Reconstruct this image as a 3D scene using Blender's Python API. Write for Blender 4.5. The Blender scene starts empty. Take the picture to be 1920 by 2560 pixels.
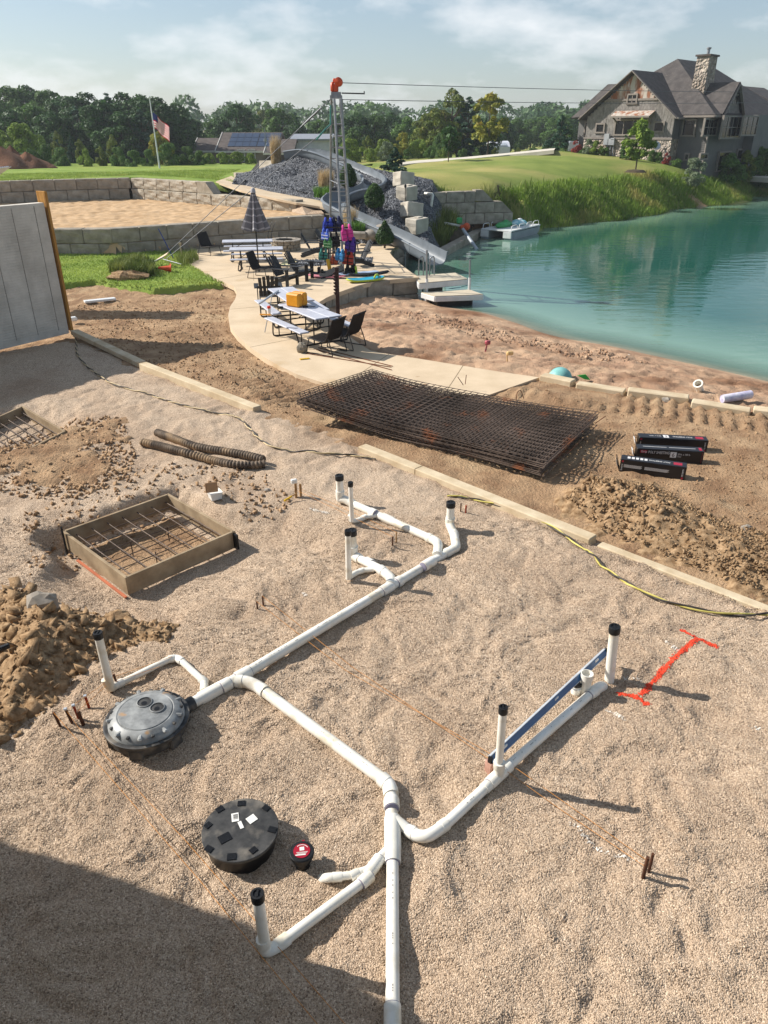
import bpy, bmesh, math, random
import numpy as np
from mathutils import Vector, Matrix, Euler
R = math.radians
rnd = random.Random(7)
S = bpy.context.scene
COL = S.collection

# ------------------------------------------------------------------ camera, sky, sun, exposure
CH = 4.9                                   # eye height over the gravel
CF, CYH = 1850.0, 318.0                    # focal length and horizon row on the 1920 x 2560 photograph
PITCH = math.atan((1280 - CYH) / CF)
cam = bpy.data.cameras.new('camera')
cam.sensor_fit = 'VERTICAL'; cam.sensor_height = 36.0; cam.lens = 36.0 * CF / 2560
cam.clip_start = 0.05; cam.clip_end = 3000
camo = bpy.data.objects.new('camera', cam); COL.objects.link(camo)
camo.location = (0, 0, CH); camo.rotation_euler = (R(90) - PITCH, 0, 0)
S.camera = camo

SUN_EL, SUN_DIR = R(35.5), R(164.5)        # direction towards the sun: left and a little ahead
sunv = Vector((math.cos(SUN_DIR) * math.cos(SUN_EL), math.sin(SUN_DIR) * math.cos(SUN_EL), math.sin(SUN_EL)))
sl = bpy.data.lights.new('sun', 'SUN'); sl.energy = 4.9; sl.angle = R(0.55); sl.color = (1.0, 0.945, 0.87)
so = bpy.data.objects.new('sun', sl); COL.objects.link(so)
so.rotation_euler = sunv.to_track_quat('Z', 'Y').to_euler()

W = bpy.data.worlds.new('World'); S.world = W; W.use_nodes = True
wn, wl = W.node_tree.nodes, W.node_tree.links
wn.clear()
wo = wn.new('ShaderNodeOutputWorld'); bg = wn.new('ShaderNodeBackground'); sky = wn.new('ShaderNodeTexSky')
sky.sky_type = 'NISHITA'; sky.sun_disc = False; sky.sun_elevation = SUN_EL
sky.sun_rotation = math.atan2(sunv.x, sunv.y)
sky.altitude = 200; sky.air_density = 1.0; sky.dust_density = 1.0; sky.ozone_density = 1.6
bg.inputs['Strength'].default_value = 0.078
# thin summer clouds all over the sky, mapped on a flat layer overhead
tc = wn.new('ShaderNodeTexCoord'); sp = wn.new('ShaderNodeSeparateXYZ'); wl.new(tc.outputs['Generated'], sp.inputs[0])
mx = wn.new('ShaderNodeMath'); mx.operation = 'MAXIMUM'; mx.inputs[1].default_value = 0.0; wl.new(sp.outputs['Z'], mx.inputs[0])
ad = wn.new('ShaderNodeMath'); ad.operation = 'ADD'; ad.inputs[1].default_value = 0.34; wl.new(mx.outputs[0], ad.inputs[0])
dx = wn.new('ShaderNodeMath'); dx.operation = 'DIVIDE'; wl.new(sp.outputs['X'], dx.inputs[0]); wl.new(ad.outputs[0], dx.inputs[1])
dy = wn.new('ShaderNodeMath'); dy.operation = 'DIVIDE'; wl.new(sp.outputs['Y'], dy.inputs[0]); wl.new(ad.outputs[0], dy.inputs[1])
cx = wn.new('ShaderNodeCombineXYZ'); wl.new(dx.outputs[0], cx.inputs[0]); wl.new(dy.outputs[0], cx.inputs[1])
cx.inputs[2].default_value = 3.1
cn = wn.new('ShaderNodeTexNoise'); cn.inputs['Scale'].default_value = 3.4; cn.inputs['Detail'].default_value = 9; cn.inputs['Roughness'].default_value = 0.56
wl.new(cx.outputs[0], cn.inputs['Vector'])
cr = wn.new('ShaderNodeValToRGB'); cr.color_ramp.elements[0].position = 0.50; cr.color_ramp.elements[1].position = 0.76
cr.color_ramp.elements[0].color = (0, 0, 0, 1); cr.color_ramp.elements[1].color = (0.75, 0.75, 0.75, 1)
wl.new(cn.outputs['Fac'], cr.inputs['Fac'])
hz = wn.new('ShaderNodeMixRGB'); hz.blend_type = 'MIX'; hz.inputs['Fac'].default_value = 0.26
hz.inputs['Color2'].default_value = (4.6, 5.6, 6.5, 1); wl.new(sky.outputs['Color'], hz.inputs['Color1'])
cm = wn.new('ShaderNodeMixRGB'); cm.inputs['Color2'].default_value = (8.8, 9.0, 9.2, 1)
wl.new(cr.outputs['Color'], cm.inputs['Fac']); wl.new(hz.outputs['Color'], cm.inputs['Color1'])
wl.new(cm.outputs['Color'], bg.inputs['Color']); wl.new(bg.outputs[0], wo.inputs['Surface'])

S.view_settings.view_transform = 'Standard'; S.view_settings.look = 'None'
S.view_settings.exposure = 0.60; S.view_settings.gamma = 1.0; S.view_settings.use_curve_mapping = False
S.render.engine = 'CYCLES'
S.cycles.max_bounces = 6; S.cycles.transparent_max_bounces = 12; S.cycles.diffuse_bounces = 3
S.cycles.glossy_bounces = 3; S.cycles.transmission_bounces = 4; S.cycles.caustics_reflective = False; S.cycles.caustics_refractive = False
S.cycles.use_denoising = True
try: S.cycles.denoiser = 'OPENIMAGEDENOISE'
except Exception: pass

# ------------------------------------------------------------------ where things stand
_s, _c = math.sin(PITCH), math.cos(PITCH)
K = 1920 / 1659
def _ray(x, y):
    u, v = x * K - 960, y * K - 1280
    return (u, CF * _c - v * _s, -(CF * _s + v * _c))
def at(x, y, z=0.0):                        # the world point at height z seen at a place in the photograph
    r = _ray(x, y); t = (z - CH) / r[2]
    return Vector((r[0] * t, r[1] * t, z))
def atY(x, y, Y):                           # the world point at distance Y
    r = _ray(x, y); t = Y / r[1]
    return Vector((r[0] * t, Y, CH + r[2] * t))

# ------------------------------------------------------------------ colours and materials
def lin(v): return v / 12.92 if v <= 0.04045 else ((v + 0.055) / 1.055) ** 2.4
def hexc(h):
    h = h.lstrip('#'); return tuple(lin(int(h[i:i + 2], 16) / 255) for i in (0, 2, 4)) + (1,)
def mul(c, k): return tuple(min(1, x * k) for x in c[:3]) + (1,)
MATS = {}
def mat(name, c1, c2=None, scale=4.0, rough=0.75, bump=0.0, bscale=None, metal=0.0, spec=0.35, detail=6, objrand=0.0,
        ramp=(0.35, 0.65), stretch=None, trans=0.0, bdist=0.01, c3=None, s3=None, r3=(0.6, 0.72)):
    if name in MATS: return MATS[name]
    m = bpy.data.materials.new(name); m.use_nodes = True; MATS[name] = m
    n, l = m.node_tree.nodes, m.node_tree.links
    b = n['Principled BSDF']; b.inputs['Roughness'].default_value = rough; b.inputs['Metallic'].default_value = metal
    b.inputs['Specular IOR Level'].default_value = spec
    c1 = hexc(c1) if isinstance(c1, str) else tuple(c1[:3]) + (1,)
    c2 = mul(c1, 0.78) if c2 is None else (hexc(c2) if isinstance(c2, str) else tuple(c2[:3]) + (1,))
    co = n.new('ShaderNodeTexCoord'); vec = co.outputs['Object']
    if stretch:
        mp = n.new('ShaderNodeMapping'); mp.inputs['Scale'].default_value = stretch; l.new(vec, mp.inputs['Vector']); vec = mp.outputs[0]
    nz = n.new('ShaderNodeTexNoise'); nz.inputs['Scale'].default_value = scale; nz.inputs['Detail'].default_value = detail; nz.inputs['Roughness'].default_value = 0.6
    l.new(vec, nz.inputs['Vector'])
    rp = n.new('ShaderNodeValToRGB'); rp.color_ramp.elements[0].position = ramp[0]; rp.color_ramp.elements[1].position = ramp[1]
    rp.color_ramp.elements[0].color = c2; rp.color_ramp.elements[1].color = c1
    l.new(nz.outputs['Fac'], rp.inputs['Fac']); out = rp.outputs['Color']
    if c3:
        z3 = n.new('ShaderNodeTexNoise'); z3.inputs['Scale'].default_value = s3 or scale * 0.3; z3.inputs['Detail'].default_value = 5; l.new(vec, z3.inputs['Vector'])
        q3 = n.new('ShaderNodeValToRGB'); q3.color_ramp.elements[0].position = r3[0]; q3.color_ramp.elements[1].position = r3[1]
        l.new(z3.outputs['Fac'], q3.inputs['Fac'])
        x3 = n.new('ShaderNodeMixRGB'); x3.inputs['Color2'].default_value = hexc(c3) if isinstance(c3, str) else c3
        l.new(q3.outputs['Color'], x3.inputs['Fac']); l.new(out, x3.inputs['Color1']); out = x3.outputs['Color']
    if objrand:
        oi = n.new('ShaderNodeObjectInfo'); hs = n.new('ShaderNodeHueSaturation'); mr = n.new('ShaderNodeMapRange')
        mr.inputs['To Min'].default_value = 1 - objrand; mr.inputs['To Max'].default_value = 1 + objrand
        l.new(oi.outputs['Random'], mr.inputs['Value']); l.new(mr.outputs[0], hs.inputs['Value']); l.new(out, hs.inputs['Color']); out = hs.outputs['Color']
    l.new(out, b.inputs['Base Color'])
    if bump:
        bz = n.new('ShaderNodeTexNoise'); bz.inputs['Scale'].default_value = bscale or scale * 4; bz.inputs['Detail'].default_value = 8; bz.inputs['Roughness'].default_value = 0.65
        l.new(vec, bz.inputs['Vector'])
        bp = n.new('ShaderNodeBump'); bp.inputs['Strength'].default_value = bump; bp.inputs['Distance'].default_value = bdist
        l.new(bz.outputs['Fac'], bp.inputs['Height']); l.new(bp.outputs[0], b.inputs['Normal'])
    if trans:
        tr = n.new('ShaderNodeBsdfTranslucent'); l.new(out, tr.inputs['Color']); ms = n.new('ShaderNodeMixShader'); ms.inputs['Fac'].default_value = trans
        l.new(b.outputs[0], ms.inputs[1]); l.new(tr.outputs[0], ms.inputs[2]); l.new(ms.outputs[0], n['Material Output'].inputs['Surface'])
    return m
def leafmat(name, dark, light, scale=0.9, trans=0.25, objrand=0.12, c3=None):
    return mat(name, light, dark, scale=scale, rough=0.6, spec=0.25, trans=trans, objrand=objrand, ramp=(0.36, 0.64), detail=3, c3=c3, s3=scale * 0.7, r3=(0.58, 0.66))

# ------------------------------------------------------------------ objects
INV = {}
def tag(o, label=None, cat=None, group=None, kind=None):
    if label: o['label'] = label
    if cat: o['category'] = cat
    if group: o['group'] = group
    if kind: o['kind'] = kind
    return o
def thing(name, label, cat, loc=(0, 0, 0), group=None, rz=0.0):
    o = bpy.data.objects.new(name, None); COL.objects.link(o); o.empty_display_size = 0.2
    o.location = loc; o.rotation_euler = (0, 0, rz)
    INV[o.name] = (Matrix.Translation(Vector(loc)) @ Matrix.Rotation(rz, 4, 'Z')).inverted()
    return tag(o, label, cat, group)
def link_mesh(name, me, m, parent=None):
    o = bpy.data.objects.new(name, me); COL.objects.link(o)
    if m and not me.materials: me.materials.append(m)
    if parent: o.parent = parent
    return o
def kids(o): return [c for c in bpy.data.objects if c.parent == o]
def copy_tree(o, loc=None, rz=None, label=None, parent=None, scale=None):
    c = o.copy(); COL.objects.link(c)
    if parent: c.parent = parent
    if loc is not None: c.location = loc
    if rz is not None: c.rotation_euler = (0, 0, rz)
    if scale is not None: c.scale = scale if hasattr(scale, '__len__') else (scale,) * 3
    if label: c['label'] = label
    for k in kids(o): copy_tree(k, parent=c)
    return c
class MB:                                   # collects shapes and links them as ONE mesh
    def __init__(s): s.v = []; s.f = []; s.mi = []; s.m = 0
    def add(s, vs, fs):
        o = len(s.v); s.v.extend([tuple(p) for p in vs]); s.f.extend([tuple(i + o for i in f) for f in fs]); s.mi.extend([s.m] * len(fs)); return s
    def box(s, c, d, rz=0.0, M=None, ch=0.0):   # centre, size, chamfer
        hx, hy, hz = d[0] / 2, d[1] / 2, d[2] / 2
        if M is None: M = Matrix.Rotation(rz, 3, 'Z') if rz else Matrix.Identity(3)
        c = Vector(c)
        if not ch:
            vs = [c + M @ Vector((x, y, z)) for z in (-hz, hz) for (x, y) in ((-hx, -hy), (hx, -hy), (hx, hy), (-hx, hy))]
            return s.add(vs, [(3, 2, 1, 0), (4, 5, 6, 7), (0, 1, 5, 4), (1, 2, 6, 5), (2, 3, 7, 6), (3, 0, 4, 7)])
        ch = min(ch, hx * .9, hy * .9, hz * .9)
        bm = bmesh.new(); bmesh.ops.create_cube(bm, size=1)
        for v in bm.verts: v.co = Vector((v.co.x * 2 * hx, v.co.y * 2 * hy, v.co.z * 2 * hz))
        bmesh.ops.bevel(bm, geom=bm.edges[:], offset=ch, segments=1, affect='EDGES')
        bm.verts.index_update()
        s.add([c + M @ v.co for v in bm.verts], [[v.index for v in f.verts] for f in bm.faces]); bm.free(); return s
    def bar(s, a, b, w, h, up=(0, 0, 1), ch=0.0):  # a box from a to b
        a, b = Vector(a), Vector(b); d = b - a; L = d.length; x = d.normalized(); up = Vector(up)
        if abs(x.dot(up)) > 0.98: up = Vector((1, 0, 0))
        y = up.cross(x).normalized(); z = x.cross(y)
        M = Matrix((x, y, z)).transposed()
        return s.box((a + b) / 2, (L, w, h), M=M, ch=ch)
    def tube(s, pts, r, n=8, cap=True):
        pts = [Vector(p) for p in pts]; rs = r if hasattr(r, '__len__') else [r] * len(pts)
        t0 = (pts[1] - pts[0]).normalized(); u = t0.orthogonal().normalized(); vs = []
        for i, p in enumerate(pts):
            t = (pts[min(i + 1, len(pts) - 1)] - pts[max(i - 1, 0)]).normalized()
            u = (u - t * u.dot(t)); u = u.normalized() if u.length > 1e-6 else t.orthogonal().normalized(); w = t.cross(u)
            for k in range(n):
                a = 2 * math.pi * k / n; vs.append(p + (u * math.cos(a) + w * math.sin(a)) * rs[i])
        fs = [(i * n + k, i * n + (k + 1) % n, (i + 1) * n + (k + 1) % n, (i + 1) * n + k) for i in range(len(pts) - 1) for k in range(n)]
        if cap: fs += [tuple(range(n))[::-1], tuple((len(pts) - 1) * n + k for k in range(n))]
        return s.add(vs, fs)
    def lathe(s, prof, c=(0, 0, 0), n=24, M=None):
        M = M or Matrix.Identity(3); c = Vector(c); vs = []
        for (r, z) in prof:
            for k in range(n):
                a = 2 * math.pi * k / n; vs.append(c + M @ Vector((r * math.cos(a), r * math.sin(a), z)))
        fs = [(i * n + k, i * n + (k + 1) % n, (i + 1) * n + (k + 1) % n, (i + 1) * n + k) for i in range(len(prof) - 1) for k in range(n)]
        if prof[0][0] > 1e-4: fs.append(tuple(range(n))[::-1])
        if prof[-1][0] > 1e-4: fs.append(tuple((len(prof) - 1) * n + k for k in range(n)))
        return s.add(vs, fs)
    def prism(s, poly, z0, z1):
        n = len(poly); ar = sum(poly[i][0] * poly[(i + 1) % n][1] - poly[(i + 1) % n][0] * poly[i][1] for i in range(n))
        if ar < 0: poly = list(poly)[::-1]
        vs = [(p[0], p[1], z0) for p in poly] + [(p[0], p[1], z1) for p in poly]
        return s.add(vs, [tuple(range(n))[::-1], tuple(range(n, 2 * n))] + [(i, (i + 1) % n, n + (i + 1) % n, n + i) for i in range(n)])
    def ball(s, c, r, seg=8, ring=6, sq=(1, 1, 1), jit=0.0, M=None):
        vs = []; c = Vector(c); M = M or Matrix.Identity(3)
        for i in range(1, ring):
            th = math.pi * i / ring
            for k in range(seg):
                a = 2 * math.pi * k / seg; j = 1 + rnd.uniform(-jit, jit)
                vs.append(c + M @ Vector((r * sq[0] * math.sin(th) * math.cos(a) * j, r * sq[1] * math.sin(th) * math.sin(a) * j, r * sq[2] * math.cos(th) * j)))
        vs += [c + M @ Vector((0, 0, r * sq[2])), c - M @ Vector((0, 0, r * sq[2]))]; T = len(vs) - 2
        fs = [(i * seg + k, (i + 1) * seg + k, (i + 1) * seg + (k + 1) % seg, i * seg + (k + 1) % seg) for i in range(ring - 2) for k in range(seg)]
        fs += [(T, k, (k + 1) % seg) for k in range(seg)] + [(T + 1, (ring - 2) * seg + (k + 1) % seg, (ring - 2) * seg + k) for k in range(seg)]
        return s.add(vs, fs)
    def face(s, *pts): return s.add(pts, [tuple(range(len(pts)))])
    def slab(s, pts, t):                     # a flat polygon (any plane) with thickness t behind its front
        pts = [Vector(p) for p in pts]; nrm = Vector((0, 0, 0))
        for i in range(len(pts)): nrm += pts[i].cross(pts[(i + 1) % len(pts)])
        nrm.normalize(); n = len(pts); q = [p - nrm * t for p in pts]
        return s.add(pts + q, [tuple(range(n)), tuple(range(2 * n - 1, n - 1, -1))] + [(i, n + i, n + (i + 1) % n, (i + 1) % n) for i in range(n)])
    def mesh(s, name, mats, inv=None, smooth=None):
        me = bpy.data.meshes.new(name)
        vs = s.v if inv is None else [inv @ Vector(p) for p in s.v]
        me.from_pydata(vs, [], s.f)
        for m in (mats if isinstance(mats, (list, tuple)) else [mats]): me.materials.append(m)
        if s.m or any(s.mi): me.polygons.foreach_set('material_index', s.mi)
        if smooth is not None:
            me.polygons.foreach_set('use_smooth', [True] * len(s.f)); me.set_sharp_from_angle(angle=R(smooth))
        me.update(); return me
    def build(s, name, mats, parent=None, smooth=None):
        root = parent
        while root is not None and root.parent is not None: root = root.parent
        inv = INV.get(root.name) if root is not None else None
        o = bpy.data.objects.new(name, s.mesh(name, mats, inv, smooth)); COL.objects.link(o)
        if parent: o.parent = parent
        return o
def numesh(name, V, F, m, parent=None, smooth=False, attr=None):    # arrays of vertices and triangles or quads
    me = bpy.data.meshes.new(name); V = np.asarray(V, np.float32); F = np.asarray(F, np.int32); k = F.shape[1]
    me.vertices.add(len(V)); me.vertices.foreach_set('co', V.ravel())
    me.loops.add(F.size); me.loops.foreach_set('vertex_index', F.ravel())
    me.polygons.add(len(F)); me.polygons.foreach_set('loop_start', np.arange(0, F.size, k, dtype=np.int32)); me.polygons.foreach_set('loop_total', np.full(len(F), k, np.int32))
    me.update(calc_edges=True)
    if smooth: me.polygons.foreach_set('use_smooth', np.ones(len(F), bool))
    if attr is not None:
        a = me.attributes.new(attr[0], 'FLOAT', 'POINT'); a.data.foreach_set('value', np.asarray(attr[1], np.float32))
    me.validate(); me.materials.append(m)
    o = bpy.data.objects.new(name, me); COL.objects.link(o)
    if parent: o.parent = parent
    return o
def smooth_pts(P, k=6):                      # Catmull-Rom through points
    P = [Vector(p) for p in P]; out = []
    for i in range(len(P) - 1):
        a, b, c, d = P[max(i - 1, 0)], P[i], P[i + 1], P[min(i + 2, len(P) - 1)]
        for j in range(k):
            t = j / k; out.append(0.5 * ((2 * b) + (c - a) * t + (2 * a - 5 * b + 4 * c - d) * t * t + (3 * b - a - 3 * c + d) * t ** 3))
    out.append(P[-1]); return out
# ------------------------------------------------------------------ noise and terrain tools
def _hash(ix, iy, seed):
    h = (ix.astype(np.int64) * 374761393 + iy.astype(np.int64) * 668265263 + seed * 1442695041) & 0xffffffff
    h = ((h ^ (h >> 13)) * 1274126177) & 0xffffffff; h = ((h ^ (h >> 16)) * 2246822519) & 0xffffffff
    return ((h ^ (h >> 15)) & 0xffffff) / float(0xffffff)
def vnoise(x, y, seed=0):
    ix, iy = np.floor(x), np.floor(y); fx, fy = x - ix, y - iy
    u, v = fx * fx * fx * (fx * (fx * 6 - 15) + 10), fy * fy * fy * (fy * (fy * 6 - 15) + 10)
    a, b, c, d = _hash(ix, iy, seed), _hash(ix + 1, iy, seed), _hash(ix, iy + 1, seed), _hash(ix + 1, iy + 1, seed)
    return (a + (b - a) * u) * (1 - v) + (c + (d - c) * u) * v
def fbm(x, y, o=4, seed=0, g=0.5):
    t, a, w = 0, 1.0, 0
    for i in range(o):
        t = t + a * vnoise(x * 2.03 ** i + 17.3 * i, y * 2.03 ** i - 9.1 * i, seed + i); w += a; a *= g
    return t / w * 2 - 1
def worley(x, y, seed=0):
    ix, iy = np.floor(x), np.floor(y); best = np.full(x.shape, 9.0); 
    for i in (-1, 0, 1):
        for j in (-1, 0, 1):
            cx_, cy_ = ix + i, iy + j
            px, py = cx_ + _hash(cx_, cy_, seed), cy_ + _hash(cx_, cy_, seed + 91)
            best = np.minimum(best, np.hypot(x - px, y - py))
    return best
def sdist(x, y, poly):                       # signed distance to a polygon, positive inside
    P = np.array([(p[0], p[1]) for p in poly], float); d = np.full(x.shape, 1e9); ins = np.zeros(x.shape, bool)
    for i in range(len(P)):
        a, b = P[i], P[(i + 1) % len(P)]; e = b - a
        t = np.clip(((x - a[0]) * e[0] + (y - a[1]) * e[1]) / max(e @ e, 1e-12), 0, 1)
        d = np.minimum(d, np.hypot(x - a[0] - t * e[0], y - a[1] - t * e[1]))
        if abs(e[1]) > 1e-9: ins ^= ((a[1] > y) != (b[1] > y)) & (x < a[0] + (y - a[1]) / e[1] * e[0])
    return np.where(ins, d, -d)
class Surf:                                  # smooth surface through scattered heights
    def __init__(s, pts):
        P = np.array(pts, float); s.xy = P[:, :2]; n = len(P)
        D = np.hypot(*(s.xy[:, None, :] - s.xy[None, :, :]).transpose(2, 0, 1))
        A = np.zeros((n + 3, n + 3)); A[:n, :n] = D; A[:n, n] = 1; A[:n, n + 1:] = s.xy; A[n, :n] = 1; A[n + 1:, :n] = s.xy.T
        s.w = np.linalg.solve(A, np.concatenate([P[:, 2], [0, 0, 0]])); s.n = n
    def __call__(s, x, y):
        x, y = np.asarray(x, float), np.asarray(y, float); z = s.w[s.n] + s.w[s.n + 1] * x + s.w[s.n + 2] * y
        for i in range(s.n): z = z + s.w[i] * np.hypot(x - s.xy[i, 0], y - s.xy[i, 1])
        return z
def sheet(name, poly, zf, xs, ys, m, lift=0.03, width=0.1, ragged=0.0, rs=1.0, keep=None, kind='structure', attr=None, seed=3, drop=None):
    X, Y = np.meshgrid(np.asarray(xs, float), np.asarray(ys, float))
    Z = zf(X, Y)
    if poly is not None:
        sd = sdist(X, Y, poly)
        if ragged: sd = sd + ragged * fbm(X * rs, Y * rs, 4, seed)
        Z = Z + lift * np.clip(sd / width, -3, 1)
        if drop: Z = Z + drop * np.minimum(sd, 0)
        k = keep if keep is not None else width * 2.0
        ok = sd > -k
    else: ok = np.ones(X.shape, bool)
    h, w = X.shape; idx = np.arange(h * w).reshape(h, w)
    fm = ok[:-1, :-1] & ok[1:, :-1] & ok[:-1, 1:] & ok[1:, 1:]
    F = np.stack([idx[:-1, :-1][fm], idx[:-1, 1:][fm], idx[1:, 1:][fm], idx[1:, :-1][fm]], 1)
    used = np.unique(F); rm = np.full(h * w, -1, np.int64); rm[used] = np.arange(len(used))
    V = np.stack([X.ravel()[used], Y.ravel()[used], Z.ravel()[used]], 1)
    a = (attr[0], attr[1](V[:, 0], V[:, 1], V[:, 2])) if attr else None
    o = numesh(name, V, rm[F], m, smooth=True, attr=a)
    return tag(o, kind=kind)
def geo(a, b, s0, r):                        # spacings that grow from s0 by factor r
    out = [a]; s_ = s0
    while out[-1] < b: out.append(out[-1] + s_); s_ *= r
    return out
# ================================================================== the ground and its sheets
def Pz(L, z=0.0): return [at(x, y, z) for x, y in L]
shore_near = Pz([(905, 662), (1030, 680), (1100, 702), (1190, 735), (1300, 752), (1420, 780), (1550, 808), (1659, 835)], -.8)
shore_far = Pz([(1659, 420), (1500, 445), (1350, 470), (1250, 483), (1165, 492), (1105, 497)], -.8)
TP = [(x, y, -.04) for x in (-18, -11, -5, 0, 5, 9) for y in (-6, 2, 7, 11)]
TP += [(-4, 16, -.06), (-2.2, 15, -.06), (2, 13.5, -.03), (5, 12, -.02), (7, 11, -.02), (-6.5, 20.5, -.22), (-6, 24.5, -.28), (-9, 24.5, -.3), (-12, 23, -.28), (-5.4, 23.5, -.2), (-5.3, 21, -.2), (-4.6, 18.8, -.14),
       (-8, 28.5, -.16), (-12, 29.5, -.16), (-16, 30, -.16), (-6.4, 28.5, -.16), (-3, 19, -.2), (-3, 24, -.2), (-3, 28, -.2), (-5, 32, -.2), (-2, 34, -.2), (-.3, 30, -.3), (-2, 31, -.2), (-7, 34, -.2), (-1, 36, -.2)]
TP += [(-.55, 20.6, -.1), (-.3, 18.2, -.08), (1.8, 16.85, -.06), (3.6, 15.95, -.05), (5.1, 15.1, -.05), (6.3, 14.4, -.05), (7.6, 13.7, -.05), (11, 11.5, -.05), (-1.4, 23.4, -.42), (-.9, 25.6, -.52), (.4, 26.9, -.6), (1.3, 27.2, -.72)]
TP += [(p.x, p.y, -.8) for p in shore_near] + [(13, 14.2, -.8), (20, 9, -.8)]
TP += [(p.x + 1.2, p.y + 1.9, -1.25) for p in shore_near] + [(14.5, 17.5, -1.4), (24, 12, -1.6)]
TP += [(8, 31, -2.2), (15, 40, -2.4), (12, 25, -2.2), (22, 48, -2.2), (28, 40, -2.4), (40, 45, -2.4), (40, 25, -2.4), (6.5, 40, -1.9), (3, 35, -1.7), (2.0, 31, -1.6), (1.9, 29, -1.3), (3, 39.5, -1.3)]
TP += [(p.x, p.y, -.8) for p in shore_far] + [(p.x - 2.4, p.y - 3.4, -1.5) for p in shore_far] + [(48, 86, -.8), (70, 95, -.8), (39, 73.5, -1.5), (46, 77, -1.6), (60, 84, -1.6)]
TP += [(4.2, 43.2, -.72), (5.8, 45.3, -.72), (3.6, 45, .0), (5.5, 47, .1), (7.6, 48.5, .15), (2.6, 43.5, -.2)]
def hz_(L): return [tuple(at(x, y, z)) for x, y, z in L]
TP += hz_([(900, 392, 1.95), (960, 395, 1.85), (1080, 400, 1.75), (1130, 425, 1.1), (1200, 425, .85), (1300, 420, .75), (1400, 408, .66), (1500, 400, .58), (1600, 396, .28), (1659, 392, .15),
           (900, 370, 2.05), (1000, 372, 2.0), (1150, 385, 1.75), (1300, 380, 1.6), (1450, 385, 1.25), (1000, 345, 2.2), (880, 352, 2.1), (1195, 326, 2.9), (1300, 340, 2.5), (1400, 352, 2.15), (1470, 366, 1.7), (1560, 374, 1.1), (1650, 378, .7)])
TP += [(34, 90, 1.2), (45, 95, .6), (30, 82, 2.0), (22, 84, 2.5), (19.5, 77, 2.55), (23, 72, 2.2), (12, 84, 2.2), (1, 84, 1.9), (60, 120, 1), (20, 110, 1.0), (0, 110, .9), (-12, 46, .4), (-5, 46, .5), (0, 47, 1.0), (-4, 60, 1.4), (-20, 56, .8), (-20, 74, 1.35), (-40, 74, 1.35), (-70, 70, 1.4), (-10, 80, 1.35),
       (-60, 110, .6), (-20, 110, .6), (-100, 60, .5), (-40, 40, .3), (-20, 150, .5), (60, 180, .8), (-200, 200, .5), (200, 200, .5), (0, 400, 1), (300, 600, 1), (-300, 600, 1), (0, 900, 1), (120, 60, -.5), (150, 0, -.5), (-120, -20, -.1), (0, -40, -.1)]
HS = Surf(TP)
G_POLY = [(-9.68, 18.48), (-8.5, 20.0), tuple(at(306, 787)[:2]), tuple(at(560, 887)[:2]), tuple(at(780, 970)[:2]), tuple(at(1290, 1175)[:2]), tuple(at(1659, 1312)[:2]), (8, 3.6), (12, -2), (12, -8), (-24, -8), (-24, -4), (-18, 5.4)]
PITC = Vector((-3.17, 8.70))                 # middle of the footing form in its hole
def pitq(x, y):
    dx_, dy_ = x - PITC.x, y - PITC.y
    return (dx_ + dy_) * .70711, (-dx_ + dy_) * .70711
def sstep(a, b, t):
    t = np.clip((t - a) / (b - a), 0, 1); return t * t * (3 - 2 * t)
TRACKS = [(at(1090, 846), at(1700, 925), .30), (at(1240, 842), at(1720, 900), .26), (at(520, 800), at(640, 872), .45), (at(330, 700), at(500, 745), .40)]
def spoil(x, y):                             # low banks of thrown-up clay
    z = 0
    for (a, b, hgt, w) in [(at(1330, 1085), at(1690, 1230), .16, .55), (at(1270, 1078), at(1420, 1140), .16, .40), (at(1250, 870), at(1130, 850), .12, .35)]:
        e = Vector((b.x - a.x, b.y - a.y)); L2 = e.length_squared
        t = np.clip(((x - a.x) * e.x + (y - a.y) * e.y) / L2, 0, 1)
        d = np.hypot(x - a.x - t * e.x, y - a.y - t * e.y)
        z = z + hgt * np.exp(-(d / w) ** 2)
    return z
def near(x, y): return np.clip((36 - y) / 6, 0, 1) * np.clip((x + 22) / 4, 0, 1) * np.clip((16 - x) / 4, 0, 1)
def Hbase(x, y):                             # shared by every near sheet
    z = HS(x, y)
    p, q = pitq(x, y); d = np.maximum(np.abs(p), np.abs(q)) - .80
    front = sstep(-.3, .9, (-q - p * .2))    # the side towards the viewer falls away gently
    d2 = d + .10 * fbm(x * 3, y * 3, 3, 5)
    z = z - (.20 + .10 * (1 - front)) * (1 - sstep(.12, .42 + 1.0 * front, d2))
    p2, q2 = x + 7.0, y - 12.9; d3 = np.hypot(p2, q2 * 1.1) - .9
    z = z - .16 * (1 - sstep(.0, .5, d3 + .12 * fbm(x * 3, y * 3, 3, 8)))
    return z
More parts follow.
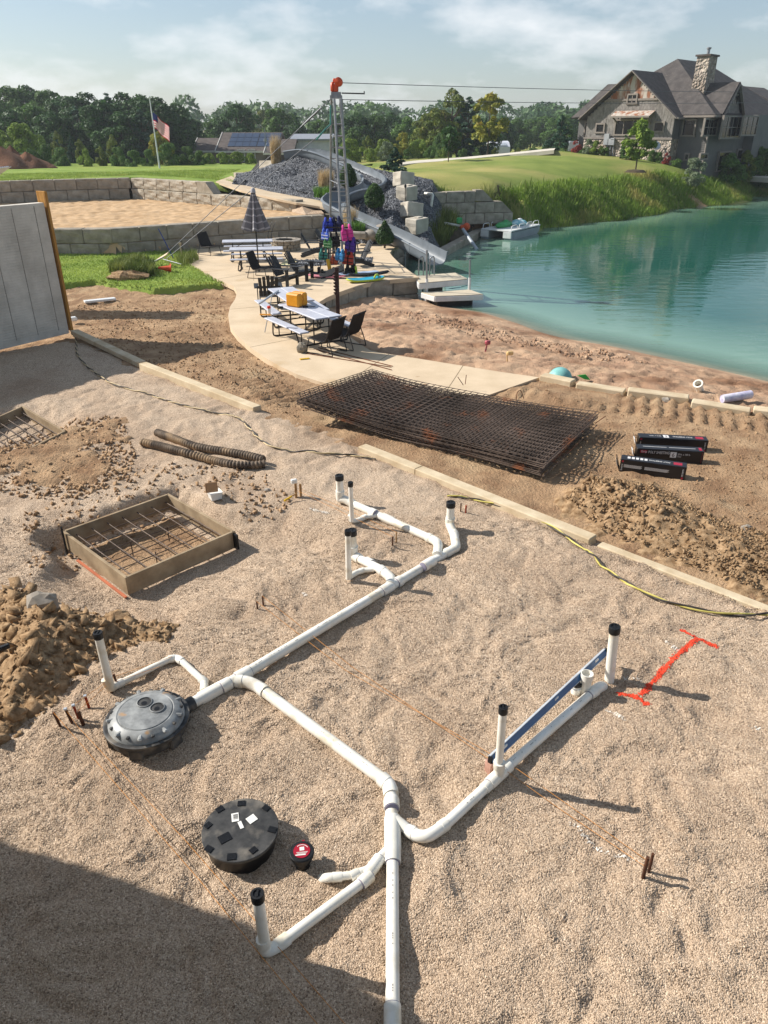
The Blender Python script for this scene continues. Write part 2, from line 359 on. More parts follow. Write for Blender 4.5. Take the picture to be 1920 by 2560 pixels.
def Hdirt(x, y):
    n_ = near(x, y)
    gsd = sdist(x, y, G_POLY)
    z = Hbase(x, y) + spoil(x, y) - .4 * sstep(34, 38, y) - .14 * sstep(.05, .5, gsd)
    lump = .05 * fbm(x * 1.1, y * 1.1, 4, 11) + .055 * np.abs(fbm(x * 3.2, y * 3.2, 4, 13)) + .034 * fbm(x * 8, y * 8, 2, 17)
    smoothz = sstep(.5, .75, vnoise(x * .35, y * .35, 23))
    z = z + n_ * lump * (1 - .5 * smoothz) - .02 * n_
    for (a, b, w) in TRACKS:                 # bars pressed by a digger's tracks
        e = Vector((b.x - a.x, b.y - a.y)); L = e.length; e /= L
        s_ = (x - a.x) * e.x + (y - a.y) * e.y; t_ = -(x - a.x) * e.y + (y - a.y) * e.x
        s_ = s_ + .03 * fbm(x * 2, y * 2, 2, 31)
        m_ = sstep(w + .08, w - .04, np.abs(t_ + .05 * fbm(x, y, 2, 37))) * sstep(-.1, .2, s_) * sstep(L + .1, L - .2, s_)
        m_ = m_ * sstep(.25, .5, vnoise(x * .9, y * .9, 41) + .15)
        z = z + m_ * .065 * (np.clip(np.sin(s_ * 2 * math.pi / .27), -.3, 1))
    return z

# ---- materials of the ground
def stone_mat(name, size, cols, rough=.85, bump=.9, tintnoise=(0.8, '#8a6a4a', .35), size2=None, gap=.30):
    m = bpy.data.materials.new(name); m.use_nodes = True; MATS[name] = m
    n, l = m.node_tree.nodes, m.node_tree.links; b = n['Principled BSDF']; b.inputs['Roughness'].default_value = rough; b.inputs['Specular IOR Level'].default_value = .2
    co = n.new('ShaderNodeTexCoord'); v = co.outputs['Object']
    wz = n.new('ShaderNodeTexNoise'); wz.inputs['Scale'].default_value = .6 / size; wz.inputs['Detail'].default_value = 1; l.new(v, wz.inputs['Vector'])
    vm = n.new('ShaderNodeVectorMath'); vm.operation = 'MULTIPLY_ADD'; vm.inputs[1].default_value = (size * .7,) * 3; l.new(wz.outputs['Color'], vm.inputs[0]); l.new(v, vm.inputs[2])
    vo = n.new('ShaderNodeTexVoronoi'); vo.inputs['Scale'].default_value = 1 / size; l.new(vm.outputs[0], vo.inputs['Vector'])
    sc = n.new('ShaderNodeSeparateXYZ'); l.new(vo.outputs['Color'], sc.inputs[0])
    rp = n.new('ShaderNodeValToRGB'); el = rp.color_ramp.elements
    for i, (p_, c_) in enumerate(cols):
        e = el[i] if i < 2 else el.new(p_)
        e.position = p_; e.color = hexc(c_)
    l.new(sc.outputs[0], rp.inputs['Fac'])
    tz = n.new('ShaderNodeTexNoise'); tz.inputs['Scale'].default_value = tintnoise[0]; tz.inputs['Detail'].default_value = 6; l.new(v, tz.inputs['Vector'])
    tr = n.new('ShaderNodeMapRange'); tr.inputs['From Min'].default_value = .45; tr.inputs['From Max'].default_value = .7; tr.inputs['To Max'].default_value = tintnoise[2]; l.new(tz.outputs['Fac'], tr.inputs['Value'])
    mx_ = n.new('ShaderNodeMixRGB'); mx_.blend_type = 'MULTIPLY'; mx_.inputs['Color2'].default_value = hexc(tintnoise[1]); l.new(tr.outputs[0], mx_.inputs['Fac']); l.new(rp.outputs['Color'], mx_.inputs['Color1'])
    out = mx_.outputs['Color']
    l.new(out, b.inputs['Base Color'])
    inv_ = n.new('ShaderNodeMath'); inv_.operation = 'SUBTRACT'; inv_.inputs[0].default_value = 1.0; l.new(vo.outputs['Distance'], inv_.inputs[1])
    bp = n.new('ShaderNodeBump'); bp.inputs['Strength'].default_value = bump; bp.inputs['Distance'].default_value = size * .9; l.new(inv_.outputs[0], bp.inputs['Height'])
    bz = n.new('ShaderNodeTexNoise'); bz.inputs['Scale'].default_value = .22 / size; bz.inputs['Detail'].default_value = 4; l.new(v, bz.inputs['Vector'])
    b2 = n.new('ShaderNodeBump'); b2.inputs['Strength'].default_value = .5; b2.inputs['Distance'].default_value = size * 2.2; l.new(bz.outputs['Fac'], b2.inputs['Height']); l.new(bp.outputs[0], b2.inputs['Normal'])
    l.new(b2.outputs[0], b.inputs['Normal'])
    return m
M_gravel = stone_mat('pea_gravel', .011, [(0, '#7b6856'), (1, '#dec9b0'), (.3, '#b39d85'), (.6, '#c8b299'), (.85, '#9e8a76')], tintnoise=(.55, '#b79a7c', .38))
M_pebble = mat('pebble_stone', '#b8a288', '#8a745e', scale=3, rough=.85, objrand=.3)
M_dirt = mat('bare_dirt', '#b89a79', '#907257', scale=1.6, rough=.95, bump=1.0, bscale=24, spec=.1, bdist=.07, c3='#c0a684', s3=.5)
M_clod = mat('clay_clod', '#ab9070', '#735a40', scale=13, rough=.95, bump=.8, bscale=55, spec=.08, bdist=.015)
M_sand = mat('beach_sand', '#c2a487', '#a2826a', scale=1.1, rough=.95, bump=.9, bscale=26, spec=.1, bdist=.05, c3='#84624a', s3=.45, r3=(.5, .68))
M_pit = mat('court_sand', '#c2a582', '#ab8d6a', scale=1.4, rough=.95, bump=.5, bscale=50, spec=.1, bdist=.01)
M_grass = mat('mown_grass', '#8c9c4c', '#6c8436', scale=.5, rough=.9, bump=.9, bscale=14, spec=.1, bdist=.06, c3='#8f9448', s3=.16, r3=(.5, .72))
M_grassR = mat('dry_mown_grass', '#808b46', '#687838', scale=.35, rough=.9, bump=.9, bscale=9, spec=.1, bdist=.07, c3='#a3985f', s3=.12, r3=(.44, .68))
M_soilfar = mat('field_soil', '#5f7033', '#495b28', scale=.2, rough=1.0, spec=.05)
M_conc = mat('patio_concrete', '#cdb99d', '#beaa8e', scale=1.1, rough=.85, bump=.15, bscale=45, spec=.2, bdist=.004, c3='#b39a76', s3=.6)
M_fconc = mat('footing_concrete', '#cbbb9f', '#b5a284', scale=3, rough=.9, bump=.4, bscale=30, spec=.15, bdist=.01)
M_block = mat('block_concrete', '#a39a8b', '#857d70', scale=2.2, rough=.92, bump=.55, bscale=14, spec=.12, bdist=.03, objrand=.09, c3='#6f695d', s3=1.1)
M_blockL = mat('pale_block_concrete', '#b4aa99', '#968c7b', scale=2.2, rough=.92, bump=.7, bscale=9, spec=.12, bdist=.05, objrand=.07)
M_blue = mat('dark_river_stone', '#5c5e63', '#3a3c40', scale=12, rough=.8)
M_bluegravel = stone_mat('dark_landscape_stone', .055, [(0, '#2f3135'), (1, '#8b8d91'), (.35, '#4b4d52'), (.7, '#63656a')], rough=.8, bump=1.0, tintnoise=(.6, '#8a8a90', .3))

# ---- base ground: one sheet to the horizon, finest where the photograph is close
gx = sorted(set([-900, -500, -300, -200, -130, -90, -60, -45, -34, -27, -22, -19] + list(np.round(np.arange(-17, 14.01, .075), 4)) + [16, 19, 23, 28, 34, 42, 52, 65, 90, 130, 200, 300, 500, 900]))
gy = [-200, -60, -20, -6, 0, 4, 6] + [round(v, 4) for v in geo(7.0, 31.0, .05, 1.003)] + geo(32, 120, .8, 1.05) + [150, 200, 280, 400, 600, 900, 1400]
sheet('ground', None, Hdirt, gx, gy, M_dirt)
# ---- pea gravel inside the footings
def Hgravel(x, y):
    z = Hbase(x, y)
    p_, q_ = pitq(x, y); inside = sstep(.0, .18, np.maximum(np.abs(p_), np.abs(q_)) - .80)
    wx, wy = x + .25 * fbm(x * 1.3, y * 1.3, 2, 51), y + .25 * fbm(x * 1.3, y * 1.3, 2, 52)
    b_ = .028 * fbm(x * .8, y * .8, 3, 53) + .040 * fbm(wx * 2.4, wy * 3.2, 3, 55) + .024 * fbm(wx * 8, wy * 8, 3, 57)
    dm = np.clip(1 - worley(wx * 2.1, wy * 2.1, 61) / .42, 0, 1) * sstep(.3, .6, vnoise(x * .7, y * .7, 63))
    ok = (_hash(np.floor(wx * 1.5), np.floor(wy * 1.5), 77) > .3)
    b_ = b_ - .040 * dm ** 1.6
    return z + b_ * (.4 + .6 * inside)
gvx = np.arange(-13, 8.3, .04)
gvy = geo(1.2, 20.6, .024, 1.0035)
sheet('gravel_bed', G_POLY, Hgravel, gvx, gvy, M_gravel, lift=.05, width=.25, ragged=.10, rs=1.6)
def zg(x, y): return float(Hgravel(np.array([x]), np.array([y]))[0]) + .05     # surface height of the gravel
def zd(x, y): return float(Hdirt(np.array([x]), np.array([y]))[0])
# ---- loose clay thrown over the gravel, left of the drain
S_POLY = [tuple(at(*p)[:2]) for p in [(-60, 1285), (40, 1262), (140, 1290), (240, 1300), (330, 1330), (395, 1345), (370, 1395), (300, 1400), (225, 1430), (180, 1470), (120, 1530), (60, 1580), (-60, 1660)]]
SPX = at(110, 1420)
def Hspoil(x, y):
    sd = sdist(x, y, S_POLY); t = np.clip(sd / .8, 0, 1)
    return Hgravel(x, y) + .33 * t * t * (3 - 2 * t) + .10 * t * np.abs(fbm(x * 3, y * 3, 4, 71)) + .03 * fbm(x * 9, y * 9, 3, 73)
sheet('clay_heap', S_POLY, Hspoil, np.arange(-6.5, -1.5, .03), np.arange(3.6, 8.2, .03), M_clod, lift=.05, width=.12, ragged=.16, rs=2.2)
# ---- beach sand
B_POLY = [tuple(at(*p)[:2]) for p in [(700, 680), (775, 705), (800, 757), (1000, 793), (1165, 815), (1350, 842), (1500, 864), (1700, 890)]] + [(14, 10.6), (19, 6), (26, 10), (16, 22), (12, 25), (8, 28), (4, 30), (1.1, 29), (1.25, 28.0), (-.16, 27.5), (-1.11, 26.1), (-1.75, 24.8)]
def Hbeach(x, y):
    wx, wy = x + .15 * fbm(x * 2, y * 2, 2, 81), y + .15 * fbm(x * 2, y * 2, 2, 82)
    dm = np.clip(1 - worley(wx * 2.6, wy * 2.6, 83) / .45, 0, 1) ** 2
    z0 = HS(x, y); dry = sstep(-.86, -.6, z0)
    return z0 + dry * (.05 * fbm(x * .9, y * .9, 3, 84) + .065 * fbm(wx * 3.4, wy * 3.4, 3, 85) - .07 * dm + .035 * fbm(x * 10, y * 10, 2, 86))
sheet('beach', B_POLY, Hbeach, np.arange(-2.6, 17, .07), geo(5, 31, .07, 1.0), M_sand, lift=.08, width=.5, ragged=.12, rs=1.2)
# ---- grass by the excavation and the hill lawn over the pond
def Hlawn0(x, y): return Hbase(x, y) + .02 * fbm(x * 2, y * 2, 3, 91)
L_POLY = [tuple(at(*p)[:2]) for p in [(60, 617), (135, 611), (200, 604), (260, 612), (330, 621), (420, 614), (484, 612), (440, 590), (395, 563), (425, 545), (118, 548), (0, 548), (-60, 600)]]
sheet('lawn_strip', L_POLY, Hlawn0, np.arange(-20, -5, .06), np.arange(25, 38, .06), M_grass, lift=.19, width=.10, ragged=.12, rs=2.5)
HL_POLY = [(3.0, 47.5), (5.5, 47.6), (7.3, 48.2)] + [(p.x + 1.3, p.y - 1.8) for p in reversed(shore_far)][0:] + [(50, 80), (75, 88), (400, 110), (400, 900), (-400, 900), (-400, 90), (-60, 80), (-3, 80), (0, 58), (1.5, 48)]
def Hhill(x, y): return HS(x, y) + .03 * fbm(x * .4, y * .4, 3, 95)
sheet('hill_lawn', HL_POLY, Hhill, [-400, -250, -150, -100, -70, -50, -35, -25, -18, -12, -8, -5, -3, -1] + list(np.arange(0, 48, .3)) + [50, 55, 60, 70, 90, 130, 200, 300, 400], list(np.arange(46, 98, .3)) + [100, 105, 112, 122, 140, 170, 210, 280, 400, 600, 900], M_grassR, lift=.06, width=.5, ragged=.3, rs=.5, keep=.8)
# upper lawn round the sand court
UL = [(-15.1, 48.9, 2.16), (-25, 47.8, 2.12), (-45, 46.5, 2.1), (-70, 46, 2.0)] + hz_([(440, 396, 2.05), (520, 412, 1.75), (635, 432, 1.5), (470, 386, 2.0), (520, 408, 1.8), (600, 425, 1.55), (690, 436, 1.25)]) + [(-30, 72, 1.72), (-10, 78, 1.72), (-60, 72, 1.75), (-20, 64, 1.85), (-3, 60, 1.9), (-3, 75, 1.8), (-90, 72, 1.6), (-40, 60, 1.95)]
HU = Surf(UL)
U_POLY = [(-90, 47.2)] + [(p.x, p.y + .8) for p in Pz([(-60, 443), (60, 438), (150, 434.5)], .95)] + [(at(287, 430, .95).x + .5, at(287, 430, .95).y + 1.0)] + [tuple(at(x, y, z)[:2]) for x, y, z in [(436, 392, 2.1), (510, 406, 1.75), (630, 425, 1.5), (700, 440, 1.22), (760, 440, 1.1)]] + [(0, 47), (1.5, 60), (1, 82), (-90, 82)]
sheet('upper_lawn', U_POLY, lambda x, y: HU(x, y) + .03 * fbm(x * .7, y * .7, 3, 97), list(np.arange(-92, -28, 1.0)) + list(np.arange(-28, 3, .22)), list(np.arange(38, 84, .22)), M_grass, lift=0, width=.1, drop=6, keep=.16)
# ---- sand court
def wall_pts(L): return [at(x, y, z) for x, y, z in L]
NEARW = wall_pts([(-40, 560, 0), (60, 556, 0), (118, 554, 0), (250, 553, 0), (350, 545, 0), (430, 538, 0), (500, 532, 0), (575, 526, 0), (640, 520, 0), (703, 516, 0)])
FARW = wall_pts([(-60, 443, .95), (60, 438, .95), (150, 434.5, .95), (287, 430, .95)])
RGTW = wall_pts([(287, 430, .95), (380, 438, .95), (480, 446, .95), (560, 453, .95), (640, 459, .95)])
C_POLY = [(p.x, p.y + .3) for p in NEARW] + [(p.x + .4, p.y) for p in reversed(RGTW)][:-1] + [(p.x, p.y + .3) for p in reversed(FARW)]
C_POLY.insert(len(NEARW), (at(701, 462, 1.05).x, at(701, 462, 1.05).y))
def Hcourt(x, y):
    dm = np.clip(1 - worley(x * 1.7, y * 1.7, 101) / .5, 0, 1) ** 2
    return .98 + .035 * fbm(x * 1.2, y * 1.2, 3, 103) - .085 * dm + .035 * fbm(x * 5, y * 5, 2, 105)
sheet('sand_court', C_POLY, Hcourt, np.arange(-36, -1.5, .11), np.arange(33, 50.5, .11), M_pit, lift=0, width=.1, drop=3, keep=.3)
# ---- loose gravel between the path and the court wall
GPK = hz_([(632, 431, 1.5), (650, 440, 1.36), (674, 446, 1.2), (690, 450, 1.12), (700, 461, 1.06), (660, 463, 1.03), (630, 457, 1.0)])
HG = Surf(GPK)
gpb = MB(); gpb.face(*GPK)
for i_ in range(len(GPK)):
    p_, q_ = GPK[i_], GPK[(i_ + 1) % len(GPK)]; gpb.face(p_, q_, (q_[0], q_[1], q_[2] - .9), (p_[0], p_[1], p_[2] - .9))
tag(gpb.build('gravel_patch', M_gravel), kind='structure')
# ---- water
def water_mat():
    m = bpy.data.materials.new('pond_water'); m.use_nodes = True
    n, l = m.node_tree.nodes, m.node_tree.links; n.clear()
    out = n.new('ShaderNodeOutputMaterial'); pr = n.new('ShaderNodeBsdfPrincipled'); tr = n.new('ShaderNodeBsdfTransparent'); mxs = n.new('ShaderNodeMixShader')
    at_ = n.new('ShaderNodeAttribute'); at_.attribute_name = 'depth'
    mr = n.new('ShaderNodeMapRange'); mr.inputs['From Min'].default_value = .0; mr.inputs['From Max'].default_value = .45; mr.inputs['To Min'].default_value = .22; l.new(at_.outputs['Fac'], mr.inputs['Value'])
    rp = n.new('ShaderNodeValToRGB'); e = rp.color_ramp.elements; e[0].position = .1; e[0].color = hexc('#7d9c88'); e[1].position = .9; e[1].color = hexc('#23584c')
    md = n.new('ShaderNodeMapRange'); md.inputs['From Max'].default_value = 1.5; l.new(at_.outputs['Fac'], md.inputs['Value']); l.new(md.outputs[0], rp.inputs['Fac'])
    l.new(rp.outputs['Color'], pr.inputs['Base Color']); pr.inputs['Roughness'].default_value = .03; pr.inputs['IOR'].default_value = 1.33; pr.inputs['Specular IOR Level'].default_value = .5
    co = n.new('ShaderNodeTexCoord'); mp = n.new('ShaderNodeMapping'); mp.inputs['Scale'].default_value = (.8, 2.0, 1); mp.inputs['Rotation'].default_value = (0, 0, R(-12)); l.new(co.outputs['Object'], mp.inputs['Vector'])
    w1 = n.new('ShaderNodeTexNoise'); w1.inputs['Scale'].default_value = 1.1; w1.inputs['Detail'].default_value = 4; l.new(mp.outputs[0], w1.inputs['Vector'])
    w2 = n.new('ShaderNodeTexNoise'); w2.inputs['Scale'].default_value = .14; w2.inputs['Detail'].default_value = 2; l.new(co.outputs['Object'], w2.inputs['Vector'])
    q = n.new('ShaderNodeMapRange'); q.inputs['From Min'].default_value = .35; q.inputs['From Max'].default_value = .65; q.inputs['To Min'].default_value = .008; q.inputs['To Max'].default_value = .032; l.new(w2.outputs['Fac'], q.inputs['Value'])
    bp = n.new('ShaderNodeBump'); bp.inputs['Distance'].default_value = 1.0; l.new(q.outputs[0], bp.inputs['Strength']); l.new(w1.outputs['Fac'], bp.inputs['Height']); l.new(bp.outputs[0], pr.inputs['Normal'])
    l.new(mr.outputs[0], mxs.inputs['Fac']); l.new(tr.outputs[0], mxs.inputs[1]); l.new(pr.outputs[0], mxs.inputs[2]); l.new(mxs.outputs[0], out.inputs['Surface'])
    return m
W_POLY = [(1.0, 26), (5, 20), (10, 15), (20, 7), (40, -5), (140, -10), (140, 110), (60, 96), (48, 88), (37, 78), (25, 67), (17, 58.5), (10, 52.5), (7.5, 50.5), (4, 46), (2.6, 43), (1.6, 40), (.2, 36), (.6, 31), (1.1, 28)]
sheet('water', W_POLY, lambda x, y: 0 * x - .8, np.concatenate([np.arange(-1, 40, .4), np.arange(40, 141, 4)]), np.concatenate([np.arange(-12, 98, .4), [100, 105, 112]]), water_mat(), lift=0, width=.1, keep=.9, attr=('depth', lambda x, y, z: -.8 - HS(x, y)))

# ---- patio slab and paths
PL = [tuple(at(*p)[:2]) for p in [(395, 562), (418, 578), (440, 590), (464, 601), (484, 609), (505, 619), (512, 632), (508, 646), (497, 662), (493, 680), (497, 705), (512, 725), (540, 750), (570, 771), (605, 791), (640, 808), (690, 824), (735, 836), (880, 846), (1050, 855), (1165, 815), (1080, 803), (1000, 790), (900, 774), (840, 765), (800, 757), (780, 745), (735, 712), (705, 690), (690, 665), (690, 652)]]
PR = [tuple(at(*p)[:2]) for p in [(705, 643), (730, 632), (775, 616), (820, 606), (905, 599), (884, 585), (862, 568), (848, 554), (842, 546), (850, 536), (868, 527), (885, 521)]]
PB = [tuple(at(*p)[:2]) for p in [(845, 523), (815, 525), (790, 527), (770, 524), (745, 516), (703, 514), (640, 518), (575, 524), (500, 530), (430, 536)]]
SL = MB(); SL.prism(PL + PR + PB, -.14, 0.0)
patio = tag(SL.build('patio', M_conc), kind='structure')
# saw-cut joints across the patio, drawn as thin darker strips
jt = MB(); M_joint = mat('joint_line', '#8b7a60', '#7a6a52', rough=1)
for a, b in [((470, 603), (545, 590)), ((545, 530), (548, 606)), ((497, 668), (690, 652)), ((540, 750), (735, 712)), ((660, 515), (700, 600)), ((842, 546), (640, 560)), ((735, 836), (840, 765)), ((960, 851), (1000, 790))]:
    p, q = at(*a), at(*b); jt.bar((p.x, p.y, .001), (q.x, q.y, .001), .014, .004)
tag(jt.build('patio_joints', M_joint, parent=patio))
def strip(name, L, R_, z, m, t=.1, kind='structure'):
    b = MB(); n = len(L)
    vs = [tuple(p) for p in L] + [tuple(p) for p in R_]
    top = [(i, i + 1, n + i + 1, n + i) for i in range(n - 1)]
    b.add(vs, top); b.add([(p[0], p[1], p[2] - t) for p in vs], [f[::-1] for f in top])
    for i in range(n - 1):
        for o in (0, n):
            p, q = vs[o + i], vs[o + i + 1]; b.face(p, q, (q[0], q[1], q[2] - t), (p[0], p[1], p[2] - t))
    return tag(b.build(name, m), kind=kind)
strip('path', [at(x, y, z + .06) for x, y, z in [(466, 392, 2.0), (490, 401, 1.88), (520, 411, 1.76), (560, 421, 1.62), (600, 430, 1.5), (640, 438, 1.38), (690, 446, 1.22), (712, 452, 1.12), (712, 456, 1.05)]],
      [at(x, y, z + .06) for x, y, z in [(500, 380, 2.0), (515, 390, 1.9), (535, 400, 1.8), (580, 411, 1.65), (630, 421, 1.5), (680, 431, 1.36), (730, 441, 1.2), (765, 449, 1.08), (775, 455, 1.0)]], 0, M_conc)
M_walk = mat('drive_concrete', '#c9c2b4', '#b9b1a2', scale=1, rough=.9)
strip('drive', [at(x, y, z + .12) for x, y, z in [(860, 356, 2.1), (900, 352, 2.1), (1000, 344.5, 2.25), (1100, 334, 2.6), (1197, 324, 3.02)]], [at(x, y, z + .12) for x, y, z in [(860, 351, 2.1), (900, 346.5, 2.1), (1000, 339.5, 2.25), (1100, 330, 2.6), (1200, 319.5, 3.02)]], 0, M_walk, t=.3)
# ================================================================== retaining walls of big concrete blocks
def rough_block(L, t, h, seed, amp=.012):
    bm = bmesh.new(); bmesh.ops.create_cube(bm, size=1)
    for v in bm.verts: v.co = Vector((v.co.x * L, v.co.y * t, v.co.z * h))
    bmesh.ops.bevel(bm, geom=bm.edges[:], offset=.03, segments=1, affect='EDGES')
    bmesh.ops.subdivide_edges(bm, edges=[e for e in bm.edges if e.calc_length() > .3], cuts=3, use_grid_fill=True)
    for v in bm.verts:
        p = v.co * 3 + Vector((seed * 7.1, seed * 3.3, 0))
        v.co.y += amp * (math.sin(p.x * 2.1 + p.z * 3.7) + math.sin(p.z * 5.3 - p.x * 1.3 + 1))
        v.co.z += amp * .3 * math.sin(p.x * 3.9 + 2)
    me = bpy.data.meshes.new('block'); bm.to_mesh(me); bm.free(); return me
BLK = [rough_block(1.185, .6, .585, i) for i in range(4)]
for i, me in enumerate(BLK): me.materials.append(M_block)
BLKL = [rough_block(1.185, .6, .585, i + 9, .022) for i in range(3)]
for me in BLKL: me.materials.append(M_blockL)
def block_wall(label, pts, rows, z0, inward, meshes=BLK, L=1.2, h=.6, t=.6, offs=(0, .6, .2), trim=None):
    root = thing('retaining_wall', label, 'retaining wall', (pts[0].x, pts[0].y, z0))
    P = [Vector((p.x, p.y)) for p in pts]; cum = [0]
    for i in range(len(P) - 1): cum.append(cum[-1] + (P[i + 1] - P[i]).length)
    def pos(s_):
        for i in range(len(P) - 1):
            if s_ <= cum[i + 1] or i == len(P) - 2:
                return P[i].lerp(P[i + 1], (s_ - cum[i]) / max(cum[i + 1] - cum[i], 1e-6))
    for r in range(rows):
        s_ = -offs[r % len(offs)]; end = cum[-1] - (trim[r] if trim else 0)
        while s_ < end - .25:
            a, b = max(s_, 0), min(s_ + L, end); p, q = pos(a), pos(b); d = q - p; s_ += L
            if d.length < .2: continue
            n_ = Vector((-d.y, d.x)).normalized() * inward
            c_ = (p + q) / 2 + n_ * (t / 2 + .02 * r + rnd.uniform(-.012, .012))
            o = bpy.data.objects.new('block', rnd.choice(meshes)); COL.objects.link(o); o.parent = root
            o.location = (c_.x - pts[0].x, c_.y - pts[0].y, h * (r + .5) + rnd.uniform(-.004, .004))
            o.scale = (d.length / L, 1, 1); o.rotation_euler = (0, 0, math.atan2(d.y, d.x) + rnd.uniform(-.006, .006) + (math.pi if rnd.random() < .5 else 0))
    return root
block_wall('low grey block wall between the patio and the sand court', NEARW, 2, -.1, 1)
block_wall('two-course block wall along the far side of the sand court', FARW, 2, .95, 1, offs=(.8, .2))
rw = block_wall('pale block wall stepping down on the right side of the sand court', RGTW, 1, .95, 1, meshes=BLKL, L=1.2)
# upper course of the right wall, with a slanted end block
p0, p1 = at(287, 430, .95), at(446, 443, .95); dv = (p1 - p0).normalized(); nl = Vector((-dv.y, dv.x, 0)); n_up = int((p1 - p0).length // 1.2)
for i in range(n_up):
    o = bpy.data.objects.new('block', rnd.choice(BLKL)); COL.objects.link(o); o.parent = rw
    o.location = p0 - RGTW[0] + dv * (1.2 * i + .6) + nl * .34 + Vector((0, 0, .9)); o.rotation_euler = (0, 0, math.atan2(dv.y, dv.x))
b = MB(); q0 = p0 + dv * (1.2 * n_up + .01) + nl * .04
b.slab([q0 + Vector((0, 0, .605)), q0 + dv * 1.35 + Vector((0, 0, .605)), q0 + dv * .75 + Vector((0, 0, 1.2)), q0 + Vector((0, 0, 1.2))], .6); b.build('slanted_block', M_blockL, rw)
BW = [Vector(p + (0,)) for p in PR[0:5]]
block_wall('curved grey block wall holding the patio above the beach', [Vector((p.x, p.y + .02, 0)) for p in BW], 2, -1.205, 1, offs=(.3, .75))
WW = [Vector(p + (0,)) for p in PR[4:]]
block_wall('dark mossy block wall between the patio and the pond', [WW[0] + Vector((0, .62, 0))] + WW[1:], 3, -1.805, 1, offs=(0, .6, .3))
PW = [atY(893, 476, 44.2), atY(950, 473, 45.3), atY(1030, 470, 46.3), atY(1108, 470, 46.8)]
pw = block_wall('three-course block wall built into the grassy bank over the pond', PW, 3, -.15, 1, offs=(0, .6, .1), trim=(0, 1.2, 2.4))
dv = (PW[3] - PW[2]).normalized(); nl = Vector((-dv.y, dv.x, 0)); e_ = Vector((PW[3].x, PW[3].y, -.15))
for r in (1, 2):
    q0 = e_ - dv * (1.2 * r - .01) + nl * (.02 + .02 * r); z_ = .6 * r + .003
    b = MB(); b.slab([q0 + Vector((0, 0, z_)), q0 + dv * 1.15 + Vector((0, 0, z_)), q0 + dv * .45 + Vector((0, 0, z_ + .59)), q0 + Vector((0, 0, z_ + .59))], .58); b.build('slanted_block', M_block, pw)
M_blockW = mat('pale_cast_block', '#c0b8a9', '#a89f90', scale=2, rough=.9, bump=.4, bscale=12, bdist=.02)
# pale blocks stepping down beside the mound, each one a block of its own
for i, (x, y, Y, lab) in enumerate([(872, 387, 43.2, 'pale square concrete block highest on the stone mound'), (879, 416, 41.6, 'pale concrete block with a black path light before it'), (890, 454, 39.8, 'pale concrete block with a slanting shadow across its face'), (901, 487, 38.2, 'pale concrete block lowest of the row, over the slide chute')]):
    c_ = atY(x, y, Y); b = MB(); me = rough_block(.72, .95, .70, i + 20, .012); me.materials.append(M_blockW)
    o = bpy.data.objects.new('concrete_block', me); COL.objects.link(o); o.location = c_ + Vector((0, .3, -.04)); o.rotation_euler = (R((-7, 3, -9, 2)[i]), R((-9, 4, -11, 2)[i]), R((-52, -40, -58, -42)[i]))
    tag(o, lab, 'concrete block', 'pale blocks stepping down the mound')
    lug = MB(); lug.box((0, .1, .37), (.3, .35, .06), ch=.02); lo = lug.build('lifting_lug', M_blockW); lo.parent = o
# concrete kerb along the beach, broken in pieces
for a, b_, lab in [((1172, 817), (1240, 831), 'earth-covered end piece of the concrete kerb by the patio'), ((1248, 833), (1352, 848), 'straight concrete kerb piece behind the green shovel'), ((1358, 849), (1490, 864), 'cracked concrete kerb piece with a broken end'), ((1496, 873), (1624, 891), 'concrete kerb piece below the white pipe flange'), ((1630, 889), (1720, 902), 'concrete kerb piece at the far right of the beach')]:
    p, q = at(*a), at(*b_); b = MB(); tz = rnd.uniform(-.07, -.035); b.bar((p.x, p.y + .06, tz), (q.x, q.y + .06, tz + rnd.uniform(-.03, .03)), .26, .24, ch=.02)
    tag(b.build('concrete_kerb', M_fconc), lab, 'kerb', 'concrete kerb pieces along the beach')

# ---- the mound of dark stone
MP = hz_([(505, 397, 1.98), (560, 413, 1.75), (600, 422, 1.62), (640, 432, 1.45), (690, 443, 1.25), (708, 452, 1.05), (722, 462, .95), (765, 470, .8), (800, 490, .45), (760, 500, .5), (775, 520, .1), (800, 522, .05), (850, 523, .03), (885, 516, .0), (930, 520, -.5), (900, 505, .1), (870, 490, .45)])
MP += [tuple(atY(x, y, Y)) for x, y, Y in [(560, 372, 52), (600, 352, 51.5), (645, 340, 50), (690, 342, 49.5), (740, 364, 48.5), (700, 380, 47), (640, 385, 49), (790, 390, 46.5), (770, 414, 44.5), (720, 420, 44), (830, 380, 48), (868, 378, 46), (875, 410, 43), (890, 440, 41), (900, 470, 39), (840, 440, 41.2), (800, 435, 41.5), (850, 470, 38.5), (830, 414, 44)]]
MP += [(-7, 55, 2.2), (-4, 55, 2.4), (0, 54, 2.0), (3, 50, 1.9), (3.6, 46, 1.7), (-9.5, 54, 1.95)]
HM = Surf(MP)
M_POLY = [tuple(at(x, y, z)[:2]) for x, y, z in [(503, 396, 1.98), (535, 402, 1.82), (580, 413, 1.68), (632, 424, 1.5), (682, 434, 1.34), (728, 445, 1.18), (762, 452, 1.05), (764, 470, .8), (762, 490, .6), (768, 518, .1), (800, 527, .02), (845, 525, .01), (885, 515, 0)]] + [(2.1, 37.0), (2.5, 41), (2.8, 45), (3.0, 52), (0, 56), (-5, 56.5), (-9.6, 56)]
def Hmound(x, y): return HM(x, y) + .05 * fbm(x * 2.5, y * 2.5, 3, 111) + .05 * (1 - worley(x * 9, y * 9, 113))
sheet('stone_mound', M_POLY, Hmound, np.arange(-11, 4.2, .075), np.arange(33.5, 57, .075), M_bluegravel, lift=.04, width=.12, drop=1.0, keep=.5)
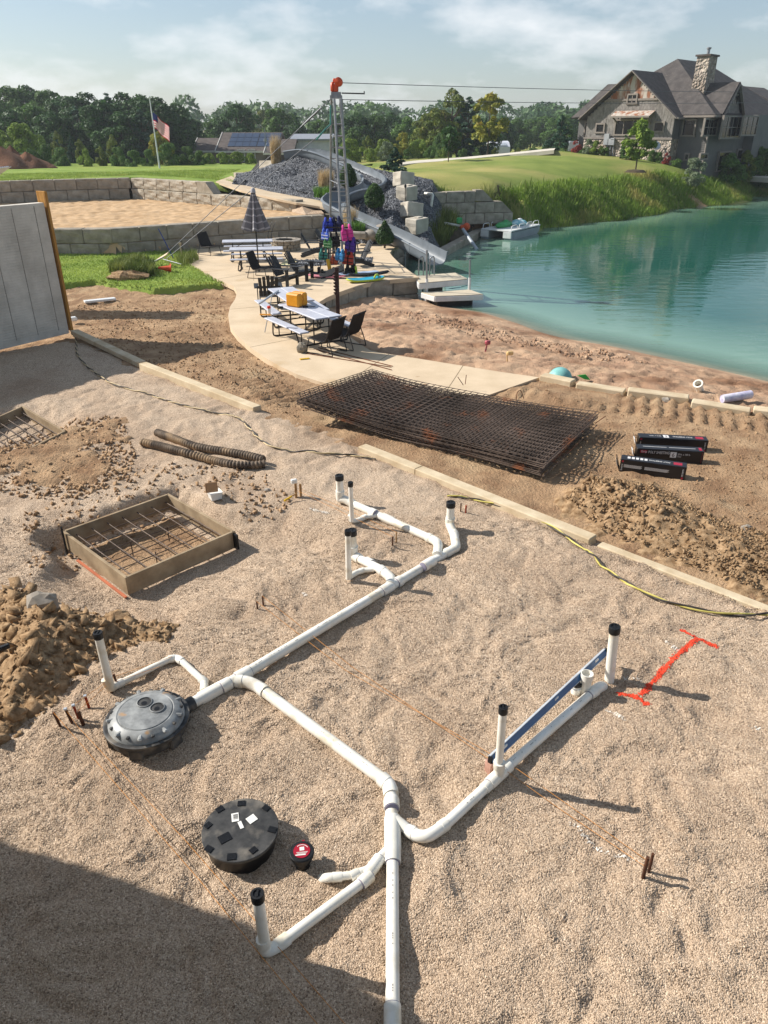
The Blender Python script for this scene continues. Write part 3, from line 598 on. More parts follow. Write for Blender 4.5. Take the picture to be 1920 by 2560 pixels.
def hm(x, y): return float(HM(np.array([x]), np.array([y]))[0]) + .07
# loose dark stones over the whole mound
def scatter_stones(name, poly, hf, n, s, m, seed, sink=.3, stretch=.7):
    g = np.random.default_rng(seed); P = np.array([p[:2] for p in poly]); lo, hi = P.min(0), P.max(0)
    xy = g.uniform(lo, hi, (n * 3, 2)); xy = xy[sdist(xy[:, 0], xy[:, 1], poly) > .02][:n]; n = len(xy); z = hf(xy[:, 0], xy[:, 1])
    base = np.array([(x, y, z) for z in (-1, 1) for x, y in ((-1, -1), (1, -1), (1, 1), (-1, 1))]) * .72; fc = np.array([(3, 2, 1), (3, 1, 0), (4, 5, 6), (4, 6, 7), (0, 1, 5), (0, 5, 4), (1, 2, 6), (1, 6, 5), (2, 3, 7), (2, 7, 6), (3, 0, 4), (3, 4, 7)])
    sz = g.uniform(s[0], s[1], (n, 1, 1)) ** 1.0 * np.stack([g.uniform(.8, 1.3, n), g.uniform(.7, 1.1, n), g.uniform(stretch - .2, stretch + .2, n)], 1)[:, None, :]
    V = base[None] * g.uniform(.5, 1.3, (n, len(base), 1)) * sz
    a = g.uniform(0, 6.28, n); ca, sa = np.cos(a)[:, None], np.sin(a)[:, None]
    X = V[..., 0] * ca - V[..., 1] * sa; Y = V[..., 0] * sa + V[..., 1] * ca; t = g.uniform(-.9, .9, n)[:, None]; t2 = g.uniform(-.9, .9, n)[:, None]; Z = V[..., 2] + X * t + Y * t2
    V = np.stack([X + xy[:, :1], Y + xy[:, 1:2], Z + z[:, None] + sz[:, :, 2] * sink], -1).reshape(-1, 3)
    F = (fc[None] + (np.arange(n) * len(base))[:, None, None]).reshape(-1, 3)
    return tag(numesh(name, V, F, m), kind='stuff')
M_dstone = mat('dark_stone', '#85878b', '#2d2f33', scale=5, rough=.75, detail=3, ramp=(.38, .62))
scatter_stones('landscape_stones', M_POLY, lambda x, y: HM(x, y) + .05, 34000, (.022, .052), M_dstone, 5)
BEDP = [tuple(at(*p)[:2]) for p in [(722, 662), (755, 655), (795, 658), (800, 648), (935, 656), (930, 664)]]
BED = [tuple(at(*p)[:2]) for p in [(632, 563), (806, 556), (803, 568), (626, 578)]]
bb = MB(); bb.prism(BED, .004, .012); tag(bb.build('stone_bed', M_bluegravel), kind='structure')
scatter_stones('bed_stones', BED, lambda x, y: 0 * x + .01, 500, (.03, .05), M_dstone, 6)
# round boulders
M_boulder = mat('pale_boulder', '#a59c90', '#7f776c', scale=3, rough=.85, bump=.4, bscale=20)
for x, y, Y, r, lab in [(787, 503, 37.2, .25, 'round pale boulder beside the stone steps'), (802, 508, 36.8, .36, 'round pale boulder between two others below the steps'), (826, 496, 37.6, .34, 'round pale boulder against the slide'), (804, 441, 41, .28, 'flat pale rock on the dark stones above the chute')]:
    c_ = atY(x, y, Y); b = MB(); b.ball(c_, r, 14, 9, (1.15, 1, .75), .05); tag(b.build('boulder', M_boulder, smooth=60), lab, 'boulder', 'boulders on the stone mound')
# steps from the patio up to the path
st = thing('stone_steps', 'concrete steps from the patio up to the sand court path', 'steps', (at(712, 500, .3)))
for i in range(6):
    q0, q1 = at(732, 514, .19), at(702, 450, 1.1); f_ = i / 5; b = MB(); z1 = .19 * (i + 1)
    b.box((q0.x + (q1.x - q0.x) * f_, q0.y + (q1.y - q0.y) * f_ + .1, z1 - .12), (1.75, (q1.y - q0.y) / 5 + .3, .235), R(-8), ch=.02); b.build('step', M_block, st)
for x, y, Y, s_, lab in [(777, 490, 37.6, (.8, .5, .3), 'cut limestone block above another beside the steps'), (775, 508, 36.6, (.75, .5, .3), 'cut limestone block at the foot of the steps')]:
    b = MB(); b.box(atY(x, y, Y), s_, R(-6), ch=.05); tag(b.build('cut_stone', M_boulder), lab, 'stone block')
wg = MB(); q = at(548, 392, 2.0)
for x, y, z, sx, sy, sz in [(522, 383, 2.0, .9, .8, .35)]:
    c_ = at(x, y, z); wg.box((c_.x, c_.y, z + .1), (sx, sy, sz), R(20), ch=.03)
tag(wg.build('mound_edging_block', M_blockL), 'low concrete block at the left foot of the stone mound', 'concrete block')
wg = MB(); a_, b2, c2, d2 = at(530, 384, 2.05), at(572, 384, 2.0), atY(600, 346, 53), atY(560, 347, 54)
wg.slab([a_, b2 + Vector((-.5, 0, 0)), c2, d2], .3)
tag(wg.build('mound_ramp', M_blockL), 'sloping concrete slab at the left shoulder of the stone mound', 'concrete slab')

# ================================================================== the slide
M_slide = mat('slide_fibreglass', '#747b81', '#61686e', scale=1.5, rough=.5, spec=.35)
M_slidein = mat('slide_inside', '#8d949a', '#7a8187', scale=1.5, rough=.3, spec=.5)
M_steel = mat('galvanised_steel', '#9a9da0', '#808386', scale=6, rough=.45, metal=.6)
M_black = mat('black_plastic', '#17181a', '#101113', scale=6, rough=.5)
SPTS = [(622, 326, 51), (660, 322, 50.5), (700, 330, 49.6), (747, 350, 48.3), (783, 366, 46.8), (806, 380, 45.0), (806, 393, 43.7), (785, 404, 42.8), (752, 411, 42.2), (730, 419, 41.4), (722, 431, 40.6), (735, 444, 39.7), (768, 462, 38.6), (815, 482, 37.2), (860, 502, 36.0), (905, 525, 34.7), (946, 546, 33.4)]
sp_ = smooth_pts([atY(*p) for p in SPTS], 6)
slide = thing('water_slide', 'long grey water slide winding down the dark stone mound', 'water slide', sp_[0])
def uprof(wd=.46, dp=.50, n=10, t=.03):     # upright sides, rounded floor
    o = [(-wd - .06, .0), (-wd, .02)]
    for i in range(n + 1):
        a = math.pi + math.pi * i / n; c_, s_ = math.cos(a), math.sin(a); o.append((wd * math.copysign(abs(c_) ** .45, c_), dp * math.copysign(abs(s_) ** .62, s_)))
    o += [(wd, .02), (wd + .06, .0)]
    inn = [(x * (1 - .0) + (.03 if x > 0 else -.03 if x < 0 else 0), z - .035) for x, z in o[::-1]]
    return o + inn
pf = uprof()
def frame(i):
    t = (sp_[min(i + 1, len(sp_) - 1)] - sp_[max(i - 1, 0)]); t = Vector((t.x, t.y, t.z)).normalized(); x = Vector((t.y, -t.x, 0)).normalized(); up = x.cross(t)
    if up.z < 0: up = -up
    return x, up
SEC = 9
for a in range(0, len(sp_) - 1, SEC):
    e = min(a + SEC, len(sp_) - 1); b = MB(); vs = []; np_ = len(pf)
    for i in range(a, e + 1):
        x, up = frame(i); kf = 1.28 if i < 60 else 1.28 - .28 * min(1, (i - 60) / 8); vs += [sp_[i] + x * u * kf + up * w for u, w in pf]
    k = e - a
    fs = [(i * np_ + j, i * np_ + (j + 1) % np_, (i + 1) * np_ + (j + 1) % np_, (i + 1) * np_ + j) for i in range(k) for j in range(np_)]
    if a == 0: fs.append(tuple(range(np_)))
    if e == len(sp_) - 1: fs.append(tuple(k * np_ + j for j in range(np_))[::-1])
    b.add(vs, fs); b.build('slide_section', M_slide, slide, smooth=50)
    x, up = frame(e); fl = MB(); fl.tube([sp_[e] + (x * u * (1.28 if e < 60 else 1.0) + up * w) * 1.05 for u, w in uprof()[:15]], .022, 6); fl.build('flange', M_slide, slide)
for i in (24, 36, 46, 62, 76, 86, 94):
    if i < len(sp_):
        p = sp_[i] - Vector((0, 0, .5)); b = MB(); b.tube([p, Vector((p.x, p.y, min(hm(p.x, p.y), p.z) - .9))], .05, 8); b.build('support_post', M_steel, slide)
# ================================================================== the tow tower
t0 = at(*[860 * .864, 686 * .864], 0)
TF = [at(740.5, 556, 0), at(741, 592, 0), at(760.5, 577, 0)]
TF = [Vector((-2.28, 32.6, 0)), Vector((-1.55, 29.25, 0)), Vector((-1.40, 32.0, 0)), Vector((-2.0, 29.6, 0))]
TT = [atY(716, 214, 30.4), atY(729, 214, 30.0), atY(738, 214, 30.4)]
tower = thing('cable_tower', 'tall aluminium ladder tower carrying an orange winch', 'tower', (-1.75, 31, 0))
legs = [(TF[0], TT[0]), (TF[1], TT[1]), (TF[2], TT[2])]
LEGP = [(TF[0], TT[0]), (TF[1], atY(722, 214, 29.8)), (TF[2], TT[2]), (Vector((-1.15, 29.6, 0)), atY(735, 214, 29.8))]
for a, b_ in LEGP:
    b = MB(); b.tube([a, b_], .045, 8); b.build('leg', M_steel, tower)
for i, j in ((1, 3), (0, 2)):
    for k in range(14):
        f = .06 + k * .067; b = MB(); b.tube([LEGP[i][0].lerp(LEGP[i][1], f), LEGP[j][0].lerp(LEGP[j][1], f)], .02, 6); b.build('rung', M_steel, tower)
for k in (3, 7, 11):
    f = .06 + k * .067; b = MB()
    for i, j in ((0, 1), (2, 3)): b.tube([LEGP[i][0].lerp(LEGP[i][1], f), LEGP[j][0].lerp(LEGP[j][1], f)], .015, 6)
    b.build('cross_brace', M_steel, tower)
hp = (TT[0] + TT[2]) / 2; hp = Vector((hp.x, 30.2, hp.z))
b = MB(); b.box(hp + Vector((0, 0, .06)), (.42, .4, .10)); b.box(hp + Vector((0, 0, .16)), (.34, .3, .1)); b.build('head_plate', M_steel, tower)
M_orange = mat('orange_paint', '#d2562a', '#b8451f', scale=4, rough=.45)
M_rust = mat('rusty_steel', '#7a4a30', '#4a2a1a', scale=9, rough=.85)
b = MB(); b.box(hp + Vector((.0, 0, .33)), (.17, .25, .24), ch=.03); b.box(hp + Vector((-.12, 0, .36)), (.14, .26, .32), ch=.05)
My = Matrix.Rotation(R(90), 3, 'X')
b.lathe([(0, -.17), (.145, -.17), (.145, .17), (.11, .19), (0, .22)], hp + Vector((.1, 0, .52)), 16, My); b.lathe([(0, -.24), (.07, -.24), (.07, -.2)], hp + Vector((.1, 0, .52)), 12, My)
b.box(hp + Vector((-.05, 0, .56)), (.1, .2, .14), ch=.02); b.build('winch', M_orange, tower, smooth=40)
b = MB(); b.tube([hp + Vector((.2, 0, .18)), hp + Vector((1.02, 0, .16))], .022, 6); b.tube([hp + Vector((1.0, 0, .16)), hp + Vector((1.0, 0, .24))], .02, 6); b.build('arm', M_black, tower)
M_wire = mat('steel_cable', '#55585c', '#44474b', rough=.5, metal=.5)
rt = atY(1659, 197, 58)
far_ = Vector((rt.x * 1.25, rt.y * 1.25, 0))
for dz, y1, lab in ((.50, 197, 'upper tow cable running right from the orange winch'), (-.02, 218.5, 'lower tow cable running right from the tower head')):
    p = hp + Vector((.1, 0, dz)); q = atY(1750, y1 + .6, 66); b = MB(); b.tube([p.lerp(q, t) - Vector((0, 0, .35 * 4 * t * (1 - t))) * .35 for t in [i / 14 for i in range(15)]], .012, 5); tag(b.build('tow_cable', M_wire), lab, 'cable', 'cables of the tow tower')
gl = at(330, 573, .02)
for dx_, top, lab, ends in ((0, hp + Vector((-.2, 0, .0)), 'steel guy cable from the tower head down to the grass', (352, 556)), (1, hp + Vector((-.2, -.1, -.85)), 'lower guy cable beside the first one', (356, 562))):
    q = at(ends[0], ends[1], .15 if dx_ == 0 else .12); b = MB(); b.tube([top, top.lerp(q, .14), top.lerp(q, .16), q], [.014, .014, .014, .014], 5); tag(b.build('guy_cable', M_wire), lab, 'cable', 'cables of the tow tower')
b = MB(); a_ = hp + Vector((-.2, 0, .0)); q = at(352, 556, .15); b.tube([a_.lerp(q, .05), a_.lerp(q, .12), a_.lerp(q, .16)], [.03, .04, .02], 6); tag(b.build('turnbuckle', M_wire), 'steel turnbuckle near the upper end of the guy cable', 'turnbuckle')
M_teal = mat('teal_rope', '#4f8f86', '#3a766e', rough=.8)
b = MB(); b.tube([hp + Vector((-.2, -.1, -.2)), hp + Vector((-.22, -.15, -.8)), hp + Vector((-.4, -.2, -.95)), hp + Vector((-.75, -.2, -1.3))], .03, 6); tag(b.build('rope', M_teal), 'teal rope knotted round the tower near its top', 'rope')
# anchor where the guy cables meet the grass
an = thing('cable_anchor', 'grey anchor plate and bent frame where the guy cables meet the ground', 'anchor', at(345, 560, 0))
b = MB(); c_ = at(345, 556, .25); b.tube([at(318, 572, .0), at(352, 556, .42)], .025, 6); b.build('rod', M_steel, an)
b = MB(); p, q = at(338, 563, .2), at(362, 548, .55); up_ = Vector((.1, -.5, .6)).normalized(); b.bar(p, q, .16, .04, up=(.3, -.6, .6), ch=.01); b.build('plate', M_conc, an)
b = MB(); b.tube([at(352, 560, .15), at(392, 571, .05)], .02, 6); b.build('strut', M_steel, an)
M_blue2 = mat('blue_pole', '#3d4f9c', '#2f3f86', rough=.6)
b = MB(); b.tube([at(376, 560, 0), atY(342, 494, at(376, 560, 0).y)], .022, 6); tag(b.build('pole', M_blue2), 'slanting blue pole leaning on the low block wall', 'pole')
b = MB(); q = at(394, 560, 0); b.tube([q, q + Vector((-.03, 0, .62))], .03, 6); b.box(q + Vector((-.03, 0, .62)), (.12, .06, .06)); tag(b.build('short_post', M_conc), 'short pale post standing in weeds by the low wall', 'post')
# ================================================================== the building under construction
M_cast = mat('cast_concrete', '#d2ccc1', '#b8b2a7', scale=1.8, rough=.9, bump=.5, bscale=9, spec=.12, bdist=.012, c3='#a8a297', s3=.7)
M_lumber = mat('yellow_lumber', '#b98a4a', '#94682f', scale=2.5, rough=.8, bump=.25, bscale=18, stretch=(6, 6, .6), spec=.15, c3='#7a4f22', s3=2.2, r3=(.66, .72))
M_formw = mat('form_board', '#a8957a', '#83715a', scale=3, rough=.85, bump=.3, bscale=20, spec=.12, c3='#8a6648', s3=1.2)
wa, wb = Vector((-9.68, 18.48, 0)), Vector((-8.56, 20.21, 0)); wd_ = (wb - wa).normalized(); wn_ = Vector((wd_.y, -wd_.x, 0))
cw = thing('concrete_wall', 'tall grey cast concrete wall with brick-patterned form marks', 'wall', (wb.x, wb.y, 0))
wl0 = wb - wd_ * 17.5
b = MB(); b.bar((wl0.x - wn_.x * .13, wl0.y - wn_.y * .13, 1.56), (wb.x - wn_.x * .13 - wd_.x * .05, wb.y - wn_.y * .13 - wd_.y * .05, 1.56), .25, 3.30); b.build('wall_body', M_cast, cw)
# form-liner courses and panel joints stand a few millimetres proud
cs = MB(); z_ = .02
while z_ < 3.15:
    s_ = 0
    cs.bar((wb.x - wd_.x * 5.2 + wn_.x * .0, wb.y - wd_.y * 5.2, z_ + .03), (wb.x - wd_.x * .06, wb.y - wd_.y * .06, z_ + .03), .012, .056); z_ += .067
co_ = cs.build('form_course', M_cast, cw); co_['kind'] = 'stuff'
M_seam = mat('form_seam', '#9f998f', '#8a847a', rough=.95)
for k in range(8):
    q = wb - wd_ * (.35 + .62 * k); b = MB(); b.box((q.x + wn_.x * .006, q.y + wn_.y * .006, 1.6), (.014, .014, 3.1), math.atan2(wd_.y, wd_.x)); b.build('form_seam', M_seam, cw)
b = MB(); q = wb + wn_ * -.13 + wd_ * .03; b.box((q.x, q.y, 1.72), (.07, .36, 3.5), math.atan2(wd_.y, wd_.x), ch=.006)
tag(b.build('timber_plank', M_lumber), 'long yellow wooden plank standing against the end of the concrete wall', 'plank')
b = MB()
mp_ = at(10, 428, 0); c_ = atY(2, 428, 24.5)
Mt = Matrix.Rotation(R(-28), 3, 'Y'); 
for k in range(9):
    b.box(c_ + Vector((-.9, 0, .25)) + Mt @ Vector((0, -.55 + k * .12, 0)), (2.6, .05, .03), M=Mt)
b.box(c_ + Vector((-.9, 0, .235)), (2.6, 1.2, .012), M=Mt)
M_white = mat('white_metal', '#d9dade', '#c6c8ce', scale=2, rough=.4, spec=.4)
tag(b.build('ribbed_sheet', M_white), 'white ribbed metal panel sloping behind the concrete wall top', 'metal panel')
# footings
def footing(label, pts, w, h, zb=-.1):
    b = MB()
    for i in range(len(pts) - 1):
        p, q = pts[i], pts[i + 1]; b.bar((p.x, p.y, zb + h / 2), (q.x, q.y, zb + h / 2), w, h, ch=.012)
    return tag(b.build('concrete_footing', M_fconc), label, 'footing', 'footings along the gravel edge')
n2 = Vector((.735, .678, 0)).normalized()
footing('pale concrete footing beside the corner of the tall wall', [wb + Vector((.15, -.1, 0)), at(306, 783)], .22, .12)
footing('raised pale concrete footing ending near the black hose', [at(308, 784, .08), at(556, 879, .08)], .20, .19)
footing('long pale concrete footing between the gravel and the wire mesh', [at(782, 968, .02), at(905, 1013, .05), at(1282, 1160, .08)], .19, .18)
footing('thin buried concrete footing running to the right edge of the gravel', [at(1296, 1172, .02), at(1690, 1324, .02)], .14, .12, -.108)
# the storey the picture is taken from: floor deck on concrete walls, beside and behind the viewer
dk = thing('house_floor_deck', 'new house floor deck on concrete walls casting its shadow on the gravel', 'building', (-8, 0, 0))
off = Vector((sunv.x, sunv.y, 0)) * (3.45 / sunv.z)
e0, e1, e2, e3 = at(-60, 1795), at(0, 1815), at(540, 2000), at(930, 2214)
cor = [e0 + (e0 - e2) * 2.2, e1, e2, e3, e3 + (e3 - e2) * 1.35]
line = [(p.x + off.x, p.y + off.y) for p in cor]
deck = line + [(-1.7, .6), (.6, .35), (.6, -9), (-24, -9), (-24, line[0][1])]
b = MB(); b.prism(deck, 3.15, 3.45); b.build('floor_deck', M_formw, dk)
b = MB(); b.prism([(line[0][0] + .2, line[0][1] - .3), (line[2][0], line[2][1] - .35), (line[-1][0] - .1, line[-1][1] - .4), (-1.8, .3), (.3, .0), (.3, -8.8), (-23, -8.8)], -.3, 3.15); b.build('foundation_wall', M_cast, dk)

# ================================================================== drain pipes
M_pvc = mat('white_pvc', '#e6e3da', '#d9d4c6', scale=5, rough=.34, spec=.45, c3='#c4b596', s3=4, r3=(.56, .74))
M_prim = mat('grey_primer', '#8a8698', '#7b7688', rough=.6)
def gp(x, y, off=0.0):
    p = at(x, y, 0)
    for _ in range(3): p = at(x, y, zg(p.x, p.y) + off)
    return p
net = thing('drain_pipe_network', 'branching white plastic drain pipes with capped risers on the gravel', 'drain pipes', gp(518, 1465))
def pipe(a, b_, r): b = MB(); b.tube([a, b_], r, 18); return b.build('pipe', M_pvc, net, smooth=40)
def hub(p, d, r, L=.07, name='coupling'):
    d = Vector(d).normalized(); b = MB(); M = d.to_track_quat('Z', 'Y').to_matrix()
    b.lathe([(r * .98, -L), (r * 1.18, -L), (r * 1.21, -L + .006), (r * 1.21, L - .006), (r * 1.18, L), (r * .98, L)], p, 20, M); b.m = 1
    b.lathe([(r * 1.0, L), (r * 1.035, L + .001), (r * 1.035, L + .007), (r, L + .008)], p, 20, M); b.lathe([(r * 1.0, -L - .008), (r * 1.035, -L - .007), (r * 1.035, -L - .001), (r, -L)], p, 20, M)
    return b.build(name, [M_pvc, M_prim], net, smooth=40)
def bend(pts, r, name='elbow'):
    P = smooth_pts(pts, 6); b = MB(); b.tube(P, r * 1.12, 18)
    for i, j in ((0, 1), (-1, -2)):
        d = (P[j] - P[i]).normalized(); M = d.to_track_quat('Z', 'Y').to_matrix(); b.lathe([(r, -.01), (r * 1.2, -.01), (r * 1.2, .055), (r * 1.1, .06)], P[i], 18, M)
    return b.build(name, M_pvc, net, smooth=40)
def riser(base, top, r, print_=True):
    base, top = Vector(base), Vector(top); d = (top - base).normalized(); M = d.to_track_quat('Z', 'Y').to_matrix()
    b = MB(); b.tube([base, top], r, 18); rp_ = b.build('riser_pipe', M_pvc, net, smooth=40)
    b = MB(); L = .075 if r > .045 else .065
    b.lathe([(r * 1.14, -L), (r * 1.16, -L + .004), (r * 1.16, -.004), (r * 1.1, 0), (r * .75, 0), (r * .72, -.008), (0, -.008)], top + d * .012, 20, M); b.box(top + d * .008, (r * 1.3, .012, .01), M=M)
    b.build('cap', M_black, net, smooth=40)
R4, R3, R2 = .054, .043, .031
# main run
A0, A1, A2, A3 = gp(408, 1523, .05), gp(525, 1458, .05), gp(835, 1272, .05), gp(962, 1196, .05)
pipe(A0, A1, R4); pipe(A1, A2, R4); pipe(A2, A3, R4)
d_ = A3 - A1; hub(A2, d_, R4, .09); hub(A2 + d_.normalized() * .22, d_, R4, .04); hub(A1, A1 - A0, R4, .08); hub(gp(455, 1497, .05), A1 - A0, R4, .12); hub(gp(487, 1480, .05), A1 - A0, R4, .05)
hub(gp(925, 1218, .05), d_, R4, .10)
e_ = gp(985, 1180, .05); f_ = gp(980, 1152, .06); g_ = gp(972, 1136, .10)
bend([A3, gp(978, 1187, .05), e_, f_], R4); pipe(f_, g_, R4); bz_ = gp(972, 1133, .08); bend([f_ + (f_ - bz_) * .25, f_, bz_, bz_ + Vector((0, 0, .10))], R4); riser(bz_, atY(974, 1086, bz_.y), R4)
# branch to the two far risers
B0 = gp(944, 1200, .05); B1 = gp(944, 1172, .055); B2 = gp(925, 1161, .055); B3 = gp(762, 1088, .055); B4 = gp(744, 1079, .07)
bend([B0, gp(946, 1185, .05), B1, B2], R4); pipe(B2, B3, R4); hub(gp(838, 1122, .055), B2 - B3, R4, .10); hub(gp(806, 1108, .055), B2 - B3, R4, .05)
bz_ = gp(735, 1077, .07); bend([B3, B4, bz_, bz_ + Vector((0, 0, .12))], R4); riser(bz_, atY(733, 1028, bz_.y), R4)
c0 = gp(762, 1126, .03); bend([c0 + Vector((-.03, -.02, .10)), c0 + Vector((-.02, -.01, .02)), gp(772, 1124, .03), gp(790, 1116, .04)], R2); pipe(gp(788, 1117, .04), gp(815, 1113, .05), R2 * 1.05)
bz_ = gp(760, 1126, .05); riser(bz_, atY(757, 1043, bz_.y), R2)
# near pair of risers
C0 = gp(843, 1265, .05); C1 = gp(838, 1243, .055); C2 = gp(822, 1230, .055); C3 = gp(776, 1207, .06)
bend([C0, gp(845, 1252, .05), C1, C2], R4); pipe(C2, C3, R4); hub(gp(797, 1216, .055), C2 - C3, R4, .06)
bz_ = gp(763, 1200, .07); bend([C3, gp(769, 1203, .062), bz_, bz_ + Vector((0, 0, .13))], R4); riser(bz_, atY(760, 1146, bz_.y), R4)
c0 = gp(754, 1252, .02); bend([c0 + Vector((0, 0, .12)), c0 + Vector((.01, .01, .04)), gp(768, 1238, .03), gp(784, 1232, .045)], R2); pipe(gp(782, 1232, .045), gp(808, 1230, .05), R2 * 1.05)
bz_ = gp(753, 1250, .04); riser(bz_, atY(751.5, 1147, bz_.y), R2 * 1.1)
# left vent
D0 = gp(441, 1492, .05); D1 = gp(441, 1474, .045); D2 = gp(392, 1428, .04); D3 = gp(366, 1424, .04); D4 = gp(262, 1475, .04)
bend([D0, D1, gp(436, 1468, .045)], R2 * 1.15); pipe(gp(437, 1469, .045), D2, R2 * 1.1); bend([D2, gp(381, 1422, .04), D3], R2 * 1.1); pipe(D3, D4, R2 * 1.1)
bz_ = gp(239, 1486, .045); bend([D4, gp(249, 1481, .04), bz_, bz_ + Vector((-.03, 0, .10))], R2 * 1.15); riser(bz_, atY(211, 1368, bz_.y), R2 * 1.25)
# long branch to the front
E0 = gp(512, 1471, .05); E1 = gp(556, 1483, .05); E2 = gp(826, 1683, .05); E3 = gp(845, 1716, .05); E4 = gp(847, 1760, .05); E5 = gp(848, 1845, .05); E6 = gp(848, 2150, .05); E7 = gp(848, 2330, .05)
bend([E0, gp(535, 1474, .05), E1, gp(572, 1494, .05)], R4); pipe(gp(566, 1490, .05), E2, R4); bend([E2, gp(840, 1697, .05), E3], R4)
pipe(E3, E5, R4 * .96); pipe(E5, E7, R3 * 1.06); hub(gp(846, 1737, .05), E4 - E3, R4, .05); hub(gp(848, 1800, .05), E5 - E4, R4, .14); hub(gp(848, 1845, .05), E5 - E4, R4 * .98, .07); hub(gp(848, 2205, .05), E5 - E4, R3 * 1.05, .09)
# right branch
F0 = gp(854, 1770, .05); F1 = gp(884, 1795, .045); F2 = gp(930, 1803, .045); F3 = gp(962, 1781, .045); F4 = gp(1063, 1688, .045); F5 = gp(1082, 1668, .05); F6 = gp(1278, 1497, .05)
pipe(F0, F1, R3); bend([F1, gp(906, 1806, .045), F2, F3], R3); pipe(F3, F4, R3); hub(gp(893, 1800, .045), F1 - F0, R3, .035)
hub(gp(1072, 1679, .05), F4 - F3, R3 * 1.05, .10, 'wye'); bz_ = gp(1076, 1674, .07); bend([F4 - (F4 - F3).normalized() * .1, F4, bz_, bz_ + Vector((0, 0, .14))], R3 * .95, 'wye')
riser(bz_, atY(1087, 1529, bz_.y), R2 * 1.05)
pipe(F5, F6, R3); hub(gp(1278, 1497, .05), F6 - F5, R3, .05); bend([F6, gp(1291, 1487, .05), gp(1299, 1483, .02), gp(1303, 1486, -.08)], R3 * 1.1); hub(gp(1094, 1659, .05), F6 - F5, R3, .04)
bz_ = gp(1315, 1478, -.05); riser(bz_, atY(1328, 1355, bz_.y), R3 * 1.12)
# branch at the front
H0 = gp(835, 1838, .05); H1 = gp(812, 1861, .045); H2 = gp(795, 1893, .045); H3 = gp(592, 2048, .045)
pipe(H0, H1, R2 * 1.1); hub(gp(806, 1873, .045), H0 - H2, R2 * 1.25, .09, 'wye'); pipe(H1, gp(781, 1910, .045), R3 * .9); hub(gp(790, 1900, .045), H0 - H3, R3 * .92, .05)
pipe(gp(790, 1900, .045), H3, R3 * .88); bend([gp(806, 1878, .045), gp(775, 1886, .045), gp(760, 1892, .045)], R2); pipe(gp(768, 1889, .045), gp(722, 1895, .04), R2 * .95); bend([gp(735, 1894, .045), gp(708, 1896, .035), gp(694, 1899, -.03)], R2 * .95)
bz_ = gp(574, 2052, .05); bend([gp(612, 2033, .045), gp(592, 2047, .045), bz_, bz_ + Vector((-.01, 0, .11))], R3 * .9); hub(gp(614, 2032, .045), H3 - H2, R3 * .9, .03); riser(bz_, atY(556, 1932, bz_.y), R3 * .88)
# printing on the pipes
M_ink = mat('pipe_print', '#8a8682', '#6f6b68', rough=.8)
pb_ = MB()
for a, b_, r in ((gp(600, 2040, .045), gp(790, 1900, .045), R3 * .88), (gp(575, 1496, .05), E2, R4), (E5, E7, R3 * 1.06), (F5, F6, R3), (A1, A2, R4), (F3, F4, R3)):
    d = (b_ - a); L = d.length; d.normalize(); s_ = .15; sd_ = Vector((0, -.35, .94)); sd_ = (sd_ - d * sd_.dot(d)).normalized()
    while s_ < L - .15:
        w_ = rnd.uniform(.005, .012)
        if rnd.random() < .6: pb_.bar(a + d * s_ + sd_ * (r + .0005), a + d * (s_ + w_) + sd_ * (r + .0005), .006, .0010, up=sd_)
        s_ += w_ + rnd.choice((.006, .008, .012, .03, .12))
o = pb_.build('pipe_print', M_ink, net); o['kind'] = 'stuff'

# ---- sump basins
M_basin = mat('dusty_black_plastic', '#a2a4a2', '#585a5b', scale=7, rough=.45, spec=.4, ramp=(.3, .7), c3='#a5845f', s3=5, r3=(.60, .66))
M_basin2 = mat('black_polyethylene', '#484745', '#2a2a2a', scale=9, rough=.5, c3='#716b62', s3=6, r3=(.52, .70))
M_tape = mat('black_tape', '#151516', '#0e0e0f', scale=20, rough=.35)
c_ = gp(318, 1557, .12); c_.z = zg(c_.x, c_.y)
sb = thing('sump_basin', 'domed dusty black sump basin lid with two holes joined to the drain pipe', 'sump basin', c_)
b = MB(); b.lathe([(.20, .0), (.335, .02), (.345, .11), (.37, .115), (.375, .15), (.36, .155), (.345, .15)], c_, 40); b.build('rim', M_basin2, sb, smooth=40)
b = MB(); prof = [(.335, .15), (.325, .185), (.295, .215), (.25, .232), (.238, .228), (.232, .236), (.12, .243), (.0, .245)]; b.lathe(prof, c_, 48); b.build('lid', M_basin, sb, smooth=35)
for k in range(9):
    a = 2 * math.pi * k / 9 + .3; u = Vector((math.cos(a), math.sin(a), 0)); b = MB(); b.box(c_ + u * .305 + Vector((0, 0, .205)), (.04, .03, .02), a, ch=.006); b.build('lid_lug', M_basin2, sb)
    b = MB(); a2 = a + .35; u = Vector((math.cos(a2), math.sin(a2), 0)); b.box(c_ + u * .287 + Vector((0, 0, .206)), (.105, .04, .03), a2, ch=.012); b.build('lid_rib', M_basin, sb)
for k in range(6):
    a = 2 * math.pi * k / 6 + .5; u = Vector((math.cos(a), math.sin(a), 0)); b = MB(); b.box(c_ + u * .325 + Vector((0, 0, .055)), (.08, .13, .12), a, ch=.012); b.build('foot', M_basin2, sb)
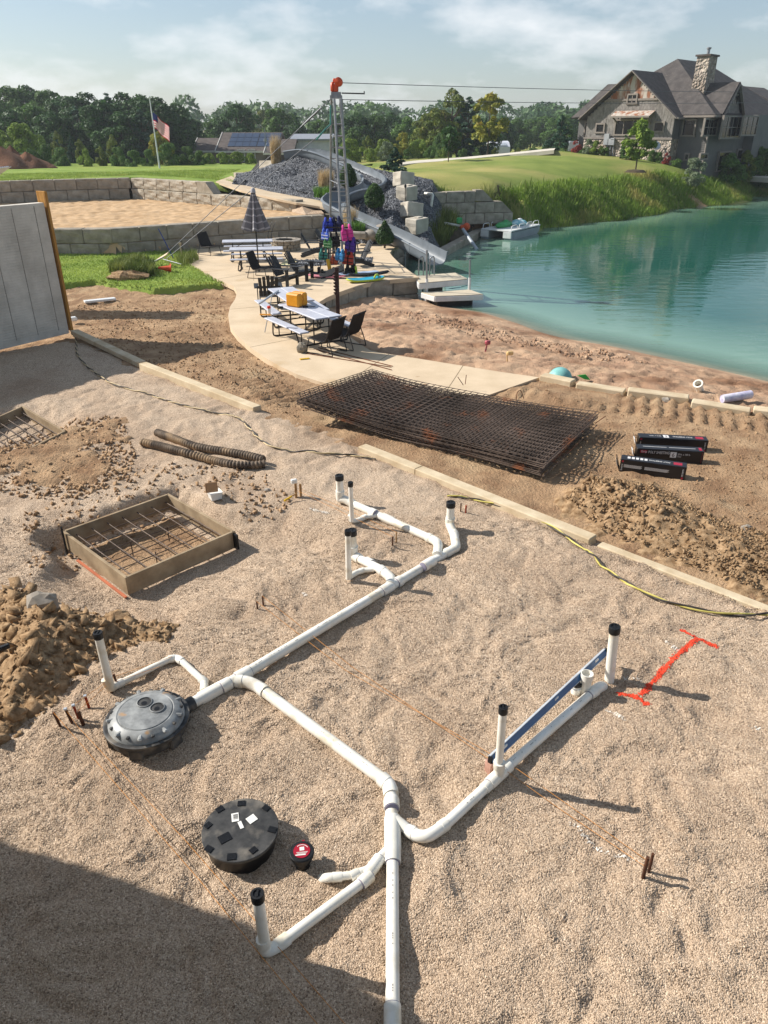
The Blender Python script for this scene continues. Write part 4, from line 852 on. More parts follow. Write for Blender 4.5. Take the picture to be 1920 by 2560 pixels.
for u, r in ((Vector((-.035, .10, 0)), .062), (Vector((.10, .03, 0)), .06)):
    b = MB(); b.lathe([(r * 1.12, .238), (r * 1.12, .252), (r, .254), (r, .241), (r * .9, .2405)], c_ + u, 20); b.build('hole_collar', M_basin, sb, smooth=40)
    b = MB(); b.lathe([(r * .96, .2455), (r * .5, .247), (0, .2475)], c_ + u, 20); b.build('hole', M_basin2, sb)
    b = MB(); b.lathe([(r * .42, .2485), (0, .249)], c_ + u + Vector((.0, -.012, 0)), 14); b.build('hole_shade_disc', M_tape, sb)  # flat black disc, its colour stands in for the dark inside the hole
b = MB(); d = (A1 - A0).normalized(); b.tube([A0 - d * .12, A0 + d * .05], R4 * 1.28, 18); b.tube([A0 - d * .03, A0 - d * .02], R4 * 1.36, 18); b.build('rubber_coupling', M_basin2, sb, smooth=40)
c_ = gp(520, 1800, .12); c_.z = zg(c_.x, c_.y); zt = .17
s2 = thing('basin_cover', 'flat black round basin cover with tape patches and white stickers', 'basin cover', c_)
b = MB(); b.lathe([(.25, -.05), (.268, .10), (.272, zt - .012)], c_, 48); b.build('basin_side', M_tape, s2, smooth=40)
b = MB(); b.lathe([(.272, zt - .03), (.288, zt - .028), (.290, zt - .004), (.286, zt), (0, zt + .004)], c_, 56); b.build('lid', M_basin2, s2, smooth=30)
for dx_, dy_, s_, a in ((-.10, -.085, .075, .6), (-.03, .235, .05, .1), (.17, .19, .045, -.6), (.245, -.01, .05, -.3), (.13, -.19, .045, .8), (-.02, -.245, .055, .1), (-.20, -.18, .05, -.5), (-.25, .03, .045, .9), (-.19, .18, .05, .7)):
    b = MB(); b.box(c_ + Vector((dx_, dy_, zt + .005)), (s_ * 1.2, s_, .004), a); b.build('tape_patch', M_tape, s2)
M_sticker = mat('white_sticker', '#e8e6e0', '#d8d6cf', rough=.5)
for dx_, dy_, w_, h_, a, bars in ((-.055, .10, .055, .08, .25, 7), (.075, .085, .07, .065, .75, 0), (.0, .03, .028, .07, .5, 0)):
    b = MB(); b.box(c_ + Vector((dx_, dy_, zt + .006)), (w_, h_, .003), a); s_ = b.build('sticker', M_sticker, s2)
    if bars:
        b = MB(); M = Matrix.Rotation(a, 3, 'Z')
        for k in range(bars): b.box(c_ + Vector((dx_, dy_, zt + .0082)) + M @ Vector((.004, .024 - k * .007, 0)), (.036, rnd.uniform(.002, .004), .001), M=M)
        b.build('barcode', M_tape, s_)
M_redlab = mat('red_label', '#a3182c', '#93142a', rough=.4)
c_ = gp(654, 1868, .0); pot = thing('black_pot', 'small black capped fitting with a round red and white label', 'pipe fitting', c_)
b = MB(); b.lathe([(.055, -.04), (.06, .06), (.075, .075), (.078, .11), (.09, .115), (.093, .145), (.086, .152), (0, .154)], c_, 32); b.build('pot_body', M_black, pot, smooth=35)
b = MB(); b.lathe([(.062, .1545), (.062, .1565), (0, .157)], c_, 28); lb = b.build('label', M_redlab, pot)
b = MB()
b.box(c_ + Vector((0, .016, .1578)), (.034, .03, .001), .15); b.box(c_ + Vector((-.005, -.036, .1578)), (.075, .009, .001), .12)
for k in range(3): b.box(c_ + Vector((.004, -.012 - .007 * k, .1578)), (.085 - .01 * k, .0028, .001), .12)
for k in range(9):
    a = .7 + k * .2; b.box(c_ + Vector((.05 * math.cos(a), .05 * math.sin(a), .1578)), (.005, .008, .001), a)
b.build('lettering', M_sticker, lb)
b = MB(); b.box(c_ + Vector((.0, .098, .12)), (.02, .03, .02)); b.build('tab', M_redlab, pot)

# ---- the level on its brick
lv0, lv1 = gp(1060, 1641, .15), gp(1308, 1408, .17)
M_lblue = mat('blue_anodised', '#2f5f8c', '#27537d', scale=8, rough=.35, spec=.5)
M_alu = mat('bare_aluminium', '#c3c8cc', '#aeb4ba', scale=10, rough=.35, metal=.3)
lev = thing('spirit_level', 'long blue spirit level lying beside the right-hand drain pipe', 'spirit level', lv0)
d = (lv1 - lv0).normalized(); sd0 = Vector((d.y, -d.x, 0)).normalized(); lup = (Vector((0, 0, 1)) - sd0 * .55).normalized(); sd_ = d.cross(lup)
b = MB(); b.bar(lv0, lv1, .022, .062, up=lup); b.build('level_body', M_lblue, lev)
b = MB(); b.bar(lv0 + lup * .0335, lv1 + lup * .0335, .027, .005, up=lup); b.bar(lv0 - lup * .0335, lv1 - lup * .0335, .027, .005, up=lup); b.build('level_flange', M_alu, lev)
b = MB(); b.bar(lv0 - d * .02, lv0 + d * .006, .032, .07); b.bar(lv1 - d * .006, lv1 + d * .015, .032, .07); b.build('end_cap', M_black, lev)
for f in (.10, .52, .9):
    b = MB(); p = lv0.lerp(lv1, f); b.bar(p - d * .03, p + d * .03, .026, .04); b.build('vial', M_sticker if f != .52 else M_alu, lev)
M_brick = mat('pinkish_brick', '#b58f80', '#96705f', scale=9, rough=.9, bump=.3, bscale=40)
c_ = gp(1058, 1668, 0); b = MB(); b.box(c_ + Vector((0, 0, .045)), (.06, .09, .16), .5, ch=.006); tag(b.build('brick', M_brick), 'pink brick standing under the end of the blue level', 'brick')
c_ = gp(1262, 1497, 0); pf_ = thing('pipe_fitting', 'open white pipe end standing in the gravel behind the level', 'pipe fitting', c_)
b = MB(); b.lathe([(.052, -.03), (.052, .17), (.060, .175), (.060, .245), (.053, .246), (.052, .20), (0, .19)], c_, 22); b.build('socket', M_pvc, pf_, smooth=40)
c_ = gp(1243, 1497, 0); pf_ = thing('pipe_fitting', 'short white pipe stub with a black and steel clamp band under the level', 'pipe fitting', c_)
b = MB(); b.lathe([(.045, -.03), (.048, .05), (.045, .055), (.045, .13), (.04, .13), (.04, .11), (0, .10)], c_, 22); b.build('stub', M_pvc, pf_, smooth=40)
b = MB(); b.lathe([(.046, .10), (.05, .10), (.05, .13), (.046, .131)], c_, 22); b.build('rubber_band', M_black, pf_, smooth=40)
b = MB(); b.lathe([(.046, .07), (.049, .07), (.049, .085), (.046, .086)], c_, 22); b.build('steel_clamp', M_alu, pf_, smooth=40)

# ---- stakes and strings
M_stake = mat('rusty_stake', '#5d3a26', '#3c2417', scale=12, rough=.9)
M_ostake = mat('orange_stake', '#a8431f', '#7d3016', scale=12, rough=.8)
M_wstake = mat('pine_stake', '#b08a5c', '#8d6a42', scale=8, rough=.85)
M_string = mat('orange_string', '#c98b4a', '#b5762f', rough=.9)
stakes = {}
def stake(key, x, y, h, r, m, lab, lean=(0, 0), cat='stake', cap=None):
    p = gp(x, y, 0); b = MB(); tp = p + Vector((lean[0], lean[1], h)); b.tube([p - Vector((lean[0], lean[1], h)) * .25, tp], r, 8)
    o = tag(b.build('stake', m), lab, cat, 'string-line stakes in the gravel'); stakes[key] = tp
    if cap:
        b = MB(); b.box(tp, (.03, .03, .018), .3, ch=.004); b.build('stake_top', cap, o)
    return o
stake('l1', 131, 1570, .17, .012, M_stake, 'leftmost rusty rebar stake of the cluster before the clay heap', (-.03, 0))
stake('l2', 156, 1562, .17, .013, M_stake, 'dark steel stake second from the left before the clay heap', (-.03, 0), cap=M_alu)
stake('l3', 170, 1552, .16, .012, M_ostake, 'orange-rusty stake with string wound on it before the clay heap', (-.02, 0), cap=M_alu)
stake('l4', 180, 1565, .16, .017, M_stake, 'thick dark stake in front of the orange-rusty ones', (-.02, 0))
stake('l5', 192, 1528, .14, .013, M_ostake, 'bright red-orange stake between the cluster and the leaning riser', (-.01, 0), cap=M_alu)
stake('l6', 242, 1497, .17, .011, M_stake, 'rusty rebar stake touching the foot of the leaning riser', (-.02, 0))
stake('l7', 256, 1486, .17, .011, M_stake, 'dark rebar stake just right of the leaning riser', (-.02, 0))
stake('m1', 556, 1315, .10, .010, M_stake, 'rusty rebar stake left of a pair near the middle of the gravel')
stake('m2', 569, 1308, .13, .010, M_stake, 'taller rusty rebar stake of the pair near the middle of the gravel')
stake('u1', 848, 1178, .13, .010, M_stake, 'dark thin stake inside the loop of the far drain pipes')
stake('u2', 856, 1171, .15, .009, M_wstake, 'brown thin stake beside the dark one inside the far pipe loop')
stake('r1', 995, 1105, .13, .010, M_stake, 'rusty stake left of a pair beside the rightmost far riser')
stake('r2', 1006, 1108, .12, .012, M_ostake, 'orange-rusty stake right of a pair beside the far riser')
stake('f1', 1389, 1896, .22, .014, M_stake, 'thick brown stake in front of a pair on the bare right gravel')
stake('f2', 1401, 1884, .20, .012, M_stake, 'thin brown stake behind another on the bare right gravel')
b = MB(); p = gp(640, 1075, 0); b.box(p + Vector((0, 0, .11)), (.035, .035, .32), .2); o = tag(b.build('wooden_stake', M_wstake), 'square wooden stake with a pale splintered top by the yellow handle', 'stake', 'string-line stakes in the gravel')
b = MB(); b.box(p + Vector((-.02, 0, .27)), (.09, .06, .07), .4, ch=.012); b.build('stake_top', M_sticker, o); stakes['w1'] = p + Vector((0, 0, .13))
b = MB(); p = gp(650, 1072, 0); b.box(p + Vector((0, 0, .07)), (.03, .03, .26), .5); tag(b.build('wooden_stake', M_wstake), 'shorter wooden stake right of the splintered one', 'stake', 'string-line stakes in the gravel')
M_yell = mat('yellow_plastic', '#d9b02c', '#c79c1e', rough=.45)
hm_ = thing('hammer', 'yellow-handled tool leaning against the wooden stakes', 'tool', gp(620, 1080))
b = MB(); b.tube([gp(614, 1082, .03), gp(630, 1072, .08)], [.018, .014], 8); b.build('grip', M_yell, hm_, smooth=40)
b = MB(); b.tube([gp(630, 1072, .08), gp(641, 1066, .11)], [.012, .012], 8); b.build('handle', M_wstake, hm_)
def string(lab, P, r=.0022, m=None):
    b = MB(); b.tube(P, r, 5); tag(b.build('string_line', m or M_string), lab, 'string', 'builder strings over the gravel')
string('orange string running from the leftmost stake past the flat basin cover to the front', [stakes['l1'], gp(430, 1900, .05), gp(560, 2060, .05), gp(700, 2230, .04), gp(760, 2310, .04)])
string('orange string from the thick dark stake to the right of the capped front riser', [stakes['l2'], gp(170, 1572, .10), gp(400, 1815, .06), gp(600, 2045, .08), gp(745, 2212, .05), gp(830, 2310, .05)])
string('orange string from the stake cluster along the left vent pipe', [stakes['l3'], stakes['l7'] - Vector((0, 0, .03)), gp(372, 1418, .08)])
string('orange string from the wound stake past the leaning riser', [stakes['l4'], stakes['l6'] - Vector((0, 0, .06)), gp(345, 1440, .10)])
string('long orange string from the middle stakes across the gravel to the right-hand pair', [stakes['m2'], gp(760, 1440, .08), gp(1075, 1652, .10), gp(1210, 1748, .05), stakes['f1'] - Vector((0, 0, .1))])
string('orange string from the near middle stake across the gravel under the level', [stakes['m1'], gp(745, 1447, .08), gp(1120, 1663, .08), stakes['f2'] - Vector((0, 0, .1))])
string('orange string from the wooden stake to the dark stake in the pipe loop', [stakes['w1'], stakes['u1']])
string('orange string from the shorter wooden stake to the brown stake in the pipe loop', [stakes['w1'] + Vector((.09, .05, -.02)), stakes['u2']])

# ---- paint on the gravel
def ground_mark(name, lab, cat, strokes, m, w, ragged, parts=1):
    xs, ys = [], []
    for P in strokes:
        for p in P: xs.append(p.x); ys.append(p.y)
    X, Y = np.meshgrid(np.arange(min(xs) - w * 2, max(xs) + w * 2, .008), np.arange(min(ys) - w * 2, max(ys) + w * 2, .008))
    d = np.full(X.shape, 9.)
    for P in strokes:
        for a, b_ in zip(P[:-1], P[1:]):
            e = np.array([b_.x - a.x, b_.y - a.y]); t = np.clip(((X - a.x) * e[0] + (Y - a.y) * e[1]) / (e @ e), 0, 1); d = np.minimum(d, np.hypot(X - a.x - t * e[0], Y - a.y - t * e[1]))
    v = d + ragged * (_hash(np.floor(X / .012), np.floor(Y / .012), 9) - .5) + .01 * fbm(X * 12, Y * 12, 2, 4)
    Z = Hgravel(X, Y) + .05 + .006; ok = v < w; idx = np.arange(X.size).reshape(X.shape)
    fm = ok[:-1, :-1] & ok[1:, 1:]
    F = np.stack([idx[:-1, :-1][fm], idx[:-1, 1:][fm], idx[1:, 1:][fm], idx[1:, :-1][fm]], 1); used = np.unique(F); rm = np.zeros(X.size, int); rm[used] = np.arange(len(used))
    o = numesh(name, np.stack([X.ravel(), Y.ravel(), Z.ravel()], 1)[used], rm[F], m, smooth=True); return tag(o, lab, cat)
M_redp = stone_mat('red_marking_paint', .013, [(0, '#c43a22'), (1, '#f0583a'), (.4, '#d8442a'), (.7, '#e84e32')], tintnoise=(.6, '#e0a090', .3))
M_whip = stone_mat('white_marking_paint', .013, [(0, '#b9ad9c'), (1, '#e9e4dc'), (.4, '#cbbfae'), (.7, '#ddd6ca')], tintnoise=(.6, '#e0d0c0', .3))
ground_mark('paint_mark', 'bright red sprayed line with a bar across each end', 'paint mark', [[gp(1475, 1364), gp(1508, 1380), gp(1545, 1396)], [gp(1508, 1380), gp(1450, 1428), gp(1385, 1500)], [gp(1338, 1499), gp(1372, 1505), gp(1397, 1522)]], M_redp, .034, .035)
for lab, P, w_ in [('short white sprayed dash between the red mark and the cords', [(1438, 1387), (1462, 1404)], .016), ('white sprayed dash beside the shadow of the tall right riser', [(1350, 1465), (1385, 1472)], .018), ('white sprayed dash below the red mark', [(1312, 1535), (1345, 1553)], .026),
                   ('white sprayed dash near the far risers', [(672, 1100), (706, 1108)], .03), ('small white sprayed dot near the middle stakes', [(652, 1282), (660, 1286)], .02), ('small white sprayed dot right of the red mark', [(1625, 1570), (1637, 1574)], .018)]:
    ground_mark('paint_mark', lab, 'paint mark', [[gp(*p) for p in P]], M_whip, w_, .05)
ground_mark('paint_mark', 'faint broken white sprayed line leading to the two right stakes', 'paint mark', [[gp(1232, 1775), gp(1270, 1812), gp(1295, 1838), gp(1345, 1850), gp(1375, 1862)]], M_whip, .012, .07)

# ---- footing forms with reinforcement
def form(lab, corners, zt, hgt, nb, mb_, stakes_=True):
    root = thing('footing_form', lab, 'form', sum((Vector(c) for c in corners), Vector()) / 4)
    n = len(corners)
    for i in range(n):
        a, b_ = Vector(corners[i]), Vector(corners[(i + 1) % n]); d = (b_ - a).normalized(); ex = .02 if i % 2 else .0
        b = MB(); b.bar((a.x - d.x * ex, a.y - d.y * ex, zt - hgt / 2), (b_.x + d.x * ex, b_.y + d.y * ex, zt - hgt / 2), .04, hgt, ch=.004); b.build('board', M_formw, root)
    a, b_, c, d = [Vector(c) for c in corners]
    for k in range(nb):
        f = (k + .6) / nb; p, q = a.lerp(b_, f), d.lerp(c, f); e = (q - p) * .03; b = MB(); b.tube([Vector((p.x + e.x, p.y + e.y, zt - .085)), Vector((q.x - e.x, q.y - e.y, zt - .10))], .008, 6); b.build('rebar', M_rbar, root)
    for k in range(mb_):
        f = (k + .7) / mb_; p, q = a.lerp(d, f), b_.lerp(c, f); e = (q - p) * .04; b = MB(); b.tube([Vector((p.x + e.x * rnd.uniform(.3, 2), p.y + e.y, zt - .10)), Vector((q.x - e.x * rnd.uniform(.3, 2), q.y - e.y, zt - .115))], .008, 6); b.build('rebar', M_rbar, root)
    for i, f in ((0, .35), (0, .7), (2, .4)):
        p = (a.lerp(b_, f) * .55 + d.lerp(c, f) * .45) if i == 0 else (a.lerp(b_, f) * .25 + d.lerp(c, f) * .75); b = MB(); b.tube([Vector((p.x, p.y, zt - .09)), Vector((p.x, p.y, zt - .32))], .008, 6); b.build('rebar_chair', M_rbar, root)
    return root
M_rbar = mat('steel_rebar', '#6a5a4e', '#45372e', scale=14, rough=.7, metal=.2)
FC = [at(137, 1147, .08), at(363, 1067, .08), at(504, 1147, .08), at(272, 1246, .08)]
fm_ = form('square wooden footing form holding a grid of rebar in its pit', FC, .08, .25, 7, 6)
a, b_ = FC[0], FC[3]; b = MB(); p = a.lerp(b_, .05) + Vector((-.035, -.03, 0)); b.box((p.x, p.y, -.02), (.022, .022, .42), .8); b.build('steel_pin', M_black, fm_)
b = MB(); p = FC[2] + Vector((.03, -.05, 0)); b.box((p.x, p.y, -.05), (.03, .09, .22), .8); b.build('clamp', M_black, fm_)
pts_ = [(p.x, p.y) for p in FC]
sheet('pit_soil', pts_, lambda x, y: Hgravel(x, y) + .03 + .03 * np.abs(fbm(x * 6, y * 6, 3, 119)), np.arange(-4.5, -1.8, .03), np.arange(7.4, 10, .03), M_dirt, lift=.03, width=.08)
M_stringo = mat('orange_paint_line', '#b56a4a', rough=.9)
b = MB(); b.bar(Vector((a.x - .05, a.y - .05, -.175)).lerp(Vector((b_.x, b_.y - .05, -.175)), .25), (b_.x - .02, b_.y - .06, -.178), .035, .015); tag(b.build('sprayed_line', M_stringo, fm_))
F2 = [at(-70, 930, .04), at(48, 877, .04), at(139, 931, .04), at(20, 990, .04)]
form('wooden footing form with rebar at the left edge, half buried by clay', F2, .04, .24, 7, 6)
# ---- corrugated hoses
M_hose = mat('black_corrugated_plastic', '#7d6c59', '#4a3e33', scale=5, rough=.75, c3='#a58a69', s3=2.5, r3=(.52, .66))
def hose(lab, L, r=.072):
    P = smooth_pts([gp(x, y, r * .8 + dz) for x, y, dz in L], 8); Q = [P[0]]; 
    for a, b_ in zip(P[:-1], P[1:]):
        k = max(1, int((b_ - a).length / .012)); Q += [a.lerp(b_, (i + 1) / k) for i in range(k)]
    rs = [r * (1.0 if (i // 2) % 2 else .80) for i in range(len(Q))]; b = MB(); b.tube(Q, rs, 14); return tag(b.build('corrugated_hose', M_hose, smooth=60), lab, 'drain hose', 'black corrugated drain hoses')
hose('dusty black corrugated hose in front, with a crushed left end', [(306, 955, 0), (345, 963, 0), (400, 978, 0), (450, 992, 0), (500, 1003, 0), (545, 1005, 0), (572, 1002, 0)])
hose('dusty black corrugated hose behind, crossing under the front one', [(338, 934, 0), (370, 945, 0), (412, 961, 0), (440, 968, .01), (490, 976, 0), (535, 984, 0), (570, 993, .02)])
M_tan = mat('tan_lid', '#b18a64', '#a37d58', rough=.5)
c_ = gp(465, 1076, 0); tb = thing('plastic_tub', 'white plastic tub with its tan lid standing open', 'tub', c_)
b = MB(); s_ = .085
for k, (h0, h1, w0, w1) in enumerate(((0, .10, .075, .088), (.10, .115, .095, .095))):
    M = Matrix.Rotation(.55, 3, 'Z'); vs = [c_ + M @ Vector((x * w0, y * w0, h0)) for x, y in ((-1, -1), (1, -1), (1, 1), (-1, 1))] + [c_ + M @ Vector((x * w1, y * w1, h1)) for x, y in ((-1, -1), (1, -1), (1, 1), (-1, 1))]
    b.add(vs, [(3, 2, 1, 0), (0, 1, 5, 4), (1, 2, 6, 5), (2, 3, 7, 6), (3, 0, 4, 7)])
b.box(c_ + Vector((0, 0, .02)), (.1, .1, .01), .55); b.build('tub_body', M_sticker, tb)
b = MB(); Ml = Matrix.Rotation(.3, 3, 'Z') @ Matrix.Rotation(R(76), 3, 'X'); b.box(c_ + Vector((-.03, -.03, .19)), (.18, .15, .014), M=Ml, ch=.006); b.box(c_ + Vector((-.03, -.035, .19)), (.14, .11, .02), M=Ml, ch=.006); b.build('lid', M_tan, tb)
# ---- welded mesh sheets
M_mesh = mat('rusty_mesh_wire', '#695a50', '#41362e', scale=1.2, rough=.8, metal=.0, c3='#8a5434', s3=1.6, r3=(.56, .66))
mc = [at(645, 874, .30), at(803, 813, .25), at(1288, 901, .25), at(1172, 1008, .25)]
def msurf(u, v, lay):
    p = (mc[0] * (1 - u) + mc[3] * u) * (1 - v) + (mc[1] * (1 - u) + mc[2] * u) * v
    bow = .24 * max(0, (.45 - u) / .45) ** 1.6 * (1 - .5 * v) + .06 * max(0, (u - .5) / .5) ** 1.5 + .05 * math.sin(u * 9 + lay) * .3
    g_ = -.16 * math.sin(math.pi * u) * (1 - v)                      # the near edge hangs into the low spot
    s_ = Vector((mc[0].y - mc[3].y, mc[3].x - mc[0].x, 0)).normalized() * g_ * 1.2
    return Vector((p.x, p.y, 0)) - Vector((s_.x, s_.y, 0)) * 1 + Vector((0, 0, .03 + lay * .025 + bow))
NL = 11
for lay in range(NL):
    b = MB(); ju, jv = rnd.uniform(-.010, .010), rnd.uniform(-.016, .016)
    for i in range(18):
        v = i / 17 + jv; b.tube([msurf(k / 16 + ju, v, lay) for k in range(17)], .0072, 4)
    for i in range(36):
        u = i / 35 + ju; b.tube([msurf(u, k / 6 + jv, lay) + Vector((0, 0, .008)) for k in range(7)], .0072, 4)
    o = b.build('wire_mesh_sheet', M_mesh)
    tag(o, 'topmost rusty welded wire mesh sheet of the stack by the patio end' if lay == NL - 1 else 'rusty welded wire mesh sheet lower in the stack by the patio end', 'wire mesh', 'stack of welded wire mesh sheets')
for P, lab in (([(1005, 830, .12), (1008, 812, .32)], 'bent rusty wire sticking up left of another over the mesh'), ([(1001, 832, .12), (990, 818, .3)], 'short rusty wire sticking up at the back of the mesh'), ([(1115, 866, .05), (1116, 846, .22), (1124, 842, .26), (1130, 858, .1)], 'hooped rusty wire standing behind the mesh'), ([(1285, 915, .1), (1305, 893, .25)], 'loose rusty wire at the right corner of the mesh')):
    b = MB(); p0_ = at(*P[0]); b.tube(smooth_pts([Vector((at(x, y, z).x, p0_.y, z)) for x, y, z in P], 4), .008, 5); tag(b.build('wire', M_rust), lab, 'wire')
for L, lab in (([(642, 902), (0, 0)], ''),):
    pass
for a, b_, lab in (((660, 764), (845, 794), 'long rebar rod lying frontmost on the patio'), ((683, 756), (846, 800), 'rebar rod lying across the frontmost one on the patio'), ((688, 752), (848, 792), 'rebar rod lying farthest back of three on the patio')):
    p, q = at(*a), at(*b_); b = MB(); b.tube([p + Vector((0, 0, .012)), q + Vector((0, 0, .012))], .011, 6); tag(b.build('rebar_rod', M_rust), lab, 'rebar', 'rebar rods lying on the patio')
# ---- boxes of sheeting
M_bbox = mat('black_printed_card', '#151417', '#1b1a1d', scale=3, rough=.35, spec=.4)
M_rprint = mat('red_print', '#a82038', rough=.4); M_wprint = mat('white_print', '#dcdad8', '#cfcdcb', rough=.5)
def text(body, size, M, m, parent, name='lettering', align='LEFT', sx=1.0):
    cu = bpy.data.curves.new(name, 'FONT'); cu.body = body; cu.size = size; cu.extrude = .0006; cu.align_x = align; cu.align_y = 'CENTER'; cu.materials.append(m); cu.resolution_u = 2
    o = bpy.data.objects.new(name, cu); COL.objects.link(o); o.parent = parent
    root = parent
    while root.parent is not None: root = root.parent
    o.matrix_local = INV.get(root.name, Matrix.Identity(4)) @ M @ Matrix.Diagonal((sx, 1, 1, 1)); return o
def sheet_box(lab, a, b_, dep, hgt, style):
    p, q = at(*a), at(*b_); p.z = q.z = zd((p.x + q.x) / 2, (p.y + q.y) / 2); L = (q - p).length; ang = math.atan2(q.y - p.y, q.x - p.x)
    root = thing('sheeting_box', lab, 'box', p, 'boxes of plastic sheeting on the dirt')
    Mw = Matrix.Translation(p) @ Matrix.Rotation(ang, 4, 'Z'); M3 = Mw.to_3x3()
    P_ = lambda x, y, z: Mw @ Vector((x, y, z))
    b = MB(); b.box(P_(L / 2, dep / 2, hgt / 2), (L, dep, hgt), M=M3, ch=.006); bd = b.build('carton', M_bbox, root)
    b = MB(); f0 = [P_(-.004, .01, hgt * .05), P_(-.004, dep - .01, hgt * .05), P_(-.07, dep - .01, hgt * .95), P_(-.07, .01, hgt * .95)]; b.slab(f0, .004); fl = b.build('flap', M_bbox, root)
    b = MB(); b.slab([Mw @ (Mw.inverted() @ p_ * 1) for p_ in [P_(-.035, .03, hgt * .35), P_(-.035, dep - .04, hgt * .35), P_(-.062, dep - .04, hgt * .8), P_(-.062, .03, hgt * .8)]], .010); b.build('flap_print', M_wprint, fl)
    front = Mw @ Matrix.Translation((0, -.0012, 0)) @ Matrix.Rotation(R(90), 4, 'X'); topm = Mw @ Matrix.Translation((0, 0, hgt + .0012))
    def rect(M, x, y, w, h, m, name='print_panel'):
        b = MB(); b.add([M @ Vector(v) for v in ((x, y, 0), (x + w, y, 0), (x + w, y + h, 0), (x, y + h, 0))], [(0, 1, 2, 3)]); return b.build(name, m, bd)
    T = Matrix.Translation
    if style == 'main':
        rect(front, .05, hgt * .66, .11, hgt * .22, M_rprint); text('Grip', .055, front @ T((.06, hgt * .77, .001)), M_wprint, bd)
        text('POLY SHEETING', .066, front @ T((.18, hgt * .74, .001)), M_wprint, bd, sx=.72)
        rect(front, .535, hgt * .40, .10, hgt * .44, M_wprint); text('6', .10, front @ T((.56, hgt * .60, .001)), M_bbox, bd)
        text('20 ft. x 100 ft.', .045, front @ T((.65, hgt * .68, .001)), M_wprint, bd, sx=.8); text('Clear', .03, front @ T((.65, hgt * .5, .001)), M_wprint, bd)
        rect(topm, .10, dep * .5, L * .36, .012, M_wprint); rect(topm, .52, dep * .5, L * .4, .012, M_wprint); rect(topm, L - .07, dep * .2, .045, dep * .6, M_rprint); rect(front, L - .03, .02, .004, hgt * .85, M_rprint)
    if style in ('text', 'back'):
        if style == 'text':
            for x0, w_ in ((.06, .28), (.38, .37)):
                for k in range(4): rect(front, x0, hgt * .58 - k * .013, w_ * (1 - .05 * (k % 2)), .006, M_wprint, 'print_line')
        rect(front, .02, hgt * .78, .03, hgt * .14, M_rprint); rect(front, L - .06, hgt * .03, .03, hgt * .16, M_rprint)
        text('POLY SHEETING', .026, front @ T((.034, hgt * .12, .001)) @ Matrix.Rotation(R(90), 4, 'Z'), M_wprint, bd, sx=.6); text('POLY SHEETING', .03, front @ T((L - .045, hgt * .25, .001)) @ Matrix.Rotation(R(90), 4, 'Z'), M_wprint, bd, sx=.6)
        rect(topm, L - .20, dep * .25, .13, dep * .5, M_rprint)
        text('POLY SHEETING', .062, topm @ T((L - .25, dep * .5, .001)) @ Matrix.Rotation(R(180), 4, 'Z'), M_wprint, bd, sx=.72)
        if style == 'back': rect(topm, L * .36, dep * .2, .09, dep * .6, M_wprint); text('6', .09, topm @ T((L * .36 + .07, dep * .5, .001)) @ Matrix.Rotation(R(180), 4, 'Z'), M_bbox, bd); text('20 ft. x 100 ft.', .045, topm @ T((L * .33, dep * .5, .001)) @ Matrix.Rotation(R(180), 4, 'Z'), M_wprint, bd, sx=.8)
        else:
            for k in range(5): rect(topm, .10 + k * .065, dep * .3, .045, dep * .4, M_wprint)
    return root
sheet_box('black sheeting box in front, small white text lines on its side', (1338, 1011), (1480, 1030), .20, .22, 'text')
sheet_box('black sheeting box in the middle reading poly sheeting on its side', (1374, 988), (1518, 996), .20, .22, 'main')
sheet_box('black sheeting box farthest back, printed upside down on top', (1378, 964), (1527, 972), .20, .22, 'back')
# ---- extension cords
M_cy = mat('yellow_cord', '#c9bd6a', '#b3a552', rough=.6); M_cw = mat('cream_cord', '#c8b48c', '#ab9772', rough=.6); M_cb = mat('dark_cord', '#4a443e', '#332e2a', rough=.6)
def cord(lab, L, m1):
    P = smooth_pts([gp(x, y, .02) for x, y in L], 14); root = thing('extension_cord', lab, 'cord', P[0])
    A, B = [], []; s_ = 0
    for i, p in enumerate(P):
        if i: s_ += (P[i] - P[i - 1]).length
        t = (P[min(i + 1, len(P) - 1)] - P[max(i - 1, 0)]).normalized(); u = Vector((t.y, -t.x, 0)).normalized(); a = s_ * 9 + math.sin(s_ * 2.3) * 1.4
        o = u * math.cos(a) * .017 + Vector((0, 0, 1)) * math.sin(a) * .010
        zz = Vector((p.x, p.y, max(p.z, zg(p.x, p.y) + .014))); A.append(zz + o); B.append(zz - o)
    b = MB(); b.tube(A, .0115, 6); b.build('light_strand', m1, root, smooth=60); b = MB(); b.tube(B, .0115, 6); b.build('dark_strand', M_cb, root, smooth=60)
cord('cream and black twisted cord running from the tall wall past the hoses', [(152, 712), (164, 735), (166, 762), (182, 785), (206, 805), (240, 827), (290, 843), (335, 857), (400, 876), (470, 893), (515, 903), (540, 928), (560, 948), (590, 965), (630, 975), (700, 979), (760, 983), (812, 992)], M_cw)
cord('yellow and black twisted cord along the footing to the right edge', [(966, 1070), (1018, 1077), (1080, 1092), (1130, 1110), (1185, 1134), (1232, 1164), (1262, 1188), (1300, 1222), (1345, 1253), (1400, 1284), (1465, 1306), (1540, 1322), (1600, 1328), (1680, 1325)], M_cy)
